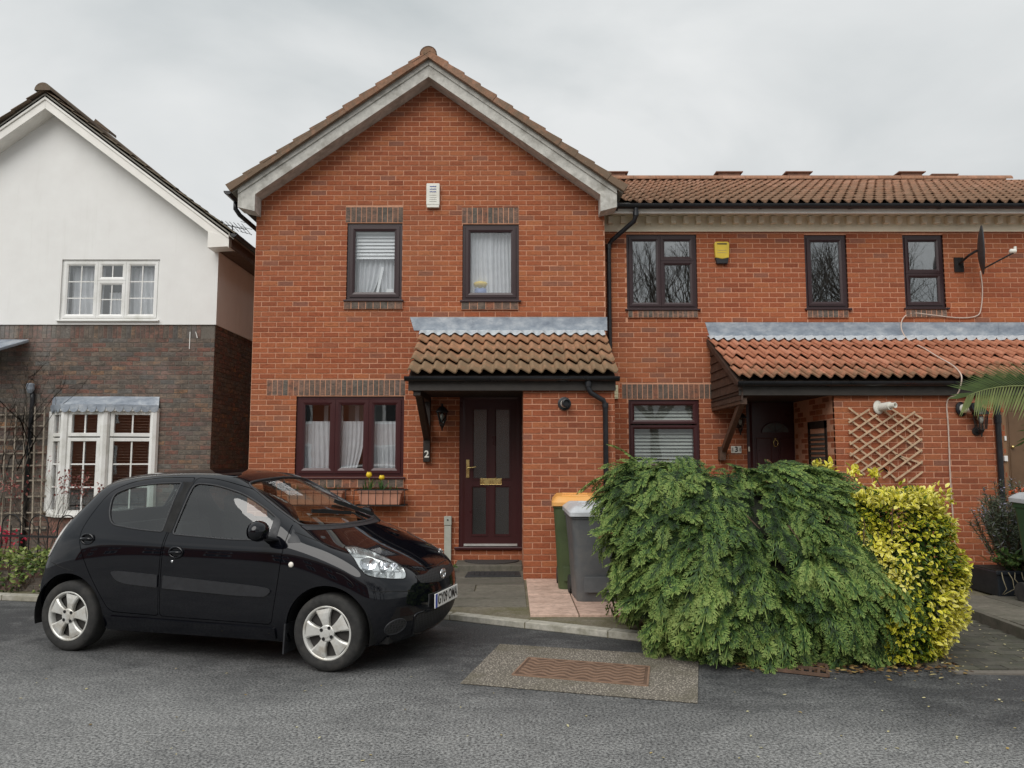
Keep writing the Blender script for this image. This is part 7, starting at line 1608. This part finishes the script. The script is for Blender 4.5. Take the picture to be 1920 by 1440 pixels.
# wheelie bins
def bin_(name, c, w, dpt, h, rz, body, lid, label, tilt=0):
    o = thing(name, c, label, 'wheelie bin'); o.rotation_euler = (0, 0, R(rz))
    def L_(mb, nm, mat, **k): r_ = mb.build(nm, mat, None, **k); r_.parent = o; return r_
    bm_ = bmesh.new(); prof = [(.0, .78, .74), (.03, .80, .76), (.55, .90, .88), (h-.13, .985, .98), (h-.125, 1.02, 1.02), (h-.07, 1.03, 1.03)]; ring_ = []
    for z_, fx, fy in prof:
        rr_ = .07; hx, hy = w/2*fx, dpt/2*fy; pts_ = []
        for (sx, sy, a0) in ((1, -1, -90), (1, 1, 0), (-1, 1, 90), (-1, -1, 180)):
            for k in range(5): a_ = R(a0+22.5*k); pts_.append((sx*(hx-rr_)+rr_*math.cos(a_), sy*(hy-rr_)+rr_*math.sin(a_), z_))
        ring_.append(pts_)
    mb = MB(); n = 20; mb.add([p for r_ in ring_ for p in r_], [(i*n+k, i*n+(k+1) % n, (i+1)*n+(k+1) % n, (i+1)*n+k) for i in range(len(ring_)-1) for k in range(n)]+[tuple(range(n))[::-1]]); L_(mb, 'body', body, smooth=True, angle=30)
    mb = MB(); hx, hy = w/2*1.07, dpt/2*1.09; lay_ = [(h-.085, 1, 1), (h-.045, 1.0, 1.0), (h-.030, .96, .96), (h+.005, .84, .84), (h+.015, .80, .78), (h+.020, .5, .5)]; vs = []
    for z_, f1, f2 in lay_:
        rr_ = .055
        for (sx, sy, a0) in ((1, -1, -90), (1, 1, 0), (-1, 1, 90), (-1, -1, 180)):
            for k in range(5): a_ = R(a0+22.5*k); vs.append((sx*(hx*f1-rr_)+rr_*math.cos(a_), sy*(hy*f2-rr_)+rr_*math.sin(a_), z_+.03*(sy*hy*f2/hy)*.5))
    mb.add(vs, [(i*n+k, i*n+(k+1) % n, (i+1)*n+(k+1) % n, (i+1)*n+k) for i in range(len(lay_)-1) for k in range(n)]+[tuple(range((len(lay_)-1)*n, len(lay_)*n))]); ld = L_(mb, 'lid', lid, smooth=True, angle=35)
    for y_, z_ in ((-.30, .004), (.10, .018)): mb = MB(); mb.box(-w*.30, w*.30, dpt*y_, dpt*(y_+.06), h+z_, h+z_+.016); r_ = mb.build('lid_rib', lid, None, bevel=.006); r_.parent = ld
    mb = MB(); mb.tube([(-w*.36, dpt*.5, h-.10), (-w*.36, dpt*.60, h-.04), (w*.36, dpt*.60, h-.04), (w*.36, dpt*.5, h-.10)], .014, 8); L_(mb, 'handle', body, smooth=True)
    for sx in (-1, 1): mb = MB(); mb.lathe([(.04, 0), (.095, .004), (.10, .015), (.10, .035), (.095, .045), (.04, .05)], (sx*w*.40-.025, dpt*.44, .10), (1, 0, 0), 20); L_(mb, 'wheel', M['tyre'], smooth=True, angle=40)
    mb = MB(); mb.box(-w*.28, w*.22, -dpt*.452, -dpt*.440, .10, .26); L_(mb, 'panel', body, bevel=.004)
    return o
M['bin_grey'] = plain('grey_bin_plastic', (.105,.112,.118), .5, .12, 5, .08, grime=(.15,.15,.145), gscale=4); M['bin_greylid'] = plain('pale_grey_lid', (.50,.52,.54), .38, .15, 6, .05); M['bin_green'] = plain('green_bin_plastic', (.060,.085,.034), .5, .15, 5, .08); M['bin_orange'] = plain('orange_lid', (.76,.36,.09), .4, .1, 5, .03, grime=(.66,.38,.15)); M['bin_dgreen'] = plain('dark_green_bin', (.025,.075,.035), .45, .15, 5, .08); M['bin_red'] = plain('orange_red_lid', (.75,.13,.03), .4, .1, 5, 0)
bin_('wheelie_bin', (.90, 8.40, .074), .60, .66, .98, 3, M['bin_grey'], M['bin_greylid'], 'grey wheelie bin with pale lid standing on the terracotta slabs')
bin_('wheelie_bin', (.735, 9.08, .074), .50, .56, 1.04, -4, M['bin_green'], M['bin_orange'], 'olive green wheelie bin with orange lid behind the grey bin')
bin_('wheelie_bin', (5.46, 7.72, .10), .58, .66, 1.08, 8, M['bin_dgreen'], M['bin_greylid'], 'dark green wheelie bin with grey lid on the raised terrace')
bin_('wheelie_bin', (6.0, 8.60, .10), .58, .66, 1.10, -5, M['bin_dgreen'], M['bin_red'], 'dark green wheelie bin with red orange lid beside the rosemary')
mb = MB(); mb.box(-.12, .02, -.302, -.296, 1.06, 1.078)
# access cover in its concrete panel
t = NT('exposed_aggregate'); v = t.n.new('ShaderNodeTexVoronoi'); v.inputs['Scale'].default_value = 62; t.L(t.geo.outputs['Position'], v.inputs['Vector'])
c = t.mix(t.ramp(v.outputs['Distance'], [(.15, 0), (.5, 1)]), t.ramp(v.outputs['Color'], [(0, (.34,.30,.25)), (1, (.60,.54,.45))]), (.13,.115,.095)); c = t.mix(t.ramp(t.noise(2.4, 5, .65), [(.46, 0), (.70, .8)]), c, t.ramp(t.noise(80, 3), [(.3, (.06,.055,.035)), (.7, (.17,.15,.105))])); t.color(c); t.set(Roughness=.9); t.bump(v.outputs['Distance'], .6, .006); M['agg'] = t.m
cn = [G(*p) for p in ((863,1283), (1308,1320), (1310,1233), (937,1209))]; mc = [G(*p) for p in ((961,1268), (1214,1289), (1217.5,1253), (991,1236))]
o = thing('access_cover', sum(mc, Vector())/4, 'rusty brown rectangular access cover with wavy ribs set in the road', 'access cover')
mb = MB(); mb.prism([p+Vector((0, 0, .004)) for p in cn], (0, 0, .004)); tag(mb.build('concrete_panel', M['agg']), kind='structure')
rust2 = plain('dark_rusty_iron', (.115,.068,.045), .8, .25, 14, .4); rust = plain('rusty_iron', (.27,.17,.115), .75, .25, 14, .4, metal=.15, grime=(.18,.115,.08), gscale=7)
mb = MB(); mb.prism([p+Vector((0, 0, .0085)) for p in mc], (0, 0, .004)); mb.build('plate', rust2, o)
bl = lambda s, t_: (mc[0]*(1-s)+mc[1]*s)*(1-t_)+(mc[3]*(1-s)+mc[2]*s)*t_
mb = MB(); 
for e0, e1_ in ((0, 1), (1, 2), (2, 3), (3, 0)): mb.bar(mc[e0]+Vector((0, 0, .012)), mc[e1_]+Vector((0, 0, .012)), .014, .008)
mb.build('rim', rust, o)
for j in range(6):
    mb = MB(); vs = []; n = 64
    for i in range(n+1):
        s_ = .03+.94*i/n; tv_ = .12+.76*j/5; wv = .055*math.sin(2*math.pi*s_*6.2); w_ = .032
        p, q = bl(s_, tv_+wv-w_), bl(s_, tv_+wv+w_); vs += [p+Vector((0, 0, .0125)), p+Vector((0, 0, .0165)), q+Vector((0, 0, .0165)), q+Vector((0, 0, .0125))]
    mb.add(vs, [(4*i+k, 4*i+k+1, 4*i+5+k, 4*i+4+k) for i in range(n) for k in range(3)]); mb.build('rib', rust, o, fix=False)
# gully grate
gp = [G(*p) for p in ((1446,1259), (1553,1271), (1549,1251), (1443,1240))]; o = thing('gully_grate', sum(gp, Vector())/4, 'rusty slotted gully grate half buried under the hedge', 'drain grate')
mb = MB(); mb.prism([p+Vector((0, 0, .004)) for p in gp], (0, 0, .003)); mb.build('gully', M['car_gap'], o)
gb = lambda s, t_: (gp[0]*(1-s)+gp[1]*s)*(1-t_)+(gp[3]*(1-s)+gp[2]*s)*t_+Vector((0, 0, .016))
mb = MB(); [mb.bar(gb(*a), gb(*b), .022, .02) for a, b in (((0, 0), (1, 0)), ((1, 0), (1, 1)), ((1, 1), (0, 1)), ((0, 1), (0, 0)), ((0, .5), (1, .5)))]; mb.build('frame', rust2, o)
for i in range(1, 7): mb = MB(); mb.bar(gb(i/7-.02, 0), gb(i/7+.02, 1), .020, .018); mb.build('bar', rust2, o)
# broken pot
q = G(1180, 1155, .05); o = thing('broken_pot', q, 'broken terracotta pot lying at the foot of the hedge', 'flower pot'); pot = plain('old_terracotta', (.22,.085,.05), .9, .3, 10, .3)
mb = MB(); n = 14; vs = []
for i in range(n+1): a_ = R(-100+i*200/n); h_ = .15+.04*math.sin(i*2.3); vs += [q+Vector((.06*math.cos(a_), .06*math.sin(a_), .004)), q+Vector((.085*math.cos(a_), .085*math.sin(a_), h_))]
mb.add(vs, [(2*i, 2*i+2, 2*i+3, 2*i+1) for i in range(n)]); s_ = mb.build('shell', pot, o); s_.modifiers.new('t', 'SOLIDIFY').thickness = .010
mb = MB(); mb.prism([q+Vector((-.14, -.06, .003)), q+Vector((-.03, -.10, .003)), q+Vector((-.05, -.03, .003)), q+Vector((-.13, .03, .006))], (.0, .0, .012)); mb.build('shard', pot, o); mb = MB(); mb.bar(q+Vector((-.16, .0, .01)), q+Vector((-.06, -.02, .12)), .02, .008); mb.build('shard', pot, o)
# aerial behind the white house
q = W(440, 424, 17.5); o = thing('tv_aerial', (q.x, 17.5, 5.2), 'thin television aerial standing on the roof behind the white house', 'aerial')
mb = MB(); mb.tube([(q.x-.05, 17.5, 4.9), (q.x-.05, 17.5, q.z+.02)], .014, 6); mb.tube([(q.x-.50, 17.5, q.z+.10), (q.x+.28, 17.5, q.z-.08)], .010, 6)
mb.build('mast', M['iron'], o)
for k in range(9): s_ = k/8; p = Vector((q.x-.50, 17.5, q.z+.10)).lerp(Vector((q.x+.28, 17.5, q.z-.08)), s_); l_ = .10+.07*s_; mb = MB(); mb.tube([p+Vector((-.06, -l_, l_*.5)), p+Vector((.06, l_, -l_*.5))], .006, 4); mb.build('element', M['iron'], o)
for k in (-1, 0, 1): p = Vector((q.x+.26, 17.5, q.z-.07+.12*k)); mb = MB(); mb.tube([p+Vector((-.05, -.2, 0)), p+Vector((.08, .2, .05))], .006, 4); mb.build('element', M['iron'], o)
# red flowers at the left edge
q = W(-4, 1012, 9.7); o = thing('red_flowers', (q.x, 9.7, .05), 'clump of crimson flowers behind the ivy covered wall', 'flowers')
P = np.array([tuple(q)]*160)+nr.normal(0, 1, (160, 3))*np.array([.16, .10, .07]); M['crimson'] = leaf_mat('crimson_petal', [(0, (.25,.01,.03)), (1, (.70,.05,.10))], .5, .3); leaves('petal_mass', P, np.tile([0, -.5, 1.], (160, 1)), nr.uniform(.04, .07, 160), nr.uniform(.1, .9, 160), M['crimson'], o)['kind'] = 'stuff'
mb = MB(); [mb.tube([(q.x+.02*k, 9.7, .05), (q.x+.06*k, 9.7, q.z)], .006, 4) for k in range(-2, 3)]; mb.build('stem', M['twig'], o)
# leaf litter
M['litter'] = leaf_mat('fallen_leaf', [(0, (.06,.03,.015)), (.35, (.17,.085,.04)), (.65, (.38,.27,.09)), (1, (.62,.58,.34))], .7, .1)
n1_ = 420; s = nr.uniform(0, 1, n1_); P1 = np.stack([1.7+1.65*s, 5.96-.10*s+nr.normal(0, .10, n1_)+.06*np.sin(s*9), np.full(n1_, .012)], 1); P1[:, 2] = np.where(P1[:, 1] > 5.97, .058, .010)+nr.uniform(0, .015, n1_)
n2_ = 150; P2 = np.stack([nr.uniform(3.0, 4.3, n2_), nr.uniform(5.0, 7.4, n2_), np.full(n2_, .030)], 1); n3_ = 90; P3 = np.stack([nr.uniform(-4, 4.2, n3_), nr.uniform(3.9, 6.0, n3_), np.full(n3_, .005)], 1); P2[:, 2] = np.where(P2[:, 1] > 5.6, .032, .006); P3 = P3[~((P3[:, 0] > .0) & (P3[:, 0] < 1.4) & (P3[:, 1] > 5.0))]
for nm, P, tn, sz in (('leaf_litter', P1, .42, (.03, .055)), ('fallen_leaves', np.concatenate([P2, P3]), .86, (.014, .030))):
    n = len(P); th_ = nr.uniform(0, 6.28, n); X = np.stack([np.cos(th_), np.sin(th_), nr.normal(0, .12, n)], 1); Y = np.stack([-np.sin(th_), np.cos(th_), nr.normal(0, .12, n)], 1); Z = np.tile([0, 0, 1.], (n, 1)); v, f, tt_ = stamp(LV*np.array([1, 1, .35]), LF, LT_PLAIN, P, X, Y, Z, nr.uniform(*sz, n), np.clip(nr.normal(tn, .18, n), 0, 1)); v[:, 2] = np.maximum(v[:, 2], .003)
    o = np_mesh(nm, v, f, M['litter'], None, tt_); tag(o, kind='stuff', label='dry brown leaves drifted along the foot of the hedge' if nm == 'leaf_litter' else 'small pale petals and leaves scattered over the road and drive', cat='leaves')
# weed by the duct and moss tufts
bushy('weed', 'small green weed growing at the foot of the doorstep', (-.86, 10.25, .05), .12, .08, .14, 12, M['ivy'], 'weed', leafs=14, size=.04, tv=LV, tf=LF, tt=LT_PLAIN, tone=.45, seed=12)
# ------------------------------------------------------------------ across the road, seen in the glass and the car's paint
def bare_tree(x_, y_, h_, seed, label):
    o = thing('bare_tree', (x_, y_, 0), label, 'tree', 'bare trees across the road'); r = random.Random(seed); mb = MB()
    tr_ = MB(); tr_.tube([(x_, y_, 0), (x_+.05, y_, h_*.14), (x_-.03, y_+.05, h_*.28)], [.30, .24, .20], 9); tr_.build('trunk', M['bark'], o, smooth=True)
    for k in range(4): recurse(mb, Vector((x_-.03, y_+.05, h_*(.26+.01*k))), Vector((r.gauss(0, .5), r.gauss(0, .5), 1)).normalized(), h_*.20, .13, 7, r, .40, .22, 2, None, .76)
    mb.build('crown', M['bark'], o, fix=False)
for x_, y_, h_, sd_, lb in ((6.3, -11.5, 11, 1, 'bare tree mirrored in the upstairs window of three lights'), (9.0, -13, 12, 5, 'bare tree across the road in a gap between two other trees'), (13.8, -12.5, 12, 2, 'bare tree mirrored in the narrow single pane window'), (18.6, -13, 12, 3, 'bare tree mirrored in the narrow window with a middle rail')): bare_tree(x_, y_, h_, sd_, lb)
h4 = thing('opposite_house', (-22, -14, 0), 'plain brick terrace across the road mirrored in the car windows', 'house')
mb = MB(); mb.box(-46, 2, -22, -14, 0, 5.1); mb.build('wall', M['red_isl'], h4)
mb = MB(); mb.prism([(-46.3, -13.6, 5.05), (-46.3, -18, 8.0), (-46.3, -22.4, 5.05)], (48.6, 0, 0)); mb.build('roof', M['tile_gable_isl'], h4)
for i in range(11):
    for zb_, zt_ in ((.9, 2.1), (3.2, 4.2)):
        x_ = -44.5+i*4.2; w = bpy.data.objects.new('window', None); COL.objects.link(w); w.parent = h4; w.location = Vector((x_, -14, zb_))-wloc(h4)
        mb = MB(); mb.box(x_, x_+1.5, -13.99, -13.96, zb_, zt_); mb.build('pane', plain('far_pane', (.03,.035,.04), .1, .1, 4, 0) if i+zb_ < 1 else bpy.data.materials['far_pane'], w)
        mb = MB(); ring(mb, x_-.06, x_+1.56, zb_-.06, zt_+.06, -13.92, -13.98, .10); mb.box(x_+.70, x_+.80, -13.96, -13.93, zb_, zt_); mb.build('frame', M['upvc_white'], w)
